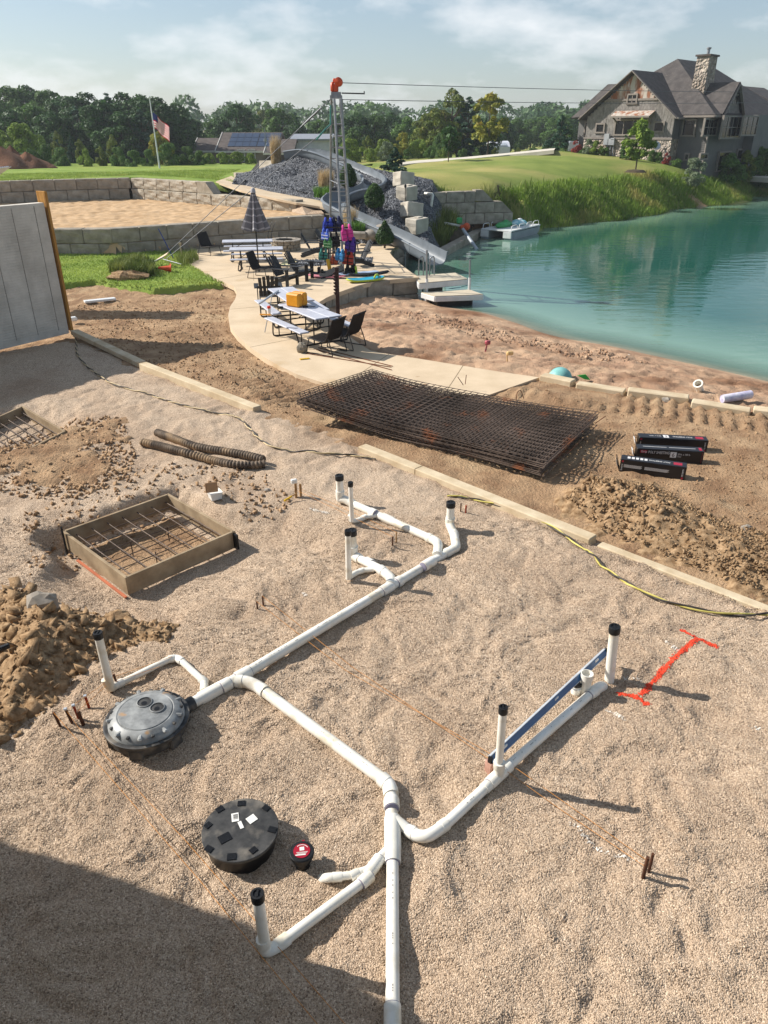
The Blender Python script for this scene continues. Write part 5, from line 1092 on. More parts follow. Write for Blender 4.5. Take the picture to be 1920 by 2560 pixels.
# ---- clods
M_crumb = mat('dirt_crumb', '#ab8f70', '#80644a', scale=9, rough=.95, bump=.6, bscale=50, spec=.08, bdist=.012)
scatter_stones('clay_clods', S_POLY, lambda x, y: Hspoil(x, y) + .03, 3000, (.008, .034), M_clod, 21, stretch=.75)
scatter_stones('clay_lumps', S_POLY, lambda x, y: Hspoil(x, y) + .03, 110, (.04, .10), M_clod, 22, stretch=.75)
RC = [tuple(at(*p)[:2]) for p in [(1215, 1085), (1290, 1050), (1400, 1045), (1500, 1100), (1659, 1160), (1700, 1300), (1640, 1290), (1480, 1220), (1300, 1150)]]
sheet('spoil_bank', RC, lambda x, y: Hdirt(x, y) + .05 * np.abs(fbm(x * 5, y * 5, 4, 131)) + .03 * fbm(x * 11, y * 11, 2, 133), np.arange(1.5, 7.5, .04), np.arange(6, 13, .04), M_clod, lift=.05, width=.3, ragged=.45, rs=2.2, keep=.4)
scatter_stones('dirt_clods', RC, lambda x, y: Hdirt(x, y) + .06, 2300, (.006, .024), M_clod, 23, stretch=.8)
RC2 = [tuple(at(*p)[:2]) for p in [(1240, 1075), (1300, 1050), (1400, 1060), (1470, 1130), (1380, 1165), (1290, 1130)]]
scatter_stones('dirt_lumps', RC2, lambda x, y: Hdirt(x, y) + .06, 90, (.025, .055), M_clod, 24, stretch=.8)
LC = [tuple(at(*p)[:2]) for p in [(-20, 950), (120, 905), (260, 900), (300, 985), (280, 1045), (140, 1085), (-20, 1070)]]
scatter_stones('soil_clods', LC, lambda x, y: Hgravel(x, y) + .05, 1500, (.008, .038), M_crumb, 25, stretch=.8)
DP = [tuple(at(*p)[:2]) for p in [(20, 955), (110, 915), (225, 915), (265, 970), (235, 1015), (130, 1050), (-20, 1055), (-40, 990)]]
sheet('clay_patch', DP, lambda x, y: Hgravel(x, y) + .02 + .05 * np.abs(fbm(x * 4, y * 4, 3, 121)), np.arange(-9, -4, .05), np.arange(9.5, 14, .05), M_dirt, lift=.05, width=.35, ragged=1.1, rs=2.2)
LC2 = [tuple(at(*p)[:2]) for p in [(300, 1000), (560, 1010), (640, 1090), (560, 1130), (420, 1060), (300, 1120), (60, 1250), (40, 1120)]]
scatter_stones('small_clods', LC2, lambda x, y: Hgravel(x, y) + .05, 450, (.01, .035), M_crumb, 26, stretch=.8)
DC = [tuple(at(*p)[:2]) for p in [(160, 640), (480, 625), (500, 720), (640, 820), (700, 860), (640, 900), (320, 780), (200, 720)]]
scatter_stones('loose_clods', DC, lambda x, y: Hdirt(x, y), 2200, (.007, .030), M_crumb, 27, stretch=.75)
DC2 = [tuple(at(*p)[:2]) for p in [(1160, 850), (1659, 900), (1700, 1150), (1480, 1080), (1200, 1050), (1290, 930)]]
scatter_stones('dirt_crumbs', DC2, lambda x, y: Hdirt(x, y), 900, (.007, .020), M_crumb, 28, stretch=.8)
scatter_stones('beach_clods', [tuple(at(x, y, -.4)[:2]) for x, y in [(830, 670), (1000, 680), (1180, 730), (1320, 752), (1420, 790), (1250, 790), (1050, 745), (900, 700)]], lambda x, y: Hbeach(x, y) + .07, 900, (.015, .05), M_sand, 29, stretch=.7)
for x, y, r, lab, zz in [(1612, 1145, .07, 'pale stone on the rough dirt at the far right', 1), (578, 1060, .045, 'pale fist-sized stone beside the wooden stakes', 0), (1440, 860, .10, 'grey stone lodged in the gap of the concrete kerb', 1), (35, 1553, .10, 'large tan clay lump at the lower left foot of the heap', 0), (100, 1340, .16, 'large pale clay slab on top of the heap', 0), (255, 1345, .12, 'upright tan clay slab behind the leaning riser', 0)]:
    p = at(x, y, 0); p.z = (zd(p.x, p.y) if zz else zg(p.x, p.y)) + (.25 if 'heap' in lab and 'top' in lab else 0.1 if 'leaning' in lab else 0); b = MB(); b.ball(p + Vector((0, 0, r * .4)), r, 9, 6, (1.2, .9, .8), .16); tag(b.build('stone', M_boulder if 'pale' in lab or 'grey' in lab else M_clod), lab, 'stone')
b = MB(); p = gp(4, 1404, .32); b.bar(p + Vector((-.25, -.18, 0)), p + Vector((.06, .05, .02)), .05, .05, ch=.01); tag(b.build('tool_bar', M_black), 'black tool end poking in at the left edge of the clay heap', 'tool')
# ================================================================== on the patio
M_tabletop = mat('grey_table_plastic', '#b9bbc4', '#a9abb5', scale=4, rough=.5, spec=.35)
M_frame = mat('dark_tube_frame', '#26211f', '#1b1716', scale=6, rough=.45)
M_poly = mat('charcoal_poly_lumber', '#232426', '#17181a', scale=5, rough=.5)
M_grey_poly = mat('grey_poly_lumber', '#3b3d40', '#2b2d30', scale=5, rough=.55)
M_wick = mat('dark_wicker', '#2b2523', '#1a1614', scale=40, rough=.6, stretch=(1, 1, 3))
def picnic_table(label, x, y, a, first=None):
    g_ = 'grey picnic tables on the patio'
    if first: return copy_tree(first, (x, y, 0), a, label)
    t = thing('picnic_table', label, 'picnic table', (0, 0, 0), g_)
    for s in (-1, 1):
        b = MB(); b.box((0, s * .19, .725), (2.05, .375, .04), ch=.012); b.build('tabletop_panel', M_tabletop, t)
        b = MB(); b.box((0, s * .68, .435), (2.0, .26, .04), ch=.012); b.build('bench', M_tabletop, t)
    for e in (-1, 1):
        b = MB(); P = smooth_pts([(e * .62, -.74, .41), (e * .68, -.72, .25), (e * .72, -.70, .06), (e * .68, -.60, .022), (e * .62, 0, .022), (e * .68, .60, .022), (e * .72, .70, .06), (e * .68, .72, .25), (e * .62, .74, .41)], 4)
        b.tube(P, .02, 8); b.build('leg_frame', M_frame, t, smooth=60)
        b = MB()
        for s in (-1, 1): b.tube([(e * .62, s * .22, .022), (e * .62, s * .22, .70)], .018, 6); b.tube([(e * .62, s * .58, .41), (e * .62, s * .58, .03)], .016, 6)
        b.tube([(e * .62, -.75, .41), (e * .62, .75, .41)], .016, 6); b.build('leg', M_frame, t)
        b = MB(); b.tube([(e * .60, 0, .42), (e * .1, 0, .70)], .012, 6); b.build('brace', M_frame, t)
    t.location = (x, y, 0); t.rotation_euler = (0, 0, a); return t
pt = picnic_table('grey picnic table nearest, with the yellow case on it', -1.93, 19.26, R(-56))
picnic_table('grey picnic table just behind the one with the yellow case', -2.63, 21.28, R(-67), pt)
picnic_table('grey picnic table with the folded umbrella through it', -4.95, 30.15, R(8), pt)
picnic_table('grey picnic table farthest back, in front of the low block wall', -5.65, 32.35, R(10), pt)
def adirondack(label, x, y, a, first=None, m=M_poly):
    g_ = 'dark slatted garden chairs'
    if first: return copy_tree(first, (x, y, 0), a, label)
    t = thing('garden_chair', label, 'garden chair', (0, 0, 0), g_)        # faces +x
    for k in range(5):
        b = MB(); yy = -.22 + k * .11; b.bar((-.18, yy, .33), (-.52, yy * 1.15, .98 - abs(k - 2) * .03), .095, .022); b.build('back_slat', m, t)
    for k in range(5):
        b = MB(); xx = .34 - k * .115; b.box((xx, 0, .36 - k * .018), (.095, .52, .022), ch=.004); b.build('seat_slat', m, t)
    for s in (-1, 1):
        b = MB(); b.box((.02, s * .36, .60), (.74, .14, .026), ch=.006); b.build('armrest', m, t)
        b = MB(); b.box((.30, s * .33, .295), (.12, .03, .59)); b.build('leg', m, t)
        b = MB(); b.bar((.36, s * .27, .33), (-.55, s * .27, .03), .03, .13); b.build('side_rail', m, t)
    b = MB(); b.box((-.36, 0, .62), (.03, .7, .07)); b.build('back_rail', m, t)
    t.location = (x, y, 0); t.rotation_euler = (0, 0, a); return t
ad = adirondack('black slatted garden chair nearest of the pair behind the picnic tables', -3.45, 26.55, R(-25))
adirondack('black slatted garden chair behind the nearest slatted one', -2.98, 27.65, R(-12), ad)
adirondack('black slatted garden chair in the shade of the left side of the second picnic table', -3.55, 23.3, R(100), ad)
adirondack('black slatted garden chair half hidden right of the life vests', -1.0, 30.6, R(200), ad)
ad2 = adirondack('grey slatted garden chair beside the fire pit, in front of another', -2.98, 33.1, R(2), m=M_grey_poly)
adirondack('grey slatted garden chair farther back beside the fire pit', -2.45, 34.3, R(-8), ad2)
fs = thing('footstool', 'small dark footstool standing before the life vests', 'footstool', at(682, 585))
c_ = at(682, 585); b = MB(); b.box(c_ + Vector((0, 0, .34)), (.55, .38, .03), ch=.006); b.build('seat', M_grey_poly, fs)
for sx in (-1, 1):
    for sy in (-1, 1): b = MB(); b.tube([c_ + Vector((sx * .22, sy * .14, .33)), c_ + Vector((sx * .16, sy * .16, 0))], .014, 6); b.build('leg', M_frame, fs)
ts = thing('low_table', 'round low grey table at the right of the life vests', 'table', at(757, 545)); c_ = at(757, 545)
b = MB(); b.lathe([(0, .36), (.42, .36), (.42, .40), (0, .40)], c_, 24); b.build('tabletop', M_grey_poly, ts)
for k in range(3): a = k * 2.1; b = MB(); b.tube([c_ + Vector((.3 * math.cos(a), .3 * math.sin(a), .36)), c_ + Vector((.36 * math.cos(a), .36 * math.sin(a), 0))], .025, 6); b.build('leg', M_grey_poly, ts)
def wicker(label, x, y, a, first=None):
    if first: return copy_tree(first, (x, y, 0), a, label)
    t = thing('wicker_chair', label, 'wicker chair', (0, 0, 0), 'dark wicker lounge chairs')
    def prof(n=12):                                                       # seat then back, in x and z
        return smooth_pts([(.34, 0, .36), (.20, 0, .36), (.0, 0, .33), (-.16, 0, .33), (-.24, 0, .42), (-.32, 0, .62), (-.40, 0, .84), (-.44, 0, .88)], 4)
    P = prof(); b = MB(); vs = []
    for p in P:
        w_ = .29 - .03 * max(0, (p.z - .6) / .3)
        vs += [(p.x, -w_, p.z), (p.x, w_, p.z), (p.x - .012, w_, p.z - .02), (p.x - .012, -w_, p.z - .02)]
    b.add(vs, [(i * 4 + j, i * 4 + (j + 1) % 4, (i + 1) * 4 + (j + 1) % 4, (i + 1) * 4 + j) for i in range(len(P) - 1) for j in range(4)] + [(3, 2, 1, 0), tuple(len(vs) - 4 + j for j in range(4))]); b.build('seat_shell', M_wick, t)
    b = MB()
    for k in range(15):
        yy = -.27 + k * .0386; b.tube([(p.x, yy * (1 - .1 * max(0, (p.z - .6) / .3)), p.z + .006) for p in P], .008, 4)
        b.tube([(p.x - .018, yy * (1 - .1 * max(0, (p.z - .6) / .3)), p.z - .018) for p in P], .008, 4)
    o = b.build('woven_strand', M_wick, t); o['kind'] = 'stuff'
    for s in (-1, 1):
        b = MB(); b.tube(smooth_pts([(.30, s * .28, .35), (.36, s * .30, .05), (.30, s * .30, .012), (-.30, s * .30, .012), (-.40, s * .30, .05), (-.26, s * .29, .46)], 4), .013, 6); b.build('leg_frame', M_frame, t, smooth=60)
        b = MB(); b.tube([(p.x, s * (.295 - .03 * max(0, (p.z - .6) / .3)), p.z) for p in P], .016, 6); b.build('rim', M_frame, t, smooth=60)
    t.location = (x, y, 0); t.rotation_euler = (0, 0, a); return t
wk = wicker('dark wicker lounge chair left of another at the near end of the table', -1.42, 17.95, R(148))
wicker('dark wicker lounge chair right of another at the near end of the table', -.96, 18.48, R(150), wk)
wicker('dark wicker lounge chair alone by the low block wall', -7.55, 33.7, R(-35), wk)
wicker('dark wicker lounge chair behind the slatted garden chairs', -4.5, 28.1, R(-20), wk)
# fire pit
M_ash = mat('fire_ash', '#3a3734', '#222020', scale=8, rough=1)
fc = Vector((-4.42, 35.05, 0)); fpit = thing('fire_pit', 'round stone fire pit with a pale cap ring on the patio', 'fire pit', fc)
for lay in range(3):
    for k in range(14):
        a = (k + .5 * (lay % 2)) * 2 * math.pi / 14; b = MB(); b.box(fc + Vector((math.cos(a) * .58, math.sin(a) * .58, .065 + lay * .13)), (.15, .25 + rnd.uniform(-.01, .01), .123), a, ch=.014); b.build('stone', M_block, fpit)
for k in range(10):
    a = k * 2 * math.pi / 10; b = MB(); b.box(fc + Vector((math.cos(a) * .56, math.sin(a) * .56, .42)), (.27, .385, .06), a, ch=.01); b.build('cap_stone', M_boulder, fpit)
b = MB(); b.lathe([(0, .18), (.5, .2)], fc, 20); b.build('ash', M_ash, fpit)
# folded umbrella
M_um1 = mat('grey_canopy', '#77757a', '#69676c', rough=.85); M_um2 = mat('pale_canopy_stripe', '#a9a7ab', '#9c9a9e', rough=.85)
uc = Vector((-4.78, 29.35, 0)); um = thing('parasol', 'folded grey striped parasol standing through a picnic table', 'parasol', uc)
b = MB(); b.tube([uc + Vector((0, 0, .0)), uc + Vector((0, 0, 2.9))], .024, 8); b.build('pole', M_black, um)
b = MB(); n = 32; rows = 30; vs = []
for i in range(rows + 1):
    f = i / rows; rr = .06 + .50 * f ** 1.15
    for k in range(n):
        a = 2 * math.pi * k / n; fold = .5 + .5 * math.cos(8 * a); r_ = rr * (.52 + .48 * fold) ; z_ = 2.86 - 1.32 * f - .10 * f * (1 - fold)
        vs.append(uc + Vector((r_ * math.cos(a), r_ * .8 * math.sin(a), z_)))
b.v = [tuple(v) for v in vs]
for i in range(rows):
    for k in range(n): b.f.append((i * n + k, i * n + (k + 1) % n, (i + 1) * n + (k + 1) % n, (i + 1) * n + k)); b.mi.append(1 if i % 5 == 3 else 0)
b.m = 1; b.build('canopy', [M_um1, M_um2], um, smooth=50)
b = MB(); b.lathe([(.10, 2.78), (.08, 2.90), (.02, 2.95), (0, 2.95)], uc, 14); b.build('canopy_vent', M_um2, um, smooth=50)
# notched steel post at the edge of the patio
pc = Vector((-1.38, 22.45, 0)); po = thing('notched_post', 'brown square steel post with notches at the patio wall', 'post', pc)
b = MB(); b.box(pc + Vector((0, 0, .52)), (.11, .11, 1.5), ch=.006); b.build('post_body', mat('brown_steel', '#4a3128', '#38241d', scale=9, rough=.7), po)
for k in range(7):
    b = MB(); z_ = 1.16 - k * .095; b.slab([pc + Vector((-.05, -.04, z_)), pc + Vector((-.05, -.04, z_ - .085)), pc + Vector((-.115, -.04, z_ - .025))], .07); b.build('notch', MATS['brown_steel'], po)
# things on the near table
cy = thing('yellow_case', 'yellow plastic carrying case on the near picnic table', 'case', (-2.28, 19.72, .745))
M_yc = mat('yellow_case_plastic', '#e39a22', '#d28a18', scale=4, rough=.45)
Mz = Matrix.Rotation(R(-33), 3, 'Z'); cc = Vector((-2.28, 19.72, .745))
for k, w_ in ((0, .21), (1, .21)):
    b = MB(); b.box(cc + Mz @ Vector((0, -.105 + k * .212, .17)), (.42, .205, .335), M=Mz, ch=.035); b.build('case_half', M_yc, cy)
b = MB(); P = [cc + Mz @ Vector(v) for v in ((-.22, -.08, .22), (-.265, -.08, .22), (-.265, .08, .22), (-.22, .08, .22))]; b.tube(P, .014, 6); b.build('handle', M_yc, cy)
for s in (-.1, .1): b = MB(); b.box(cc + Mz @ Vector((.213, s * .4, .2)), (.012, .05, .06), M=Mz, ch=.004); b.build('latch', M_yc, cy)
M_red = mat('red_plastic', '#d8412a', rough=.4)
b = MB(); q = at(582, 680, .745); b.lathe([(.035, 0), (.045, .16)], q, 12); o = tag(b.build('paint_can', M_sticker), 'white and red marking can on the near picnic table', 'can')
b = MB(); b.lathe([(.046, .16), (.046, .21), (.02, .22), (0, .22)], q, 12); b.build('can_top', M_red, o)
b = MB(); b.tube([at(572, 718, .02), atY(589, 632, at(572, 718, 0).y + .5)], .012, 6); tag(b.build('metal_rod', M_steel), 'thin grey rod leaning against the near picnic table', 'rod')
b = MB(); q = at(607, 667, .745); b.box(q + Vector((0, 0, .03)), (.12, .07, .06), .3, ch=.012); tag(b.build('battery', M_black), 'small black battery on the near table beside the can', 'battery')
b = MB(); q = at(660, 664, .745); b.box(q + Vector((0, 0, .02)), (.13, .06, .045), .2, ch=.01); b.tube([q + Vector((.05, 0, .02)), q + Vector((.25, .04, .015))], .008, 6); tag(b.build('hand_tool', M_black), 'black hand tool at the right end of the near table', 'tool')
b = MB(); q = at(575, 681, .745); b.bar(q + Vector((-.16, .02, .015)), q + Vector((.12, -.02, .015)), .05, .03, ch=.008); tag(b.build('tape_tool', M_yc), 'orange flat tool beside the yellow case', 'tool')
b = MB(); b.bar(at(560, 656, .765), at(601, 628, .775), .05, .05, ch=.01); tag(b.build('tube_roll', M_alu), 'silver tube lying on the second picnic table', 'tube')
b = MB(); q = at(653, 762, 0); b.ball(q + Vector((0, 0, .12)), .14, 10, 7, (1, .7, 1), .15); tag(b.build('weight_bag', M_block), 'grey bag slumped at the near bench frame', 'bag')
b = MB(); b.bar(at(648, 776, .012), at(668, 774, .012), .07, .022); tag(b.build('yellow_level', M_yell), 'short yellow strip under the near bench frame', 'tool')
# boards lying on the patio
def board(name, lab, c, L, w_, a, t, m, edge=None, cat='board', point=.6, rise=.05):
    M = Matrix.Rotation(a, 3, 'Z'); b = MB(); n = 36; ring = []
    for k in range(n):
        th = 2 * math.pi * k / n; cx_, sy_ = math.cos(th), math.sin(th); ring.append((L / 2 * math.copysign(abs(cx_) ** .9, cx_), w_ / 2 * math.copysign(abs(sy_) ** point, sy_)))
    vs = []
    for sc_, z_ in ((.94, 0), (1, t * .5), (.94, t)):
        vs += [Vector(c) + M @ Vector((x * sc_, y * sc_, z_ + rise * (x / L * 2) ** 4)) for x, y in ring]
    vs += [Vector(c) + Vector((0, 0, t)), Vector(c)]
    b.add(vs, [(i * n + k, i * n + (k + 1) % n, (i + 1) * n + (k + 1) % n, (i + 1) * n + k) for i in range(2) for k in range(n)])
    o0 = len(b.f); b.f += [(2 * n + k, 2 * n + (k + 1) % n, 3 * n) for k in range(n)] + [((k + 1) % n, k, 3 * n + 1) for k in range(n)]; b.mi += [1 if edge else 0] * n + [0] * n; b.m = 1 if edge else 0
    INV.pop(name, None); o = b.build(name, [edge, m] if edge else m, smooth=40); return tag(o, lab, cat, 'boards lying on the patio')
M_bw = mat('pale_blue_board', '#b7c6dc', '#a6b7d2', scale=3, rough=.4); M_bt = mat('teal_board_pad', '#1f9bb8', '#1787a4', scale=3, rough=.5); M_bl = mat('lime_board_edge', '#b9c94a', '#a8b83c', rough=.45); M_bp = mat('pink_board', '#c87f86', '#b76c74', rough=.4)
wb_ = board('wakeboard', 'pale blue board with black lettering lying behind the brown post', (-.98, 28.65, .03), 1.62, .56, R(20), .035, M_bw)
text('SLINGSHOT', .155, Matrix.Translation((-1.42, 28.42, .0735)) @ Matrix.Rotation(R(14), 4, 'Z'), M_ink, wb_, sx=1.0)
kb = board('kneeboard', 'teal kneeboard with a lime edge at the rim of the patio wall', (-.66, 27.32, .03), 1.5, .52, R(26), .07, M_bt, M_bl)
b = MB(); b.tube(smooth_pts([(-.35, 27.28, .12), (-.30, 27.40, .2), (-.24, 27.55, .2), (-.2, 27.66, .12)], 4), .035, 8); o = b.build('knee_strap', M_bl, kb)
board('board_bag', 'long black board bag lying across the pale blue board', (-.55, 28.15, .07), 1.7, .30, R(28), .07, M_black)
board('pink_wakeboard', 'pink and black board with bindings lying left of the brown post', (-2.1, 28.05, .03), 1.45, .42, R(-10), .035, M_bp, None)
board('dark_wakeboard', 'black board with bindings behind the pink one', (-2.05, 28.55, .03), 1.45, .42, R(-12), .035, M_black)
for x, y, lab in ((-2.35, 28.58, 'upright black boot binding left of another on the black board'), (-1.8, 28.5, 'upright black boot binding at the right on the black board'), (-2.2, 28.1, 'fallen black binding on the pink board')):
    b = MB(); b.box((x, y, .10), (.26, .12, .08), R(-15), ch=.02); b.box((x - .07, y, .2), (.11, .12, .2), R(-15), ch=.03); tag(b.build('binding', M_black), lab, 'binding')
b = MB(); q = at(620, 571, .05); b.slab([q + Vector((-.3, -.2, 0)), q + Vector((.25, -.25, .02)), q + Vector((.42, .25, .12)), q + Vector((-.05, .35, .14))], .02); tag(b.build('towel', mat('pale_towel', '#cfd0a0', '#c9b49a', scale=4, rough=.9)), 'pale green towel draped over the edge of the dark stone bed', 'towel')
# ---- life vests and wetsuits on a rack at the tower
rk = thing('vest_rack', 'dark frame rack loaded with life vests at the foot of the tower', 'rack', at(735, 590))
r0 = at(735, 592); RY = r0.y
b = MB()
for s in (-.42, .42): b.tube([r0 + Vector((s, 0, 0)), r0 + Vector((s, 0, 1.7))], .025, 6)
b.build('upright', M_frame, rk)
for z_ in (.75, 1.2, 1.65): b = MB(); b.tube([r0 + Vector((-.5, -.02, z_)), r0 + Vector((.5, -.02, z_))], .025, 6); b.build('rail', M_frame, rk)
b = MB(); b.box(r0 + Vector((0, -.1, .06)), (1.0, .5, .05)); b.build('base', M_frame, rk)
def vest(lab, x, y, dy, s, c1, c2, rz=0.0, tilt=0.0):
    c_ = atY(x, y, RY + dy); M = Matrix.Rotation(rz, 3, 'Z') @ Matrix.Rotation(tilt, 3, 'Y')
    root = thing('life_vest', lab, 'life vest', c_, 'life vests hanging at the tower')
    m1 = mat('vest_' + c1, c1, rough=.7, bump=.4, bscale=25, bdist=.02); m2 = mat('vest_' + c2, c2, rough=.7)
    P = lambda u, v, w: c_ + M @ Vector((u * s, v * s, w * s))
    for sd in (-1, 1):
        b = MB(); b.box(P(sd * .13, -.05, -.06), (.22 * s, .09 * s, .40 * s), M=M, ch=.035 * s); b.build('front_panel', m1, root)
        b = MB(); b.tube(smooth_pts([P(sd * .14, -.05, .12), P(sd * .13, -.03, .27), P(sd * .12, .06, .30), P(sd * .13, .10, .16)], 3), .05 * s, 7); b.build('shoulder', m1, root, smooth=60)
    b = MB(); b.box(P(0, .10, -.04), (.46 * s, .07 * s, .42 * s), M=M, ch=.03 * s); b.build('back_panel', m2, root)
    for w in (.0, -.16): b = MB(); b.box(P(0, -.102, w), (.44 * s, .012 * s, .035 * s), M=M); b.build('strap', m2, root)
for v in [('royal blue life vest at the top left of the rack', 708, 487, .1, .85, '#2540b0', '#1c2c80'), ('dark navy life vest at the top middle', 728, 486, .2, .95, '#1b2350', '#12152e'), ('blue and white life vest below the royal blue one', 703, 508, -.1, .7, '#4a6bd0', '#dfe3ee'),
          ('black life vest in the middle of the rack', 722, 520, .05, .95, '#17181c', '#2b2d33'), ('green and white life vest on the left of the rack', 708, 526, -.15, .7, '#3f7f46', '#9cc59a'), ('teal patterned life vest at the left end', 698, 551, -.2, .75, '#3f8f80', '#1c2a2a'),
          ('bright pink life vest at the upper right', 750, 505, -.2, 1.0, '#d43a94', '#a82a78', .1, .2), ('purple life vest under the pink one', 757, 530, -.22, .95, '#4b2a92', '#2d1c60', .1, -.1), ('red and black life vest at the lower right', 752, 557, -.25, .95, '#b5402f', '#1a1718'),
          ('light blue life vest beside the red one', 734, 552, -.3, .8, '#3f8fc8', '#2a6b9c'), ('small orange life vest between the blue and teal ones', 722, 562, -.2, .65, '#c9603f', '#8f3f28'), ('black wetsuit top hanging low on the right', 758, 588, -.2, 1.0, '#141517', '#1f2023')]:
    v = list(v) + [0.0, 0.0][:9 - len(v)]; v[7] = rnd.uniform(-.6, .6); v[8] = rnd.uniform(-.22, .22); v[4] *= .92; vest(*v)
for x0, y0, x1, y1, m, lab, r in ((708, 560, 716, 600, M_yell, 'yellow foam tube standing at the left of the vest rack', .07), (768, 575, 772, 600, mat('lime_fabric', '#a9c93a', rough=.7), 'lime green strap hanging at the right of the rack', .04), (742, 615, 768, 590, mat('lime_fabric', '#a9c93a', rough=.7), 'lime green paddle leaning at the foot of the rack', .03)):
    b = MB(); b.tube([atY(x0, y0, RY - .25), atY(x1, y1, RY - .35)], r, 8); tag(b.build('foam_tube', m, smooth=50), lab, 'water toy')
for k, (x, y, lab) in enumerate(((712, 592, 'black tow handle case leaning left at the rack foot'),)):
    b = MB(); q = at(x, y + 8, 0); b.bar(q + Vector((-.35, -.1, .05)), q + Vector((.5, .05, .35)), .32, .06, up=(0, -.5, .8), ch=.02); tag(b.build('gear_case', M_black), lab, 'gear')

# ================================================================== docks and pond things
M_dockw = mat('white_dock_vinyl', '#d4d4d2', '#c2c3c3', scale=3, rough=.5, c3='#a9a69d', s3=1.5, r3=(.6, .75))
M_dockt = mat('beige_decking', '#c9bda6', '#b8ab94', scale=3, rough=.7, stretch=(1, 8, 1))
def fd(x, y, z): return at((1020 + .217 * x) * .864, (560 + .217 * y) * .864, z)
def dock(lab, cs, z, th):
    root = thing('dock', lab, 'dock', cs[0]); ctr = sum(cs, Vector()) / 4
    n = 9
    for k in range(n):
        f0, f1 = k / n + .002, (k + 1) / n - .002; a, b_, c, d = cs; b = MB()
        b.slab([a.lerp(d, f0) + Vector((0, 0, .03)), b_.lerp(c, f0) + Vector((0, 0, .03)), b_.lerp(c, f1) + Vector((0, 0, .03)), a.lerp(d, f1) + Vector((0, 0, .03))], .03); b.build('deck_plank', M_dockt, root)
    for i in range(4):
        p, q = cs[i], cs[(i + 1) % 4]; b = MB(); b.bar(p - Vector((0, 0, th / 2)), q - Vector((0, 0, th / 2)), .05, th, ch=.01); b.build('fascia', M_dockw, root)
    return root
zu, zl = -.10, -.42
U = [fd(130, 690, zu), fd(690, 640, zu), fd(545, 570, zu), fd(75, 605, zu)]
L_ = [fd(310, 840, zl), fd(865, 820, zl), fd(710, 765, zl), fd(155, 795, zl)]
dk1 = dock('upper white-sided dock platform fixed beside the patio wall', U, zu, .19)
dk2 = dock('lower white-sided floating dock platform nearest the beach', L_, zl, .17)
b = MB(); b.prism([(L_[0].x + .1, L_[0].y + .08), (L_[1].x - .35, L_[1].y + .08), (L_[2].x - .2, L_[2].y - .1), (L_[3].x + .3, L_[3].y - .1)], -.98, zl - .172); b.build('float', M_black, dk2)
b = MB(); b.prism([(U[0].x + .3, U[0].y + .3), (U[1].x - .9, U[1].y + .3), (U[2].x - .7, U[2].y - .1), (U[3].x + .6, U[3].y - .1)], -1.0, zu - .2); b.build('float', mat('old_float', '#6d655b', '#4d463e', rough=.9), dk1)
for (x0, y0, x1, y1, z0, r_, par) in ((213, 785, 218, 300, zl, .035, dk2), (705, 765, 715, 408, zl, .035, dk2)):
    q = fd(x0, y0, z0); kk = (1020 + .217 * x1) * .864, (560 + .217 * y1) * .864; b = MB(); b.tube([q - Vector((0, 0, 1.2)), q + Vector((0, 0, .45))], .055, 10); b.build('post_sleeve', M_dockw, par); b = MB(); b.tube([q + Vector((0, 0, .4)), atY(kk[0], kk[1], q.y)], r_, 8); b.build('post', M_steel, par)
for x in (130, 255):
    b = MB(); q = fd(x + 12, 602, zu); s_ = Vector((.06, .0, 0)); b.tube(smooth_pts([q - s_ - Vector((0, 0, .1)), q - s_ + Vector((0, 0, .55)), q + Vector((0, 0, .68)), q + s_ * 1.8 + Vector((0, .05, .55)), q + s_ * 1.8 + Vector((0, .1, -.9))], 5), .024, 8); b.build('ladder_rail', M_steel, dk1, smooth=60)
b = MB(); b.tube([fd(480, 745, -.5), fd(600, 730, -.6), fd(690, 705, -.45)], .012, 5); tag(b.build('mooring_rope', mat('blue_rope', '#3a6a94', rough=.8)), 'blue rope slung between the two dock platforms', 'rope')
# pontoon boat
M_bwhite = mat('white_boat', '#d9dad8', '#c9cac8', rough=.4); M_balu = mat('grey_hull', '#8f979c', '#7c8489', rough=.45, scale=2)
bc = Vector((7.55, 46.6, -.8)); ba = math.atan2(3.6, 2.5); bt = thing('pontoon_boat', 'small white and grey pontoon boat moored in front of the grassy bank', 'boat', bc)
Mb = Matrix.Rotation(ba, 3, 'Z'); BP = lambda x, y, z: bc + Mb @ Vector((x, y, z))
for s in (-.72, .72):
    b = MB(); vs = []
    sec = [(-.24, .02), (.24, .02), (.24, .44), (-.24, .44)]
    for xx, sc_, lift in ((-2.0, .9, 0), (-1.9, 1, 0), (1.5, 1, 0), (2.15, .5, .22)):
        vs += [BP(xx, s + y * sc_, -.05 + lift * .8 + z * (1 - lift * .8)) for y, z in sec]
    b.add(vs, [(i * 4 + j, i * 4 + (j + 1) % 4, (i + 1) * 4 + (j + 1) % 4, (i + 1) * 4 + j) for i in range(3) for j in range(4)] + [(3, 2, 1, 0), (12, 13, 14, 15)]); b.build('hull', M_balu, bt)
    b = MB(); b.box(BP(-2.0, s, .25), (.10, .50, .34), M=Mb, ch=.01); b.build('stern_box', M_bwhite, bt)
    b = MB()
    for x0 in (-1.9, -.9, .1, 1.0): b.tube(smooth_pts([BP(x0, s * 1.25, .5), BP(x0 + .06, s * 1.25, .72), BP(x0 + .4, s * 1.25, .75), BP(x0 + .74, s * 1.25, .72), BP(x0 + .8, s * 1.25, .5)], 3), .02, 6)
    b.build('railing', M_bwhite, bt, smooth=60)
b = MB(); b.box(BP(-.05, 0, .47), (3.9, 1.95, .07), M=Mb, ch=.01); b.build('deck', M_bwhite, bt)
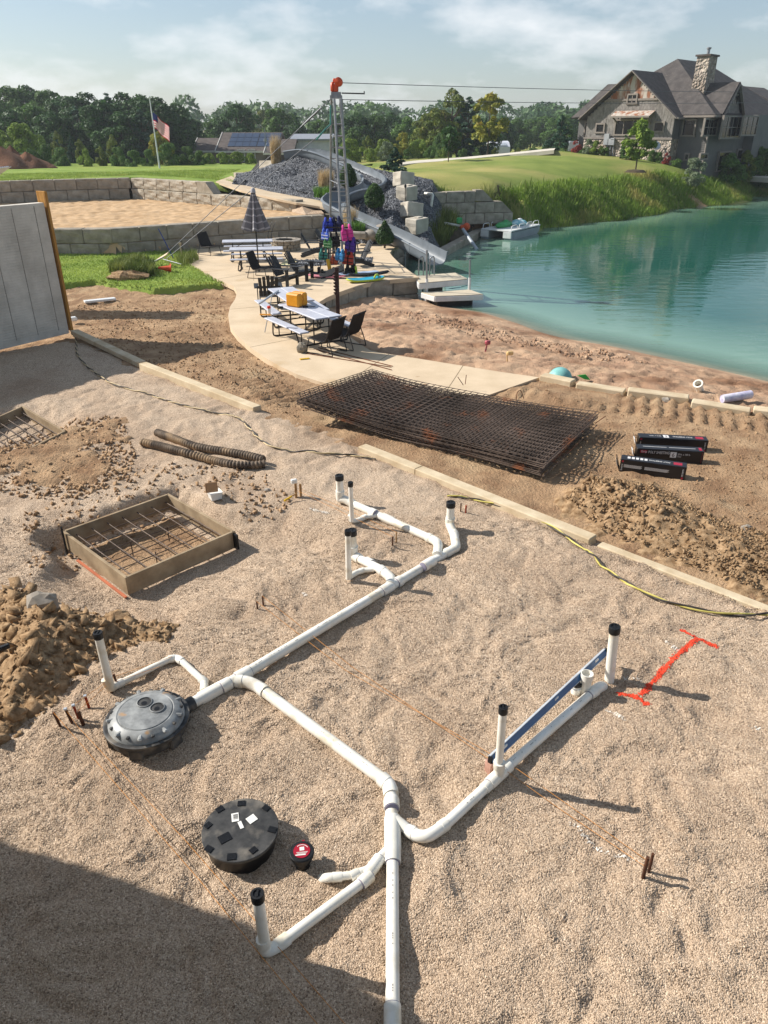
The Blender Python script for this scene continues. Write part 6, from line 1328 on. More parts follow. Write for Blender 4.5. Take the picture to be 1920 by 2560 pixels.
M_grn = mat('green_kayak', '#3fa35c', '#348f4e', rough=.4); M_tl = mat('teal_float', '#35a9b5', '#d5e3e4', scale=3, rough=.4)
for nm, lab, x, y, L2, w_, m, z_ in (('kayak', 'green sit-on kayak lying on the pontoon boat', -.5, .25, 2.0, .62, M_grn, .51), ('inflatable', 'teal and white inflatable lying on the front of the pontoon boat', .75, -.05, 1.5, .95, M_tl, .51)):
    b = MB(); b.ball(BP(x, y, z_ + .12), 1.0, 14, 8, (L2 / 2, w_ / 2, .19), .03, M=Mb); o = tag(b.build(nm, m, smooth=60), lab, nm)
    b = MB(); b.ball(BP(x + .2, y, z_ + .25), .16, 10, 6, (1.6, 1, .8), 0, M=Mb); b.build('seat', M_bwhite if m is M_tl else m, o, smooth=60)
# pipes and pump at the water
pp = atY(1000, 495, 42.6); pq = atY(1032, 521, 41.0); pq.z = -.85
b = MB(); b.tube([pp, pq], .09, 12); tag(b.build('water_pipe', mat('grey_pipe', '#a9b0b6', '#949ba1', rough=.4), smooth=50), 'grey pipe slanting into the pond from the pump', 'pipe')
pm = thing('water_pump', 'red and green water pump on the bank above the grey pipe', 'pump', pp)
b = MB(); b.ball(pp + Vector((.2, .1, .12)), .2, 10, 7); b.box(pp + Vector((.0, .1, .1)), (.3, .25, .2), ch=.03); b.build('pump_body', M_orange, pm, smooth=50)
b = MB(); b.box(pp + Vector((-.2, .15, .42)), (.3, .25, .3), ch=.04); b.build('tank', M_grn, pm)
b = MB(); b.tube([atY(960, 482, 43.4), pp + Vector((-.1, .1, .15))], .06, 8); b.build('inlet_pipe', M_pvc, pm)
b = MB(); g0, g1, g2 = atY(918, 418, 44), atY(934, 419, 43.6), atY(931, 448, 43.6); b.tube([g0, g1 + Vector((-.05, 0, 0))], .075, 10); b.tube([g1 + Vector((-.06, 0, .03)), g1 + Vector((.02, 0, -.04)), g2], .075, 10); tag(b.build('outfall_pipe', M_pvc, smooth=50), 'white bent outfall pipe over the bank block wall', 'pipe')
for L, lab in (([(942, 560), (1000, 528), (1052, 498)], 'low concrete edge stones of the bank by the slide end'),):
    P = [at(x, y - 4, -.72) for x, y in L]; b = MB()
    for i in range(2): b.bar(P[i], P[i + 1], .5, .5, ch=.04)
    tag(b.build('bank_edge', M_block), lab, 'edging')
b = MB(); q = atY(876, 412, 41.2); b.tube([q + Vector((-.02, -.35, -.55)), q + Vector((-.02, -.35, .2))], .02, 6); b.ball(q + Vector((-.02, -.35, .24)), .08, 8, 6, (.8, .8, 1.3)); tag(b.build('path_light', M_black), 'black path light before a pale block of the mound', 'path light')
# ---- odds and ends on sand and grass
q = at(1212, 821, -.05); b = MB(); b.ball(q + Vector((0, .12, -.02)), .27, 20, 12); tag(b.build('beach_ball', mat('teal_ball', '#7fb5b0', '#67a19c', scale=5, rough=.5, c3='#b9c3a8', s3=4), smooth=60), 'faded teal ball half sunk in sand behind the kerb', 'ball')
b = MB(); q = at(1262, 824, .0); b.slab([q + Vector((-.13, .1, .1)), q + Vector((.02, .1, .02)), q + Vector((.16, .1, -.0)), q + Vector((.05, .12, .12))], .04); tag(b.build('toy_shovel', mat('green_toy', '#2fae3a', rough=.4)), 'green plastic toy shovel by the teal ball', 'toy')
q = at(1512, 842, -.02); fl = thing('pipe_flange', 'short white pipe end with a flange standing tilted in the sand', 'pipe', q)
Mt = Matrix.Rotation(R(-35), 3, 'Y') @ Matrix.Rotation(R(30), 3, 'X'); b = MB(); b.lathe([(.075, -.05), (.075, .22), (.10, .22), (.10, .25), (.07, .252), (.068, .10), (0, .08)], q, 18, Mt); b.build('flange_body', M_pvc, fl, smooth=40)
b = MB(); b.lathe([(.066, .11), (0, .1105)], q, 14, Mt); b.build('fill', M_sand, fl)
p, q = at(1560, 862, .05), at(1622, 852, .10); b = MB(); b.tube([p, q], .085, 16, cap=False); b.tube([p, q], .078, 16); o = tag(b.build('wrapped_tube', mat('print_wrap', '#d9d6dc', '#a9a4c0', scale=7, rough=.5), smooth=50), 'white printed tube lying on sand at the far right', 'tube'); b = MB(); d = (q - p).normalized(); b.tube([q, q + d * .004], .076, 14); b.build('tube_mouth', M_black, o)
b = MB(); q = at(1046, 772, -.3); b.tube([q, q + Vector((.05, 0, .35))], .02, 6); b.box(q + Vector((.06, 0, .38)), (.14, .1, .1), .4, ch=.02); tag(b.build('toy_rake', mat('pink_toy', '#c9606a', '#3a2a2c', scale=12, rough=.5)), 'pink and black toy sticking out of the sand', 'toy')
b = MB(); q = at(1096, 786, -.12); b.tube([q, q + Vector((-.03, 0, .25))], .015, 6); b.box(q + Vector((.04, 0, .26)), (.16, .1, .09), .3, ch=.02); tag(b.build('toy_flag', mat('cream_toy', '#d9b47a', rough=.5)), 'cream coloured toy on a stick at the patio edge', 'toy')
b = MB(); q = at(1352, 772, -.62); b.box(q + Vector((0, 0, .04)), (.24, .14, .06), .2, ch=.02); tag(b.build('cup', M_sticker), 'pale plastic lid at the waterline', 'litter')
cn_ = thing('traffic_cone', 'orange traffic cone lying on its side on the grass', 'traffic cone', at(357, 584)); c_ = at(357, 584, .08)
Mc = Matrix.Rotation(R(-82), 3, 'Y') @ Matrix.Rotation(R(20), 3, 'X'); b = MB(); b.lathe([(.14, 0), (.12, .03), (.035, .44), (.02, .45)], c_ + Vector((.2, 0, .06)), 16, Mc); b.build('cone_body', M_orange, cn_, smooth=40)
b = MB(); b.box(c_ + Vector((.21, 0, .07)), (.32, .32, .025), M=Mc); b.build('base', M_orange, cn_)
p, q = at(182, 652, -.2), at(249, 645, -.2); b = MB(); b.bar(p, q, .25, .07, ch=.01); tag(b.build('white_plank', M_bwhite), 'white foam plank lying on the bare dirt', 'plank')
b = MB(); b.bar(at(150, 690, -.15), at(166, 688, -.15), .2, .12, ch=.03); tag(b.build('white_block', M_bwhite), 'white block half hidden behind the yellow plank', 'block')
b = MB(); 
for k, (x, y) in enumerate(((583, 500), (590, 500))): q = at(x, y + 35, .1); b.tube(smooth_pts([q + Vector((0, 0, .0)), q + Vector((-.05, 0, .5)), q + Vector((.1, 0, .95)), q + Vector((.2, 0, 1.1))], 4), .015, 5)
tag(b.build('black_cable', M_black), 'black cables hanging over the low block wall behind the parasol', 'cable')
# ================================================================== leaves, grass, trees
def leaf_mesh(name, lobes, n, leaf, m, seed, flat=.0, up=.25, elong=1.3):
    g = np.random.default_rng(seed); L = np.array(lobes, float)          # x y z rx ry rz
    wgt = (L[:, 3] * L[:, 4] + L[:, 3] * L[:, 5]); idx = g.choice(len(L), n, p=wgt / wgt.sum())
    d = g.normal(size=(n, 3)); d /= np.linalg.norm(d, axis=1, keepdims=True); d[:, 2] = np.where(d[:, 2] < -.55, -d[:, 2], d[:, 2])
    r = g.uniform(.72, 1.06, (n, 1)) ** .8
    P = L[idx, :3] + d * L[idx, 3:6] * r
    N = d + g.normal(scale=.65, size=(n, 3)); N[:, 2] += up; N /= np.linalg.norm(N, axis=1, keepdims=True)
    T = np.cross(N, g.normal(size=(n, 3))); T /= np.linalg.norm(T, axis=1, keepdims=True) + 1e-9; B = np.cross(N, T)
    s = leaf * g.uniform(.6, 1.35, (n, 1))
    V = np.stack([P - T * s * elong, P + B * s * .62, P + T * s * elong + N * s * flat, P - B * s * .62], 1).reshape(-1, 3)
    F = np.arange(n * 4).reshape(n, 4)
    o = numesh(name, V, F, m); me = o.data; bpy.data.objects.remove(o); return me
def lobes_round(seed, h=10, w=4.2, z0=2.2, k=42, rr=(1.0, 1.75), top=1.0):
    g = random.Random(seed); out = []
    for i in range(k):
        t = g.random(); z = z0 + (h - z0 - 1.2) * t; ww = w * math.sin(math.pi * (.12 + .80 * t ** top)) ** .7
        a = g.uniform(0, 6.28); q = ww * g.uniform(.35, .95); r = g.uniform(*rr) * (1.1 - .35 * t); out.append((q * math.cos(a), q * math.sin(a), z, r, r, r * .8))
    out.append((0, 0, h - 1.6, 1.4, 1.4, 1.5)); return out
def lobes_cone(seed, h=10, w=2.6, z0=.6, k=34, p=.85):
    g = random.Random(seed); out = []
    for i in range(k):
        t = (i + g.random()) / k; z = z0 + (h - z0) * t * .97; ww = w * (1 - t) ** p; a = g.uniform(0, 6.28); q = ww * g.uniform(.4, .9); r = max(.16, .20 * w * (1.2 - t)) * g.uniform(.8, 1.3); out.append((q * math.cos(a), q * math.sin(a), z, r * 1.2, r * 1.2, r * .75))
    return out
LM_dark = leafmat('dark_tree_leaf', '#24401c', '#4a6c34'); LM_mid = leafmat('green_tree_leaf', '#355321', '#6a8a40'); LM_olive = leafmat('olive_tree_leaf', '#45561f', '#7f8c3a', c3='#8d8a3c'); LM_blue = leafmat('evergreen_needles', '#1f3a28', '#46684e')
LM_lime = leafmat('bright_bush_leaf', '#566e26', '#93a847'); LM_yel = leafmat('yellowing_leaf', '#6b7828', '#b0aa42', c3='#a08a34'); LM_grey = leafmat('grey_green_leaf', '#56664a', '#8a9678'); LM_red = leafmat('red_leaf', '#6a2622', '#a84a38'); LM_tan = leafmat('dry_grass_blade', '#a48c64', '#d2bd95', scale=6, objrand=0); LM_far = leafmat('far_wood_leaf', '#33502e', '#58753f', scale=.08, objrand=0)
M_bark = mat('tree_bark', '#5f5346', '#3f362c', scale=6, rough=.95, bump=.6, bscale=14)
TM = {}
for i in range(3):
    TM['dark', i] = leaf_mesh('crown', lobes_round(i, w=4.6, z0=1.2), 11000, .19, LM_dark, i); TM['mid', i] = leaf_mesh('crown', lobes_round(10 + i, w=4.3, z0=1.4), 11000, .19, LM_mid, i + 5)
    TM['olive', i] = leaf_mesh('crown', lobes_round(20 + i, w=4.2, z0=1.0, rr=(.9, 1.6), k=32), 11000, .18, LM_olive, i + 9); TM['fir', i] = leaf_mesh('crown', lobes_cone(30 + i, w=3.4, k=44), 11000, .17, LM_blue, i + 12)
    TM['bush', i] = leaf_mesh('foliage', lobes_round(40 + i, h=10, w=6.5, z0=.6, rr=(1.6, 2.8), k=22), 9000, .24, LM_mid, i + 15); TM['lime', i] = leaf_mesh('foliage', lobes_round(50 + i, h=10, w=6.5, z0=.6, rr=(1.6, 2.8), k=22), 9000, .24, LM_lime, i + 18)
    TM['yellow', i] = leaf_mesh('foliage', lobes_round(60 + i, h=10, w=4.6, z0=.6, rr=(1.1, 2.0), k=26), 8000, .22, LM_yel, i + 21)
TM['grey', 0] = leaf_mesh('foliage', lobes_round(70, h=10, w=5.5, z0=.4, rr=(1.2, 2.2), k=26), 8000, .22, LM_grey, 30); TM['red', 0] = leaf_mesh('foliage', lobes_round(71, h=10, w=6, z0=.4, rr=(1.4, 2.2), k=20), 1400, .5, LM_red, 31)
def trunkm(r=.22, h=5, limbs=4, seed=0):
    g = random.Random(seed); b = MB(); b.tube([(0, 0, -.5), (.03, 0, h * .3), (.0, .05, h * .65), (.1, 0, h)], [r * 1.25, r, r * .75, r * .3], 7)
    for k in range(limbs):
        a = g.uniform(0, 6.28); z = h * g.uniform(.35, .8); q = h * g.uniform(.3, .5); b.tube([(0, 0, z), (q * .5 * math.cos(a), q * .5 * math.sin(a), z + q * .45), (q * math.cos(a), q * math.sin(a), z + q)], [r * .5, r * .35, r * .12], 5)
    return b.mesh('trunk', M_bark, smooth=60)
TRK = [trunkm(.24, 7.5, 5, i) for i in range(3)]; BTR = [trunkm(.18, 4.5, 4, i + 5) for i in range(2)]
def tree(x, y, z, hgt, kind, label, name='tree', cat='tree', group=None, wid=1.0, i=None, trunk=True, rz=None):
    i = rnd.randrange(3) if i is None else i
    if (kind, i) not in TM: i = 0
    t = thing(name, label, cat, (x, y, z), group); s = hgt / 10
    small = cat in ('bush', 'shrub')
    o = link_mesh('foliage' if small else 'crown', TM[kind, i], None, t); o.scale = (s * wid, s * wid, s); o.rotation_euler = (0, 0, rnd.uniform(0, 6.28) if rz is None else rz)
    k = link_mesh('stem' if small else 'trunk', rnd.choice(BTR if small else TRK), None, t); k.scale = (s, s, s)
    return t
def treepx(px, pytop, Y, kind, label, zb=None, **kw):
    p = atY(px, pytop, Y); z = float(HS(np.array([p.x]), np.array([p.y]))[0]) if zb is None else zb
    return tree(p.x, Y, z, max(.3, p.z - z), kind, label, **kw)
# the wood behind the lawn
gw = 'trees of the wood behind the flagpole'
lw = 'dark green tree in the dense wood behind the flagpole'
for px, py, Y, k, w in [(-40, 190, 112, 'mid', 1.1), (12, 184, 118, 'mid', 1.1), (52, 183, 122, 'dark', 1.1), (100, 192, 116, 'mid', 1.0), (135, 207, 112, 'dark', 1.1), (182, 197, 108, 'dark', 1.2), (228, 200, 104, 'fir', 1.5), (262, 198, 106, 'dark', 1.1), (300, 203, 104, 'dark', 1.1), (335, 207, 102, 'dark', 1.2), (350, 222, 100, 'dark', 1.1), (215, 215, 98, 'dark', 1.2), (60, 225, 104, 'mid', 1.1), (160, 228, 100, 'fir', 1.6), (300, 232, 96, 'fir', 1.5), (110, 240, 98, 'dark', 1.1), (20, 235, 100, 'dark', 1.2), (255, 240, 96, 'dark', 1.2)]:
    treepx(px, py, Y, k, lw, group=gw, wid=w)
for px, py, Y, k, w, lab in [(392, 238, 112, 'dark', 1.0, 'dark tree standing just right of the flag'), (412, 250, 118, 'fir', 1.3, 'dark pointed tree behind the left end of the neighbour roof'), (460, 256, 125, 'mid', 1.0, 'small bright green tree above the neighbour roof'), (507, 222, 118, 'dark', 1.0, 'tall dark round tree over the solar panel roof'), (600, 232, 124, 'mid', 1.1, 'broad olive-green tree behind the tan plume grass'), (636, 240, 128, 'fir', 1.2, 'dark conical tree left of the guy cable'), (565, 236, 150, 'olive', 1.0, 'brownish thin tree between two round trees over the neighbour roof'), (640, 262, 118, 'dark', 1.0, 'dark tree over the white shed roof')]:
    treepx(px, py, Y, k, lab, wid=w)
g2_ = 'trees right of the tower'
for px, py, Y, k, w in [(690, 256, 130, 'mid', 1.1), (728, 250, 122, 'dark', 1.0), (770, 243, 118, 'dark', 1.0), (808, 246, 120, 'mid', 1.0), (845, 240, 124, 'dark', .9), (880, 250, 118, 'mid', 1.0), (760, 275, 104, 'mid', 1.0), (915, 252, 108, 'olive', 1.0)]:
    treepx(px, py, Y, k, 'green tree in the thicket between the tower and the tall cottonwood', group=g2_, wid=w)
treepx(978, 190, 98, 'olive', 'tallest loose green tree right of the tower, under the cables', wid=.85, i=0); treepx(1014, 205, 97, 'fir', 'tall dark feathery evergreen beside the tallest loose tree', wid=1.35); treepx(940, 233, 95, 'olive', 'olive-green tree left of the tallest loose tree', wid=1.0); treepx(1048, 255, 104, 'dark', 'dark green tree behind the yellowing maple', wid=1.1)
for px, py, Y, k, w in [(1085, 250, 135, 'dark', 1.1), (1118, 254, 150, 'mid', 1.2), (1150, 256, 160, 'mid', 1.2), (1180, 250, 165, 'mid', 1.2), (1215, 246, 150, 'mid', 1.2), (1245, 244, 155, 'dark', 1.2), (1275, 250, 150, 'mid', 1.2), (1655, 215, 170, 'mid', 1.1), (1690, 230, 150, 'mid', 1.1)]:
    treepx(px, py, Y, k, 'hazy green tree of the far wood beside the stone house', group='trees of the far wood beside the house', wid=w)
# bushes in front of the wood, along the back of the lawn
gb = 'bushes along the back of the lawn'
for px, py, Y, k, w in [(-20, 275, 80, 'lime', .75), (40, 268, 80, 'lime', .75), (85, 300, 82, 'mid', .6), (120, 282, 86, 'olive', .6), (90, 312, 77, 'bush', .6), (130, 318, 76, 'bush', .7), (170, 300, 79, 'olive', .6), (180, 322, 75, 'lime', .6), (215, 316, 76, 'olive', .7), (250, 318, 75, 'bush', .75), (285, 324, 74, 'bush', .8), (320, 322, 76, 'bush', .75), (150, 290, 84, 'fir', .8), (120, 285, 88, 'fir', .7), (240, 290, 84, 'olive', .6), (365, 308, 77, 'bush', .75), (400, 316, 78, 'bush', .75), (430, 325, 77, 'bush', .8), (60, 320, 76, 'bush', .8)]:
    treepx(px, py, Y, k, 'green bush in the hedge row between the lawn and the wood', zb=1.45, name='bush', cat='bush', group=gb, wid=w)
treepx(342, 283, 79, 'yellow', 'yellow-tinged rounded small tree behind the flagpole', zb=1.45, wid=1.0)
for px, py in ((450, 330), (480, 328), (510, 327), (540, 331)): treepx(px, py, 80, 'lime', 'bright green bush below the neighbour house', zb=1.45, name='bush', cat='bush', group='bright bushes below the neighbour house', wid=.8)
g3_ = 'bushes behind the slide'
for px, py, Y, k, w in [(760, 300, 82, 'lime', .8), (795, 292, 84, 'olive', .6), (830, 300, 86, 'lime', .8), (870, 285, 86, 'yellow', .8), (800, 320, 80, 'lime', .8), (835, 305, 80, 'grey', .8), (905, 300, 86, 'lime', .8), (930, 315, 82, 'bush', .9), (880, 322, 82, 'bush', .9), (960, 318, 84, 'lime', .9), (1000, 320, 86, 'bush', .9), (1030, 322, 88, 'bush', .9), (960, 275, 92, 'bush', .6), (1070, 318, 92, 'olive', .9), (1120, 318, 100, 'olive', .9), (1150, 318, 102, 'bush', .9), (740, 318, 80, 'bush', .8), (1180, 312, 110, 'bush', .9), (1230, 300, 100, 'bush', .9)]:
    treepx(px, py, Y, k, 'leafy bush in the thicket behind the slide and the drive', name='bush', cat='bush', group=g3_, wid=w)
# single trees on the hill lawn
def young(px, pyb, zb, pytop, kind, lab, w, bare=.33, leafm=None, n=2600, leaf=.22, seed=3, narrow=1.0):
    p = at(px, pyb, zb); top = atY(px, pytop, p.y); hgt = top.z - zb; t = thing('young_tree', lab, 'tree', p)
    me = leaf_mesh('crown', [(x * w / 4, y * w / 4, hgt * bare + (z - 1.2) / 8.8 * hgt * (1 - bare), a * w / 4 * .8, b_ * w / 4 * .8, c * hgt / 14) for x, y, z, a, b_, c in lobes_round(seed, w=3.6, z0=1.2, k=34, rr=(.6, 1.1), top=narrow)], n, leaf, leafm, seed)
    link_mesh('crown', me, None, t)
    b = MB(); b.tube([p - Vector((0, 0, .3)), p + Vector((0, 0, hgt * .5)), p + Vector((.02, 0, hgt * .9))], [hgt * .017, hgt * .012, .01], 7); b.build('trunk', M_bark, t, smooth=60); return t
young(1053, 333, 2.35, 198, 'y', 'tall yellowing maple standing by the drive', 2.4, .24, LM_yel, 3400, .20, 4, .8)
young(968, 357, 2.05, 272, 'y', 'thin dark young tree on the lawn left of the maple', 1.3, .42, LM_dark, 700, .16, 5)
young(1373, 367, 1.9, 257, 'y', 'young yellow-green tree on the lawn before the stone house', 1.35, .28, LM_lime, 3000, .17, 6, .85)
def ever(px, pyb, zb, pytop, w, lab, m=LM_blue, name='evergreen', Y=None, n=2600, p_=.85, leaf=None, cat='evergreen'):
    p = at(px, pyb, zb) if Y is None else atY(px, pyb, Y); top = atY(px, pytop, p.y); hgt = top.z - p.z; t = thing(name, lab, cat, p)
    me = leaf_mesh('foliage', [(x * w / 2.6, y * w / 2.6, z * hgt / 10, a * w / 2.6, b_ * w / 2.6, c * hgt / 10) for x, y, z, a, b_, c in lobes_cone(px, w=2.3, z0=.5, k=44, p=p_)], n, leaf or max(.035, w * .07), m, px); link_mesh('foliage', me, None, t)
    b = MB(); b.tube([p - Vector((0, 0, .2)), p + Vector((0, 0, hgt * .85))], [.05, .02], 6); b.build('stem', M_bark, t); return t
def egg(px, pyb, Y, pytop, w, lab, taper):
    p = atY(px, pyb, Y); hgt = atY(px, pytop, Y).z - p.z; t = thing('clipped_evergreen', lab, 'evergreen', p)
    L = [(0, 0, hgt * (.06 + .90 * k / 11), w * (1 - taper * k / 11) * math.sqrt(max(.05, math.sin(math.pi * (.12 + .80 * k / 11)))), w * (1 - taper * k / 11) * math.sqrt(max(.05, math.sin(math.pi * (.12 + .80 * k / 11)))), hgt * .085) for k in range(12)]
    link_mesh('foliage', leaf_mesh('foliage', L, 7000, .035, LM_box, int(px)), None, t); b = MB(); b.tube([p - Vector((0, 0, .2)), p + Vector((0, 0, hgt * .8))], [.05, .02], 6); b.build('stem', M_bark, t); return t
LM_box = leafmat('clipped_evergreen', '#25401c', '#4e6c32', scale=2)
ever(853, 372, 2.0, 318, 1.0, 'small dark blue-green spruce at the right shoulder of the mound', LM_blue, n=2600, Y=48)
egg(809, 448, 40.3, 398, .62, 'egg-shaped clipped evergreen on the mound right of the tower', .38)
egg(831, 526, 35.3, 478, .55, 'cone-shaped clipped evergreen at the patio edge before the slide chute', .75)
egg(752, 402, 45, 355, .60, 'clipped evergreen behind the tower inside the slide bend', .4)
ever(1448, 322, 2.6, 246, 1.3, 'dark narrow evergreen left of the stone house', LM_blue, Y=78) if False else None
ever(1208, 325, 2.9, 247, 1.6, 'dark drooping evergreen at the left corner of the house garden', LM_blue, n=3000)
ever(1222, 322, 2.9, 262, 1.1, 'round green shrub beside the drooping evergreen', LM_mid, p_=.4, cat='shrub', name='shrub')
ever(1533, 366, 1.3, 280, .85, 'tall narrow arborvitae against the right side of the house', LM_box, n=3400, p_=.75)
ever(1352, 346, 2.35, 278, .9, 'upright feathery evergreen behind the young lawn tree', LM_mid, n=3000, p_=.45)
# planting by the house
HC = Vector((25.01, 72.0, 0)); hA = Vector((.7, .714, 0)).normalized(); hB = Vector((-.714, .7, 0)).normalized()
gs = 'low shrubs round the house'
for px, pyb, zb, pyt, kind, lab, w in [(1245, 326, 2.85, 302, 'red', 'red-leaved shrub at the left end of the house bed', .8), (1272, 326, 2.8, 298, 'grey', 'grey-green shrub under the left house window', .8), (1290, 330, 2.75, 303, 'lime', 'yellow-green shrub before the stone base', .7), (1262, 328, 2.7, 318, 'bush', 'low dark spreading shrub along the house bed', 1.4), (1285, 330, 2.7, 320, 'bush', 'low spreading shrub right of another in the house bed', 1.3), (1308, 333, 2.6, 317, 'bush', 'rounded low shrub left of the meter boxes', 1.0),
                                      (1410, 352, 2.2, 322, 'bush', 'dark leafy shrub below the satellite dish', .9), (1425, 354, 2.1, 326, 'mid', 'green shrub at the corner of the stone house', .7), (1440, 352, 1.9, 328, 'red', 'rusty red shrub round the house corner', .6), (1463, 359, 1.6, 341, 'bush', 'low rounded juniper right of the house corner', 1.1), (1500, 361, 1.4, 338, 'grey', 'tan-green shrub left of the arborvitae', .9),
                                      (1580, 368, 1.0, 330, 'bush', 'dark shrub by the patio chairs', .9), (1612, 368, .9, 322, 'olive', 'olive shrub at the right of the house terrace', .8), (1640, 370, .8, 315, 'bush', 'tall dark shrub at the far right of the house', .8), (1655, 362, 1.0, 335, 'yellow', 'orange-tinged shrub at the right edge', .8)]:
    r = Vector(_ray(px, (pyb + pyt) / 2)); ax_, vv = (hA, -1.0) if px < 1470 else (hB, -3.6); t_ = (vv + HC.dot(ax_)) / r.dot(ax_); p = r * t_; top = atY(px, pyt, p.y); zb = float(HS(np.array([p.x]), np.array([p.y]))[0]); tree(p.x, p.y, zb - .05, max(.5, top.z - zb), kind, lab, name='shrub', cat='shrub', group=gs, wid=w)
# grasses
def blades(g, xy, z, hgt, wd, lean, n=None):
    n = len(xy); a = g.uniform(0, 6.28, n); la = g.uniform(0, 6.28, n); ln = g.uniform(.1, 1, n) * lean
    h = g.uniform(*hgt, n); w = g.uniform(*wd, n)
    ux, uy = np.cos(a) * w / 2, np.sin(a) * w / 2; lx, ly = np.cos(la) * ln * h, np.sin(la) * ln * h
    x, y = xy[:, 0], xy[:, 1]
    V = np.stack([np.stack([x - ux, y - uy, z - .03], 1), np.stack([x + ux, y + uy, z - .03], 1), np.stack([x + ux * .7 + lx * .35, y + uy * .7 + ly * .35, z + h * .62], 1), np.stack([x - ux * .7 + lx * .35, y - uy * .7 + ly * .35, z + h * .62], 1), np.stack([x + lx, y + ly, z + h], 1)], 1).reshape(-1, 3)
    i = np.arange(n)[:, None] * 5
    F = np.concatenate([i + np.array([[0, 1, 2]]), i + np.array([[0, 2, 3]]), i + np.array([[3, 2, 4]])], 0)
    return V, F
def grass(name, lab, poly, hf, n, hgt, wd, lean, m, seed, clump=0.0, within=None):
    g = np.random.default_rng(seed); P = np.array([p[:2] for p in poly]); lo, hi = P.min(0), P.max(0)
    xy = g.uniform(lo, hi, (n * 4, 2)); ok = sdist(xy[:, 0], xy[:, 1], poly) > 0
    if clump: ok &= vnoise(xy[:, 0] * 1.3, xy[:, 1] * 1.3, seed) > clump * g.uniform(.6, 1.2, len(xy))
    xy = xy[ok]; xy = xy[hf(xy[:, 0], xy[:, 1]) > -.86]; xy = (xy[sdist(xy[:, 0], xy[:, 1], within) > .1] if within else xy)[:n]; V, F = blades(g, xy, hf(xy[:, 0], xy[:, 1]), hgt, wd, lean)
    return tag(numesh(name, V, F, m), lab, kind='stuff')
LM_tall = leafmat('bank_grass_blade', '#56741f', '#8fa743', scale=.35, trans=.3, objrand=0, c3='#a39a55'); LM_weed = leafmat('weed_blade', '#4c5f24', '#87904a', scale=1.2, objrand=0); LM_short = leafmat('lawn_blade', '#7d9440', '#a9b95c', scale=.6, objrand=0, c3='#9aa04c')
def pz(L): return [tuple(at(x, y, z)[:2]) for x, y, z in L]
BK = pz([(893, 405, 1.7), (960, 402, 1.75), (1060, 405, 1.72), (1130, 408, 1.3), (1230, 404, 1.1), (1350, 400, .85), (1500, 394, .68), (1659, 388, .25)]) + [(46, 80), (37.6, 75.4), (26.3, 63.8), (18.2, 55.1), (13.8, 51.5), (10.5, 49.4), (8.6, 48.4), (7.4, 48.0), (5.6, 47.6), (3.2, 46.0)]
grass('bank_grass', None, BK, lambda x, y: Hhill(x, y) + .06, 60000, (.15, .46), (.03, .055), .7, LM_tall, 3)
grass('bank_weeds', None, BK, lambda x, y: Hhill(x, y) + .06, 5000, (.3, .75), (.04, .08), .5, LM_weed, 4, clump=.6)
WP = pz([(905, 478, .1), (960, 470, .1), (1060, 468, .1), (1108, 474, .0), (1100, 488, -.6), (1040, 492, -.6), (1000, 500, -.6), (940, 540, -.6), (905, 520, -.2)])
grass('pond_weeds', None, WP, lambda x, y: HS(x, y), 6500, (.3, 1.15), (.025, .05), .6, LM_weed, 5, clump=.45)
wsoil = sheet('bank_soil', WP, lambda x, y: HS(x, y) + .03, np.arange(1, 9, .15), np.arange(36, 50, .15), mat('dark_soil', '#4d4232', '#37301f', scale=2, rough=1, bump=.6, bscale=20), lift=.05, width=.3, ragged=.2)
grass('lawn_blades', None, L_POLY, lambda x, y: Hlawn0(x, y) + .19, 15000, (.03, .07), (.02, .04), .8, LM_short, 6)
TF_ = pz([(245, 585, 0), (290, 575, 0), (335, 580, 0), (335, 598, 0), (280, 602, 0), (235, 596, 0)])
grass('grass_clump', None, TF_, lambda x, y: Hlawn0(x, y) + .22 + .16 * np.exp(-((x - at(278, 590).x) / .8) ** 2), 3600, (.15, .42), (.02, .04), .8, LM_weed, 7)
b = MB(); c_ = at(275, 597, .08); b.ball(c_, .5, 14, 8, (1.5, .6, .40), .22); tag(b.build('sod_lump', M_clod), 'dug lump of sod and soil under long grass on the lawn strip', 'sod')
WN = pz([(380, 560, 0), (425, 552, 0), (430, 562, 0), (395, 580, 0)])
grass('wall_weeds', None, WN, lambda x, y: Hlawn0(x, y) + .15, 500, (.15, .5), (.02, .035), .7, LM_weed, 8)
ULB = [(p[0], p[1]) for p in pz([(0, 395, 2.1), (283, 378, 2.1), (440, 387, 2.0), (620, 422, 1.5), (560, 411, 1.6), (470, 386, 1.95), (520, 366, 1.9), (0, 378, 2.0)])]
grass('upper_lawn_blades', None, ULB, lambda x, y: HU(x, y), 26000, (.04, .11), (.03, .06), .7, LM_short, 9, within=U_POLY)
def plume(x, y, Y, hgt, w, lab, m, n=700, wd=.012, name='ornamental_grass', lean=.3):
    p = atY(x, y, Y); t = thing(name, lab, 'ornamental grass', p); g = np.random.default_rng(int(x)); r = w * np.sqrt(g.uniform(0, 1, n)) * .45; a = g.uniform(0, 6.28, n)
    V, F = blades(g, np.stack([p.x + r * np.cos(a), p.y + r * np.sin(a)], 1), np.full(n, p.z), (hgt * .3, hgt), (wd * .6, wd * 1.5), lean)
    V = V - np.array(p[:]); numesh('blades', V, F, m, t); return t
plume(597, 352, 51, 1.75, .7, 'tall tan feather grass at the top of the stone mound', LM_tan, 900, .018, lean=.16)
plume(705, 402, 44.5, 1.0, .9, 'tan-green tussock grass left of the tower on the mound', LM_tan, 900, .018, lean=.4)
plume(757, 488, 38, 1.0, .7, 'tan tussock grass right of the tower over the steps', LM_tan, 800, .014, lean=.4)
LM_hosta = leafmat('daylily_blade', '#33561c', '#6f9a3a', scale=3)
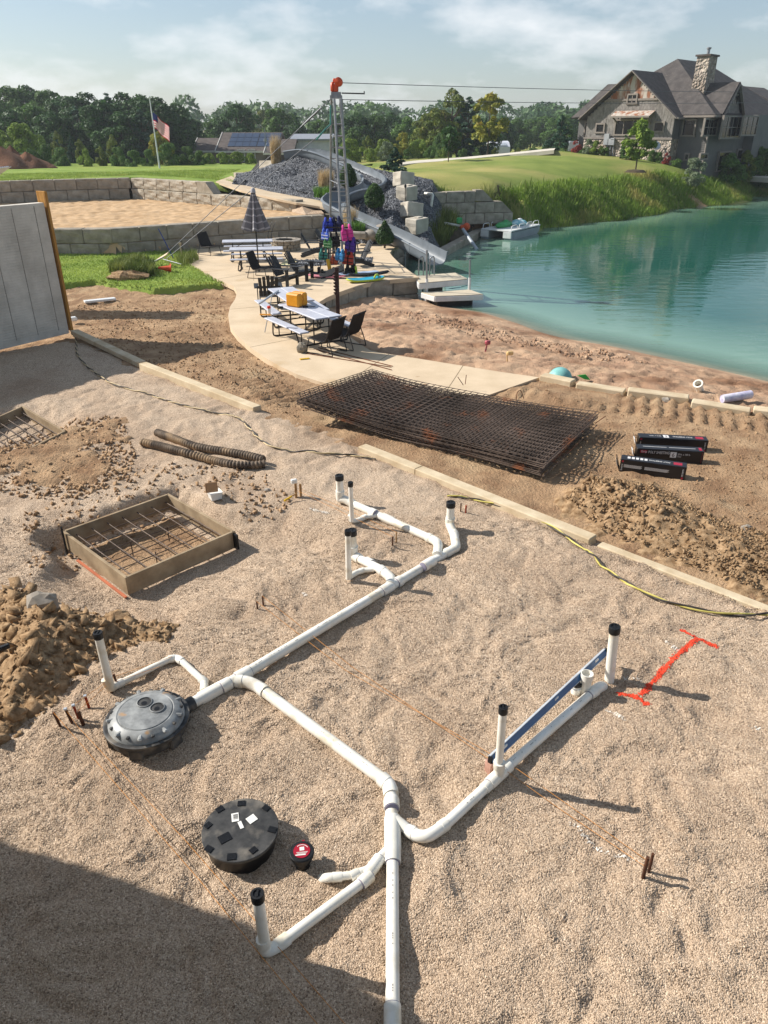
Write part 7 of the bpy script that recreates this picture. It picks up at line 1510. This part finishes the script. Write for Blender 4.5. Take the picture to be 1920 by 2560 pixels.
plume(697, 424, 43, .6, 1.0, 'bright green daylily clump at the foot of the mound', LM_hosta, 500, .03, lean=.7)
plume(772, 497, 37.2, .5, .9, 'dark green daylily clump beside the limestone block', LM_hosta, 450, .03, lean=.8)

# far wood as one mass
fw = []
g_ = random.Random(5)
for k in range(420):
    x = g_.uniform(-330, 330); y = 215 + g_.uniform(0, 110) + abs(x) * .1; h_ = g_.uniform(7, 11); fw.append((x, y, 1 + h_ * .55, g_.uniform(4, 7), g_.uniform(4, 7), h_ * .5))
me = leaf_mesh('far_wood', fw, 90000, .62, LM_far, 77); o = bpy.data.objects.new('far_wood', me); COL.objects.link(o); tag(o, kind='stuff')
# dirt piles at the left
M_pile = mat('red_brown_soil', '#7a5238', '#5a3a26', scale=.8, rough=1, bump=.8, bscale=5, bdist=.1)
for x, y, r, h_, lab in [(atY(8, 372, 70).x, 70, 3.6, 2.0, 'large red-brown soil pile at the left edge of the lawn'), (atY(64, 372, 71).x, 71, 2.5, 1.45, 'smaller red-brown soil pile right of the large one'), (atY(34, 372, 74).x, 74, 2.0, 1.9, 'pointed red-brown soil pile behind the other two')]:
    n = 28; b = MB(); vs = []
    for i in range(13):
        q = i / 12
        for k in range(n):
            a = 2 * math.pi * k / n; rr = r * q * (1 + .10 * math.sin(3 * a + x)); vs.append((x + rr * math.cos(a), y + rr * math.sin(a) * .7, 1.6 + h_ * (1 - q) ** 1.05 + .12 * math.sin(5 * a + 9 * q) * q - (.3 if i == 12 else 0)))
    b.add(vs, [(i * n + k, (i + 1) * n + k, (i + 1) * n + (k + 1) % n, i * n + (k + 1) % n) for i in range(12) for k in range(n)]); tag(b.build('soil_pile', M_pile, smooth=80), lab, 'soil pile', 'soil piles at the left')
# flagpole
fp = at(345, 363, 1.82); fg = thing('flagpole', 'white flagpole with a drooping striped flag at the back of the lawn', 'flagpole', fp)
tp = atY(323, 212, fp.y); b = MB(); b.tube([fp - Vector((0, 0, .3)), tp], [.07, .04], 10); b.build('pole', M_white, fg, smooth=60)
b = MB(); b.ball(tp + Vector((0, 0, .08)), .09, 8, 6); b.build('finial', M_white, fg)
M_fr = mat('flag_red', '#cf2f45', rough=.8, trans=.5); M_fw = mat('flag_white', '#f2eeee', rough=.8, trans=.5); M_fb = mat('flag_blue', '#2c3568', rough=.8, trans=.4)
b = MB(); NU, NV = 16, 13; t0_ = fp.lerp(tp, .80); t1_ = fp.lerp(tp, .80) - (tp - fp).normalized() * 1.15
grid = []
for j in range(NV + 1):
    for i in range(NU + 1):
        u, v = i / NU, j / NV; p = t0_.lerp(t1_, v); grid.append(p + Vector((.03 + 1.25 * u - .15 * u * v, .12 * math.sin(u * 7 + v), -1.05 * u ** 1.15 + .05 * math.sin(u * 9))))
b.v = [tuple(p) for p in grid]
for j in range(NV):
    for i in range(NU):
        b.f.append((j * (NU + 1) + i, j * (NU + 1) + i + 1, (j + 1) * (NU + 1) + i + 1, (j + 1) * (NU + 1) + i)); b.mi.append(2 if (i < 5 and j < 6) else j % 2)
b.m = 1; b.build('flag', [M_fr, M_fw, M_fb], fg)

# ================================================================== neighbour buildings
M_ngroof = mat('brown_shingle_roof', '#5d544e', '#4a423d', scale=1.5, rough=.9, bump=.4, bscale=6); M_ngwall = mat('tan_siding', '#8d8273', '#7e7365', scale=1, rough=.8); M_trim = mat('white_trim', '#cfccc4', rough=.7); M_glass = mat('dark_glass', '#101316', '#171b20', scale=.6, rough=.12, spec=.35); M_solar = mat('solar_cell', '#2a3a52', '#202e44', rough=.3, spec=.4); M_brown = mat('brown_siding', '#4b3f38', '#40352f', rough=.85)
NY0 = 104
nh = thing('neighbour_house', 'low brown-roofed house with solar panels beyond the lawn', 'house', atY(500, 345, NY0))
def gableh(x0, x1, y0, y1, ze, zr, m, root, axis='x', wall=M_ngwall, zb=0.0):
    b = MB(); b.box(((x0 + x1) / 2, (y0 + y1) / 2, (zb + ze) / 2), (x1 - x0 - .6, y1 - y0 - .6, ze - zb))
    if axis == 'x':
        ym = (y0 + y1) / 2; b.add([(x0 + .3, y0 + .3, ze), (x0 + .3, y1 - .3, ze), (x0 + .3, ym, zr - .1), (x1 - .3, y0 + .3, ze), (x1 - .3, y1 - .3, ze), (x1 - .3, ym, zr - .1)], [(0, 2, 1), (3, 4, 5)])
    b.build('wall', wall, root); b = MB()
    if axis == 'x': b.slab([(x0, y0, ze - .1), (x1, y0, ze - .1), (x1, ym, zr), (x0, ym, zr)], .2); b.slab([(x0, ym, zr), (x1, ym, zr), (x1, y1, ze - .1), (x0, y1, ze - .1)], .2)
    b.build('roof', m, root)
    b = MB(); ym = (y0 + y1) / 2
    b.bar((x0 - .02, y0, ze - .2), (x0 - .02, ym, zr - .08), .08, .28); b.bar((x0 - .02, y1, ze - .2), (x0 - .02, ym, zr - .08), .08, .28); b.bar((x0, y0 - .04, ze - .2), (x1, y0 - .04, ze - .2), .06, .2); b.build('trim', M_trim, root)
zr_ = atY(500, 293, NY0).z; ze_ = atY(470, 323, NY0).z
xa, xb, xc, xd = atY(416, 320, NY0).x, atY(490, 320, NY0).x, atY(560, 320, NY0).x, atY(640, 320, NY0).x
gableh(xa, xb + 3, NY0 - 1, NY0 + 8, ze_, zr_ - .3, M_ngroof, nh); gableh(xb - 1, xd - 2, NY0 - 2.5, NY0 + 9, ze_, zr_ + .35, M_ngroof, nh, wall=M_ngwall); gableh(xc + 1, xd, NY0 - 3.4, NY0 + 6, ze_ - .2, zr_ - .4, M_ngroof, nh, wall=M_brown)
def on_roof(x, v, y0, ym, ze, zr): return Vector((x, y0 + (ym - y0) * v, ze - .1 + (zr - ze + .1) * v + .06))
y0, ym, zz = NY0 - 2.5, NY0 + 3.25, zr_ + .35
for g0, nx_ in ((atY(494, 300, NY0).x, 4), (atY(557, 300, NY0).x, 3)):
    for i in range(nx_):
        for j in range(3):
            a, w_ = g0 + i * .90, .85; v0, v1 = .22 + j * .245, .22 + j * .245 + .225; b = MB(); b.slab([on_roof(a, v0, y0, ym, ze_, zz), on_roof(a + w_, v0, y0, ym, ze_, zz), on_roof(a + w_, v1, y0, ym, ze_, zz), on_roof(a, v1, y0, ym, ze_, zz)], .04); b.build('solar_panel', M_solar, nh)
for px in (521, 544):
    q = atY(px, 334, NY0 - 2.3); b = MB(); b.box((q.x, q.y, q.z - .1), (.9, .08, 1.4)); f = b.build('window', M_trim, nh); b = MB(); b.box((q.x, q.y - .05, q.z - .1), (.66, .04, 1.15)); b.build('pane', M_glass, f)
b = MB(); q = atY(573, 300, NY0 - 3); b.tube([(q.x, q.y, ze_ - .3), (q.x, q.y, zr_ + .9)], .06, 6); b.lathe([(.2, 0), (.2, .3)], (q.x, q.y, zr_ - .6), 8); b.build('vent_pipe', M_steel, nh)
sh = thing('white_shed', 'white ribbed shed with a grey roof left of the tower', 'shed', atY(665, 330, 106)); q0, q1 = atY(634, 315, 106), atY(712, 315, 106)
b = MB(); b.box(((q0.x + q1.x) / 2, 110, q0.z - 1.2), (q1.x - q0.x, 8, 5.2 - 1.2)); b.build('wall', M_white, sh); ztop = q0.z + .8
for k in range(24): b = MB(); xx = q0.x + (q1.x - q0.x) * (k + .5) / 24; b.box((xx, 105.97, q0.z - 1.2), (.08, .06, 3.9)); b.build('rib', M_white, sh)
b = MB(); zt_ = atY(665, 289, 110).z; b.slab([(q0.x - .4, 105.5, ztop), (q1.x + .4, 105.5, ztop), (q1.x + .4, 110, zt_), (q0.x - .4, 110, zt_)], .2); b.slab([(q0.x - .4, 110, zt_), (q1.x + .4, 110, zt_), (q1.x + .4, 114.5, ztop), (q0.x - .4, 114.5, ztop)], .2); b.build('roof', mat('grey_metal_roof', '#8d9198', '#7d8188', rough=.6), sh)
gb_ = thing('white_barn', 'small white gambrel barn beyond the drive', 'barn', atY(1088, 328, 115)); q0, q1 = atY(1059, 328, 112), atY(1094, 328, 112); y_ = 112; zz_ = [atY(1075, py, y_).z for py in (330, 317, 308, 305)]
b = MB(); prof = [(0, zz_[0] - 1), (0, zz_[1]), (1.1, zz_[2]), (2.6, zz_[3]), (4.1, zz_[2]), (5.2, zz_[1]), (5.2, zz_[0] - 1)]
vs = [(q0.x, y_ + yy, z) for yy, z in prof] + [(q1.x + .6, y_ + .9 + yy, z) for yy, z in prof]; n = len(prof); b.add(vs, [tuple(range(n)), tuple(range(2 * n - 1, n - 1, -1))] + [(i, n + i, n + (i + 1) % n, (i + 1) % n) for i in range(n)]); b.build('body', M_white, gb_)
for k in range(7): xx = q0.x + (q1.x - q0.x) * (k + .5) / 7; b = MB(); b.slab([(xx - .25, y_ + .2 + k * .1, zz_[1] + .15), (xx + .25, y_ + .2 + k * .1, zz_[1] + .15), (xx + .25, y_ + .95 + k * .1, zz_[2] - .1), (xx - .25, y_ + .95 + k * .1, zz_[2] - .1)], .04); b.build('panel', M_alu, gb_)

# ================================================================== the house on the hill
HC = Vector((25.01, 72.0, 0)); hA = Vector((.7, .714, 0)).normalized(); hB = Vector((-.714, .7, 0)).normalized()
def HP(a, b_, z): return HC + hA * a + hB * b_ + Vector((0, 0, z))
def hpix(cx_, cy_, ax, val):                  # the point of the enlarged view that lies on the plane a = val or b = val
    r = Vector(_ray((1400 + .3134 * cx_) / K, (100 + .3134 * cy_) / K)); n_ = hA if ax == 'a' else hB
    t = (val + HC.dot(n_)) / r.dot(n_); p = r * t + Vector((0, 0, CH)); d = p - HC
    return (d.dot(hB) if ax == 'a' else d.dot(hA), p.z)
house = thing('stone_house', 'grey shingled house with dark steep roofs on the hill over the pond', 'house', HC)
M_hroof = mat('dark_shingle_roof', '#55504d', '#403c3a', scale=1.8, rough=.9, bump=.5, bscale=7, bdist=.04, c3='#635b56', s3=5)
M_shk = mat('grey_shake', '#8b8680', '#6f6a65', scale=3, rough=.9, objrand=.05); M_lap = mat('slate_lap_siding', '#6f6d69', '#636160', scale=1, rough=.75); M_stone = stone_mat('house_stone', .20, [(0, '#857a6e'), (1, '#c4b7a6'), (.4, '#a4978a'), (.7, '#978e83')], bump=1.0, tintnoise=(.8, '#c9b4a0', .25)); M_htrim = mat('taupe_trim', '#8a8178', '#7d746c', rough=.8)
M_rustm = mat('rusty_white_metal', '#b9b1a6', '#8f5a3c', scale=1.3, rough=.7, stretch=(2, 2, .5), ramp=(.42, .56), metal=.0)
hq = lambda pts, t: [HP(*p) for p in pts]
b = MB(); zb = -.5
def extr(pts_ab, z0, z1): b.prism([tuple(HP(a, q, 0)[:2]) for a, q in pts_ab], z0, z1)
extr([(0, 0), (1.3, 0), (1.3, 8.5), (0, 8.5)], 1.2, 5.75); extr([(1.2, -2.6), (18.8, -2.6), (18.8, 10.1), (1.2, 10.1)], zb, 5.9); extr([(14.6, -4.0), (18.2, -4.0), (18.2, -2.5), (14.6, -2.5)], 1.6, 5.9); extr([(9.2, -3.5), (13.2, -3.5), (13.2, -2.5), (9.2, -2.5)], 1.6, 5.9)
b.build('wall', M_lap, house)
b = MB(); b.slab([HP(-.02, 0, 5.75), HP(-.02, 4.3, 9.15), HP(-.02, 8.5, 5.75)], .2) if False else b.add([HP(0, 0, 5.72), HP(0, 4.3, 9.15), HP(0, 8.5, 5.72), HP(1.3, 0, 5.72), HP(1.3, 4.3, 9.15), HP(1.3, 8.5, 5.72)], [(0, 1, 2), (5, 4, 3)]); b.build('gable_wall', M_lap, house)
# lap siding boards on the shaded side
lb_ = MB(); z_ = 1.0
while z_ < 5.7: lb_.bar(HP(1.3, -2.62, z_), HP(18.8, -2.62, z_), .03, .03); lb_.bar(HP(1.18, -2.6, z_), HP(1.18, 0, z_), .03, .03); z_ += .16
o = lb_.build('lap_board', M_lap, house); o['kind'] = 'stuff'
# shakes, course by course, on the lit gable wall
sk = MB(); z_ = 4.05; Mh = Matrix((hB, -hA, Vector((0, 0, 1)))).transposed()
while z_ < 7.0:
    lim = 0 if z_ < 5.6 else (z_ - 5.55) / (9.15 - 5.72) * 4.3; q = .02 + lim
    while q < 8.48 - lim:
        w_ = rnd.uniform(.22, .4); w_ = min(w_, 8.5 - lim - q)
        sk.box(HP(-.03 - rnd.uniform(0, .018), q + w_ / 2, z_ + .13 + rnd.uniform(-.015, .015)), (w_ - .02, .05, .27), M=Mh); q += w_
    z_ += .25
o = sk.build('shake_siding', M_shk, house); o['kind'] = 'stuff'
b = MB(); b.box(HP(.62, 4.25, 2.6), (8.62, 1.5, 2.75), M=Mh); b.build('stone_base', M_stone, house)
b = MB(); b.box(HP(-.13, 4.25, 4.0), (8.7, .12, .14), M=Mh); b.box(HP(-.08, 4.25, 7.06), (4.9, .12, .16), M=Mh); b.build('trim_band', M_htrim, house)
# rusted metal boards of the gable top
q = 1.95
while q < 6.6:
    zt_ = 9.1 - abs(q + .11 - 4.3) * .80 - .12; 
    if zt_ > 7.2: b = MB(); b.box(HP(-.04, q + .11, (7.13 + zt_) / 2), (.21, .05, zt_ - 7.13), M=Mh); b.build('gable_board', M_rustm, house)
    q += .22
# roofs
def roof(name, pts, t=.16, m=M_hroof): b = MB(); b.slab(pts, t); return b.build(name, m, house)
RZ = 9.32
roof('gable_roof', [HP(-.5, -.42, 5.68), HP(5.9, -.42, 5.68), HP(5.9, 4.3, RZ), HP(-.5, 4.3, RZ)]); roof('gable_roof', [HP(-.5, 4.3, RZ), HP(5.9, 4.3, RZ), HP(5.9, 9.1, 5.62), HP(-.5, 9.1, 5.62)])
for s, q in ((0, -.42), (1, 9.1)):
    b = MB(); b.bar(HP(-.53, q, 5.55), HP(-.53, 4.3, RZ - .08), .06, .30, up=hA); b.build('bargeboard', M_htrim, house)
ap = HP(6.4, 3.7, 10.45); ra, rz_ = hpix(1165, 170, 'b', 3.7); ra = max(7.5, min(ra, 14)); a2 = HP(ra, 3.7, 10.45)
e = [HP(.75, -3.1, 5.85), HP(19.3, -3.1, 5.85), HP(19.3, 10.6, 5.85), HP(.75, 10.6, 5.85)]
roof('hip_roof', [e[0], e[1], a2, ap]); roof('hip_roof', [e[3], e[0], ap]); roof('hip_roof', [e[2], e[3], ap, a2]); roof('hip_roof', [e[1], e[2], a2])
roof('side_roof', [HP(1.5, 9.9, 7.9 + .15), HP(6, 9.9, 8.05), HP(6, 13, 5.6), HP(.6, 12.4, 5.55)]) if False else None
l0 = HP(.6, 10.2, 5.62)
roof('side_roof', [HP(.4, 8.2, 5.7), HP(2.6, 8.2, 8.35), HP(2.6, 5.6, 8.35), HP(.4, 5.6, 5.7)]); roof('side_roof', [HP(.4, 10.4, 5.6), HP(2.6, 8.2, 8.35), HP(.4, 8.2, 5.7)]); roof('side_roof', [HP(.4, 10.4, 5.6), HP(6, 10.4, 5.6), HP(5, 8.2, 8.35), HP(2.6, 8.2, 8.35)])
b = MB()
for p, q in ((HP(.72, -3.14, 5.72), HP(19.3, -3.14, 5.72)), (HP(.72, -3.1, 5.72), HP(.72, -.4, 5.72)), (HP(-.5, -.46, 5.58), HP(.8, -.46, 5.58))): b.bar(p, q, .12, .16)
b.build('gutter', M_htrim, house)
# dormer over the windows
pa, pz2 = hpix(1410, 345, 'b', -3.0); da0, _z = hpix(1290, 575, 'b', -3.0); da1, _z = hpix(1455, 575, 'b', -3.0); pa = (da0 + da1) / 2
dz = min(pz2, 9.0); bk = 2.2
b = MB(); b.add([HP(da0 + .2, -2.9, 5.9), HP(da1 - .2, -2.9, 5.9), HP(pa, -2.9, dz - .15)], [(0, 1, 2)]); b.add([HP(da0 + .2, -2.8, 5.9), HP(da1 - .2, -2.8, 5.9), HP(pa, -2.8, dz - .15)], [(2, 1, 0)]); b.build('dormer_wall', M_shk, house)
roof('dormer_roof', [HP(da0 - .1, -3.2, 5.8), HP(pa, -3.2, dz), HP(pa, bk, dz), HP(da0 - .1, -2.0, 5.9)][::-1]); roof('dormer_roof', [HP(pa, -3.2, dz), HP(da1 + .1, -3.2, 5.8), HP(da1 + .1, -2.0, 5.9), HP(pa, bk, dz)][::-1])
b = MB()
for s in (da0, da1): b.bar(HP(s, -3.22, 5.75), HP(pa, -3.22, dz - .06), .06, .22, up=hB)
b.build('bargeboard', M_htrim, house)
b = MB(); b.box(HP(pa, -2.95, 7.0), (1.5, .06, .9), M=Matrix((hA, hB, Vector((0, 0, 1)))).transposed()); f = b.build('window', M_htrim, house)
for k in range(4): b = MB(); b.box(HP(pa - .52 + k * .35, -3.0, 7.0), (.22, .04, .65), M=Matrix((hA, hB, Vector((0, 0, 1)))).transposed()); b.build('pane', M_glass, f)
# chimney
Mh2 = Matrix((hA, hB, Vector((0, 0, 1)))).transposed()
ch = MB(); cA, cB = 4.1, -.1; cvs = []
for (w_, d_, z_) in ((1.75, 1.2, 6.2), (1.6, 1.1, 10.3)): cvs += [HP(cA + sx * w_ / 2, cB + sy * d_ / 2, z_) for sx, sy in ((-1, -1), (1, -1), (1, 1), (-1, 1))]
ch.add(cvs, [(3, 2, 1, 0), (4, 5, 6, 7), (0, 1, 5, 4), (1, 2, 6, 5), (2, 3, 7, 6), (3, 0, 4, 7)]); cho = ch.build('chimney', M_stone, house)
b = MB(); b.box(HP(cA, cB, 10.37), (1.85, 1.35, .14), M=Mh2); b.build('chimney_cap', M_ngroof, cho); b = MB(); b.lathe([(.13, 10.4), (.13, 10.85), (.2, 10.87), (.2, 10.98), (0, 11.02)], HP(cA, cB, 0), 12); b.build('flue', M_steel, cho)
# windows: frame with panes set in it
def win(ax, val, x0, y0_, x1, y1_, nx_=1, ny_=1, bars=True):
    p, q = hpix(x0, y0_, ax, val), hpix(x1, y1_, ax, val); u0, u1 = sorted((p[0], q[0])); z0, z1 = sorted((p[1], q[1])); cu, cz, w_, h_ = (u0 + u1) / 2, (z0 + z1) / 2, u1 - u0, z1 - z0
    pos = (lambda u, z, o: HP(val - o, u, z)) if ax == 'a' else (lambda u, z, o: HP(u, val - o, z)); M = Mh if ax == 'a' else Mh2
    b = MB(); t = .13
    for du, dz_, sw, sh_ in ((0, h_ / 2 - t / 2, w_, t), (0, -h_ / 2 + t / 2, w_ + .1, t), (-w_ / 2 + t / 2, 0, t, h_ - 2 * t), (w_ / 2 - t / 2, 0, t, h_ - 2 * t)): b.box(pos(cu + du, cz + dz_, .09), (sw, .18, sh_), M=M)
    for k in range(1, nx_): b.box(pos(cu - w_ / 2 + w_ * k / nx_, cz, .10), (.07, .08, h_ - 2 * t), M=M)
    if ny_ > 1:
        for k in range(1, ny_): b.box(pos(cu, cz - h_ / 2 + h_ * k / ny_, .10), (w_ - 2 * t, .06, .05), M=M)
    f = b.build('window', M_htrim, house)
    b = MB(); b.box(pos(cu, cz, .085), (w_ - .15, .05, h_ - .15), M=M); b.build('pane', M_glass, f)
win('a', 0, 293, 662, 358, 745); win('a', 0, 757, 648, 832, 738); win('a', 0, 545, 428, 618, 512, 2, 2); win('a', 0, 447, 632, 650, 765, 3); win('a', 1.2, 205, 650, 246, 770)
win('a', 1.2, 990, 628, 1076, 772); win('a', 1.2, 1000, 900, 1032, 965)
win('b', -2.6, 1148, 622, 1232, 768, 3, 2); win('b', -3.5, 1298, 600, 1422, 788, 4, 2); win('b', -4.0, 1458, 600, 1546, 765, 3, 2); win('b', -2.6, 1262, 888, 1328, 1045); win('b', -2.6, 1408, 868, 1450, 955); win('b', -2.6, 1110, 903, 1162, 955)
# rusted awning, downspout, meters, dish
p, q = hpix(405, 612, 'a', -.9), hpix(718, 612, 'a', -.9); nst = 11
for k in range(nst):
    u0 = p[0] + (q[0] - p[0]) * k / nst; u1 = p[0] + (q[0] - p[0]) * (k + .96) / nst; b = MB(); b.slab([HP(-1.05, u0, 5.78), HP(-1.05, u1, 5.78), HP(-.02, u1, 6.22), HP(-.02, u0, 6.22)], .03); b.build('awning_strip', M_rustm, house)
b = MB(); b.bar(HP(-1.07, p[0], 5.72), HP(-1.07, q[0], 5.72), .06, .14); 
for u in (p[0] - .25, q[0] + .25): b.bar(HP(-.95, u, 5.68), HP(-.02, u, 5.2), .1, .1); b.bar(HP(-.06, u, 5.72), HP(-.06, u, 5.1), .1, .1)
b.build('awning_frame', M_htrim, house)
b = MB(); u0, z0 = hpix(1128, 640, 'a', 1.1); b.bar(HP(1.08, -2.66, 5.6), HP(1.08, -2.66, 1.2), .12, .1); b.build('downspout', M_htrim, house)
M_meter = mat('grey_meter', '#a2a4a6', rough=.5)
for x0, y0_, x1, y1_ in ((362, 748, 392, 838), (388, 788, 436, 840), (412, 782, 440, 800)):
    p, q = hpix(x0, y0_, 'a', -.2), hpix(x1, y1_, 'a', -.2); b = MB(); b.box(HP(-.28, (p[0] + q[0]) / 2, (p[1] + q[1]) / 2), (abs(p[0] - q[0]), .24, abs(p[1] - q[1])), M=Mh, ch=.02); b.build('meter_box', M_meter, house)
b = MB()
for x in (375, 402, 425): u, z = hpix(x, 870, 'a', -.2); b.tube([HP(-.22, u, 2.2), HP(-.22, u, 3.4)], .05, 6)
b.build('conduit', M_meter, house)
u, z = hpix(770, 845, 'a', -.5); dc = HP(-.6, u, z); b = MB(); b.lathe([(0, 0), (.2, .02), (.38, .09), (.39, .1), (.2, .035), (0, .015)], dc, 18, Matrix.Rotation(R(62), 3, 'X') @ Matrix.Rotation(R(15), 3, 'Y')); b.tube([dc, dc + Vector((.1, .2, -.9))], .03, 6); tag(b.build('satellite_dish', M_alu, house, smooth=40))
b = MB(); u, z = hpix(808, 380, 'b', 1.5); b.tube([HP(3.9, 1.6, 7.1), HP(3.9, 1.6, 7.75)], .1, 8); b.build('roof_vent', M_white, house)
# porch post at the far right and the white planter at the left
b = MB(); 
for u in (19.0, 22.5): b.bar(HP(u, -3.6, .3), HP(u, -3.6, 5.7), .35, .35)
b.build('porch_post', M_lap, house); roof('porch_roof', [HP(18.5, -4.4, 5.6), HP(24, -4.4, 5.6), HP(24, 2, 8.6), HP(18.5, 2, 8.6)]); b = MB(); b.bar(HP(19, -3.6, 2.6), HP(22.5, -3.6, 2.6), .08, .9); b.build('porch_rail', M_lap, house)
q = at(1238, 327, 2.85); b = MB(); b.box(q + Vector((0, .3, .45)), (.95, .6, .85), ch=.04); tag(b.build('planter', M_white), 'white planter box at the left end of the house bed', 'planter')
q = at(1508, 357, 1.3); b = MB(); b.ball(q + Vector((0, 0, .15)), .6, 10, 6, (1.2, .6, .4), .05); tag(b.build('boulder', M_boulder, smooth=60), 'flat pale boulder in the bed right of the house corner', 'boulder')
q = at(1373, 369, 1.98); b = MB(); b.lathe([(.8, -.1), (.6, .06), (0, .1)], q, 18); tag(b.build('mulch_ring', MATS['dark_soil']), 'mulch ring round the young lawn tree', 'mulch')
for px, lab in ((1590, 'wicker armchair left of the terrace table by the house'), (1622, 'wicker armchair right of the terrace table by the house')):
    q = at(px, 369, .75); t = thing('terrace_chair', lab, 'armchair', q, 'armchairs on the house terrace'); s_ = 1 if px < 1600 else -1
    b = MB(); b.box(q + Vector((0, 0, .42)), (.65, .6, .12), ch=.03); b.build('seat', M_grey_poly, t); b = MB(); b.box(q + Vector((-.32 * s_, 0, .75)), (.1, .6, .75), ch=.03); b.build('backrest', M_grey_poly, t)
    for sy in (-.28, .28): b = MB(); b.box(q + Vector((0, sy, .2)), (.6, .05, .4)); b.build('leg', M_grey_poly, t)
q = at(1606, 370, .75); b = MB(); b.lathe([(.4, .70), (.4, .74), (0, .74)], q, 16); b.tube([q, q + Vector((0, 0, .7))], .05, 8); tag(b.build('terrace_table', M_grey_poly), 'round terrace table between two armchairs by the house', 'table')
b = MB(); tp_ = [at(x, y, z) for x, y, z in [(1545, 380, .7), (1700, 392, .6), (1700, 374, .7), (1560, 368, .8)]]; b.prism([(p.x, p.y) for p in tp_], .4, .82); tag(b.build('terrace', M_walk), kind='structure')
# ================================================================== real pebbles on the near gravel
def pebbles():
    g = np.random.default_rng(12); n = 460000
    y = 1.9 + (9.2 - 1.9) * g.uniform(0, 1, n) ** 1.25; x = g.uniform(-1, 1, n) * (.62 * y + 1.3)
    ok = sdist(x, y, G_POLY) > .1; ok &= sdist(x, y, S_POLY) < -.02; p_, q_ = pitq(x, y); ok &= np.maximum(np.abs(p_), np.abs(q_)) > .86; ok &= x < 5.2
    x, y = x[ok], y[ok]; z = Hgravel(x, y) + .05
    me = bpy.data.meshes.new('pebble_points'); me.vertices.add(len(x)); me.vertices.foreach_set('co', np.stack([x, y, z], 1).astype(np.float32).ravel()); me.update()
    o = bpy.data.objects.new('gravel_pebbles', me); COL.objects.link(o); tag(o, kind='stuff'); me.materials.append(M_peb)
    t = bpy.data.node_groups.new('scatter_pebbles', 'GeometryNodeTree'); t.interface.new_socket('Geometry', in_out='INPUT', socket_type='NodeSocketGeometry'); t.interface.new_socket('Geometry', in_out='OUTPUT', socket_type='NodeSocketGeometry')
    N, L = t.nodes, t.links; i = N.new('NodeGroupInput'); out = N.new('NodeGroupOutput'); ip = N.new('GeometryNodeInstanceOnPoints')
    ic = N.new('GeometryNodeMeshIcoSphere'); ic.inputs['Radius'].default_value = 1; ic.inputs['Subdivisions'].default_value = 1
    sm = N.new('GeometryNodeSetMaterial'); sm.inputs['Material'].default_value = M_peb
    rr = N.new('FunctionNodeRandomValue'); rr.data_type = 'FLOAT_VECTOR'; rr.inputs[0].default_value = (-.5, -.5, 0); rr.inputs[1].default_value = (.5, .5, 6.28)
    rs = N.new('FunctionNodeRandomValue'); rs.data_type = 'FLOAT_VECTOR'; rs.inputs[0].default_value = (.0040, .0034, .0028); rs.inputs[1].default_value = (.0092, .0072, .0055); rs.inputs['Seed'].default_value = 3
    L.new(ic.outputs[0], sm.inputs[0]); L.new(i.outputs[0], ip.inputs['Points']); L.new(sm.outputs[0], ip.inputs['Instance']); L.new(rr.outputs[0], ip.inputs['Rotation']); L.new(rs.outputs[0], ip.inputs['Scale']); L.new(ip.outputs[0], out.inputs[0])
    md = o.modifiers.new('pebbles', 'NODES'); md.node_group = t
def pebmat():
    m = bpy.data.materials.new('pebble'); m.use_nodes = True; n, l = m.node_tree.nodes, m.node_tree.links; b = n['Principled BSDF']; b.inputs['Roughness'].default_value = .85; b.inputs['Specular IOR Level'].default_value = .2
    oi = n.new('ShaderNodeObjectInfo'); rp = n.new('ShaderNodeValToRGB'); el = rp.color_ramp.elements
    for k, (p, c) in enumerate([(0, '#7b6856'), (1, '#dec9b0'), (.3, '#b39d85'), (.6, '#c8b299'), (.85, '#9e8a76')]):
        e = el[k] if k < 2 else el.new(p); e.position = p; e.color = hexc(c)
    l.new(oi.outputs['Random'], rp.inputs['Fac']); l.new(rp.outputs['Color'], b.inputs['Base Color']); return m
M_peb = pebmat()
pebbles()
# ================================================================== summer haze in the air
def haze():
    b = MB(); b.box((0, 150, 10.5), (1500, 1500, 27)); m = bpy.data.materials.new('haze_air'); m.use_nodes = True; n, l = m.node_tree.nodes, m.node_tree.links; n.clear()
    o_ = n.new('ShaderNodeOutputMaterial'); v = n.new('ShaderNodeVolumePrincipled'); v.inputs['Color'].default_value = (.86, .92, 1, 1); v.inputs['Density'].default_value = HAZE; v.inputs['Anisotropy'].default_value = .2; l.new(v.outputs[0], o_.inputs['Volume'])
    tag(b.build('haze', m), kind='stuff')
HAZE = .0004
haze()
# ================================================================== lettering becomes mesh
_dg = bpy.context.evaluated_depsgraph_get(); _dg.update()
for o in [o for o in bpy.data.objects if o.type == 'FONT']:
    me = bpy.data.meshes.new_from_object(o.evaluated_get(_dg)); n_ = bpy.data.objects.new('lettering_mesh', me); COL.objects.link(n_); n_.parent = o.parent; n_.matrix_local = o.matrix_local.copy(); nm = 'lettering'
    bpy.data.objects.remove(o); n_.name = nm
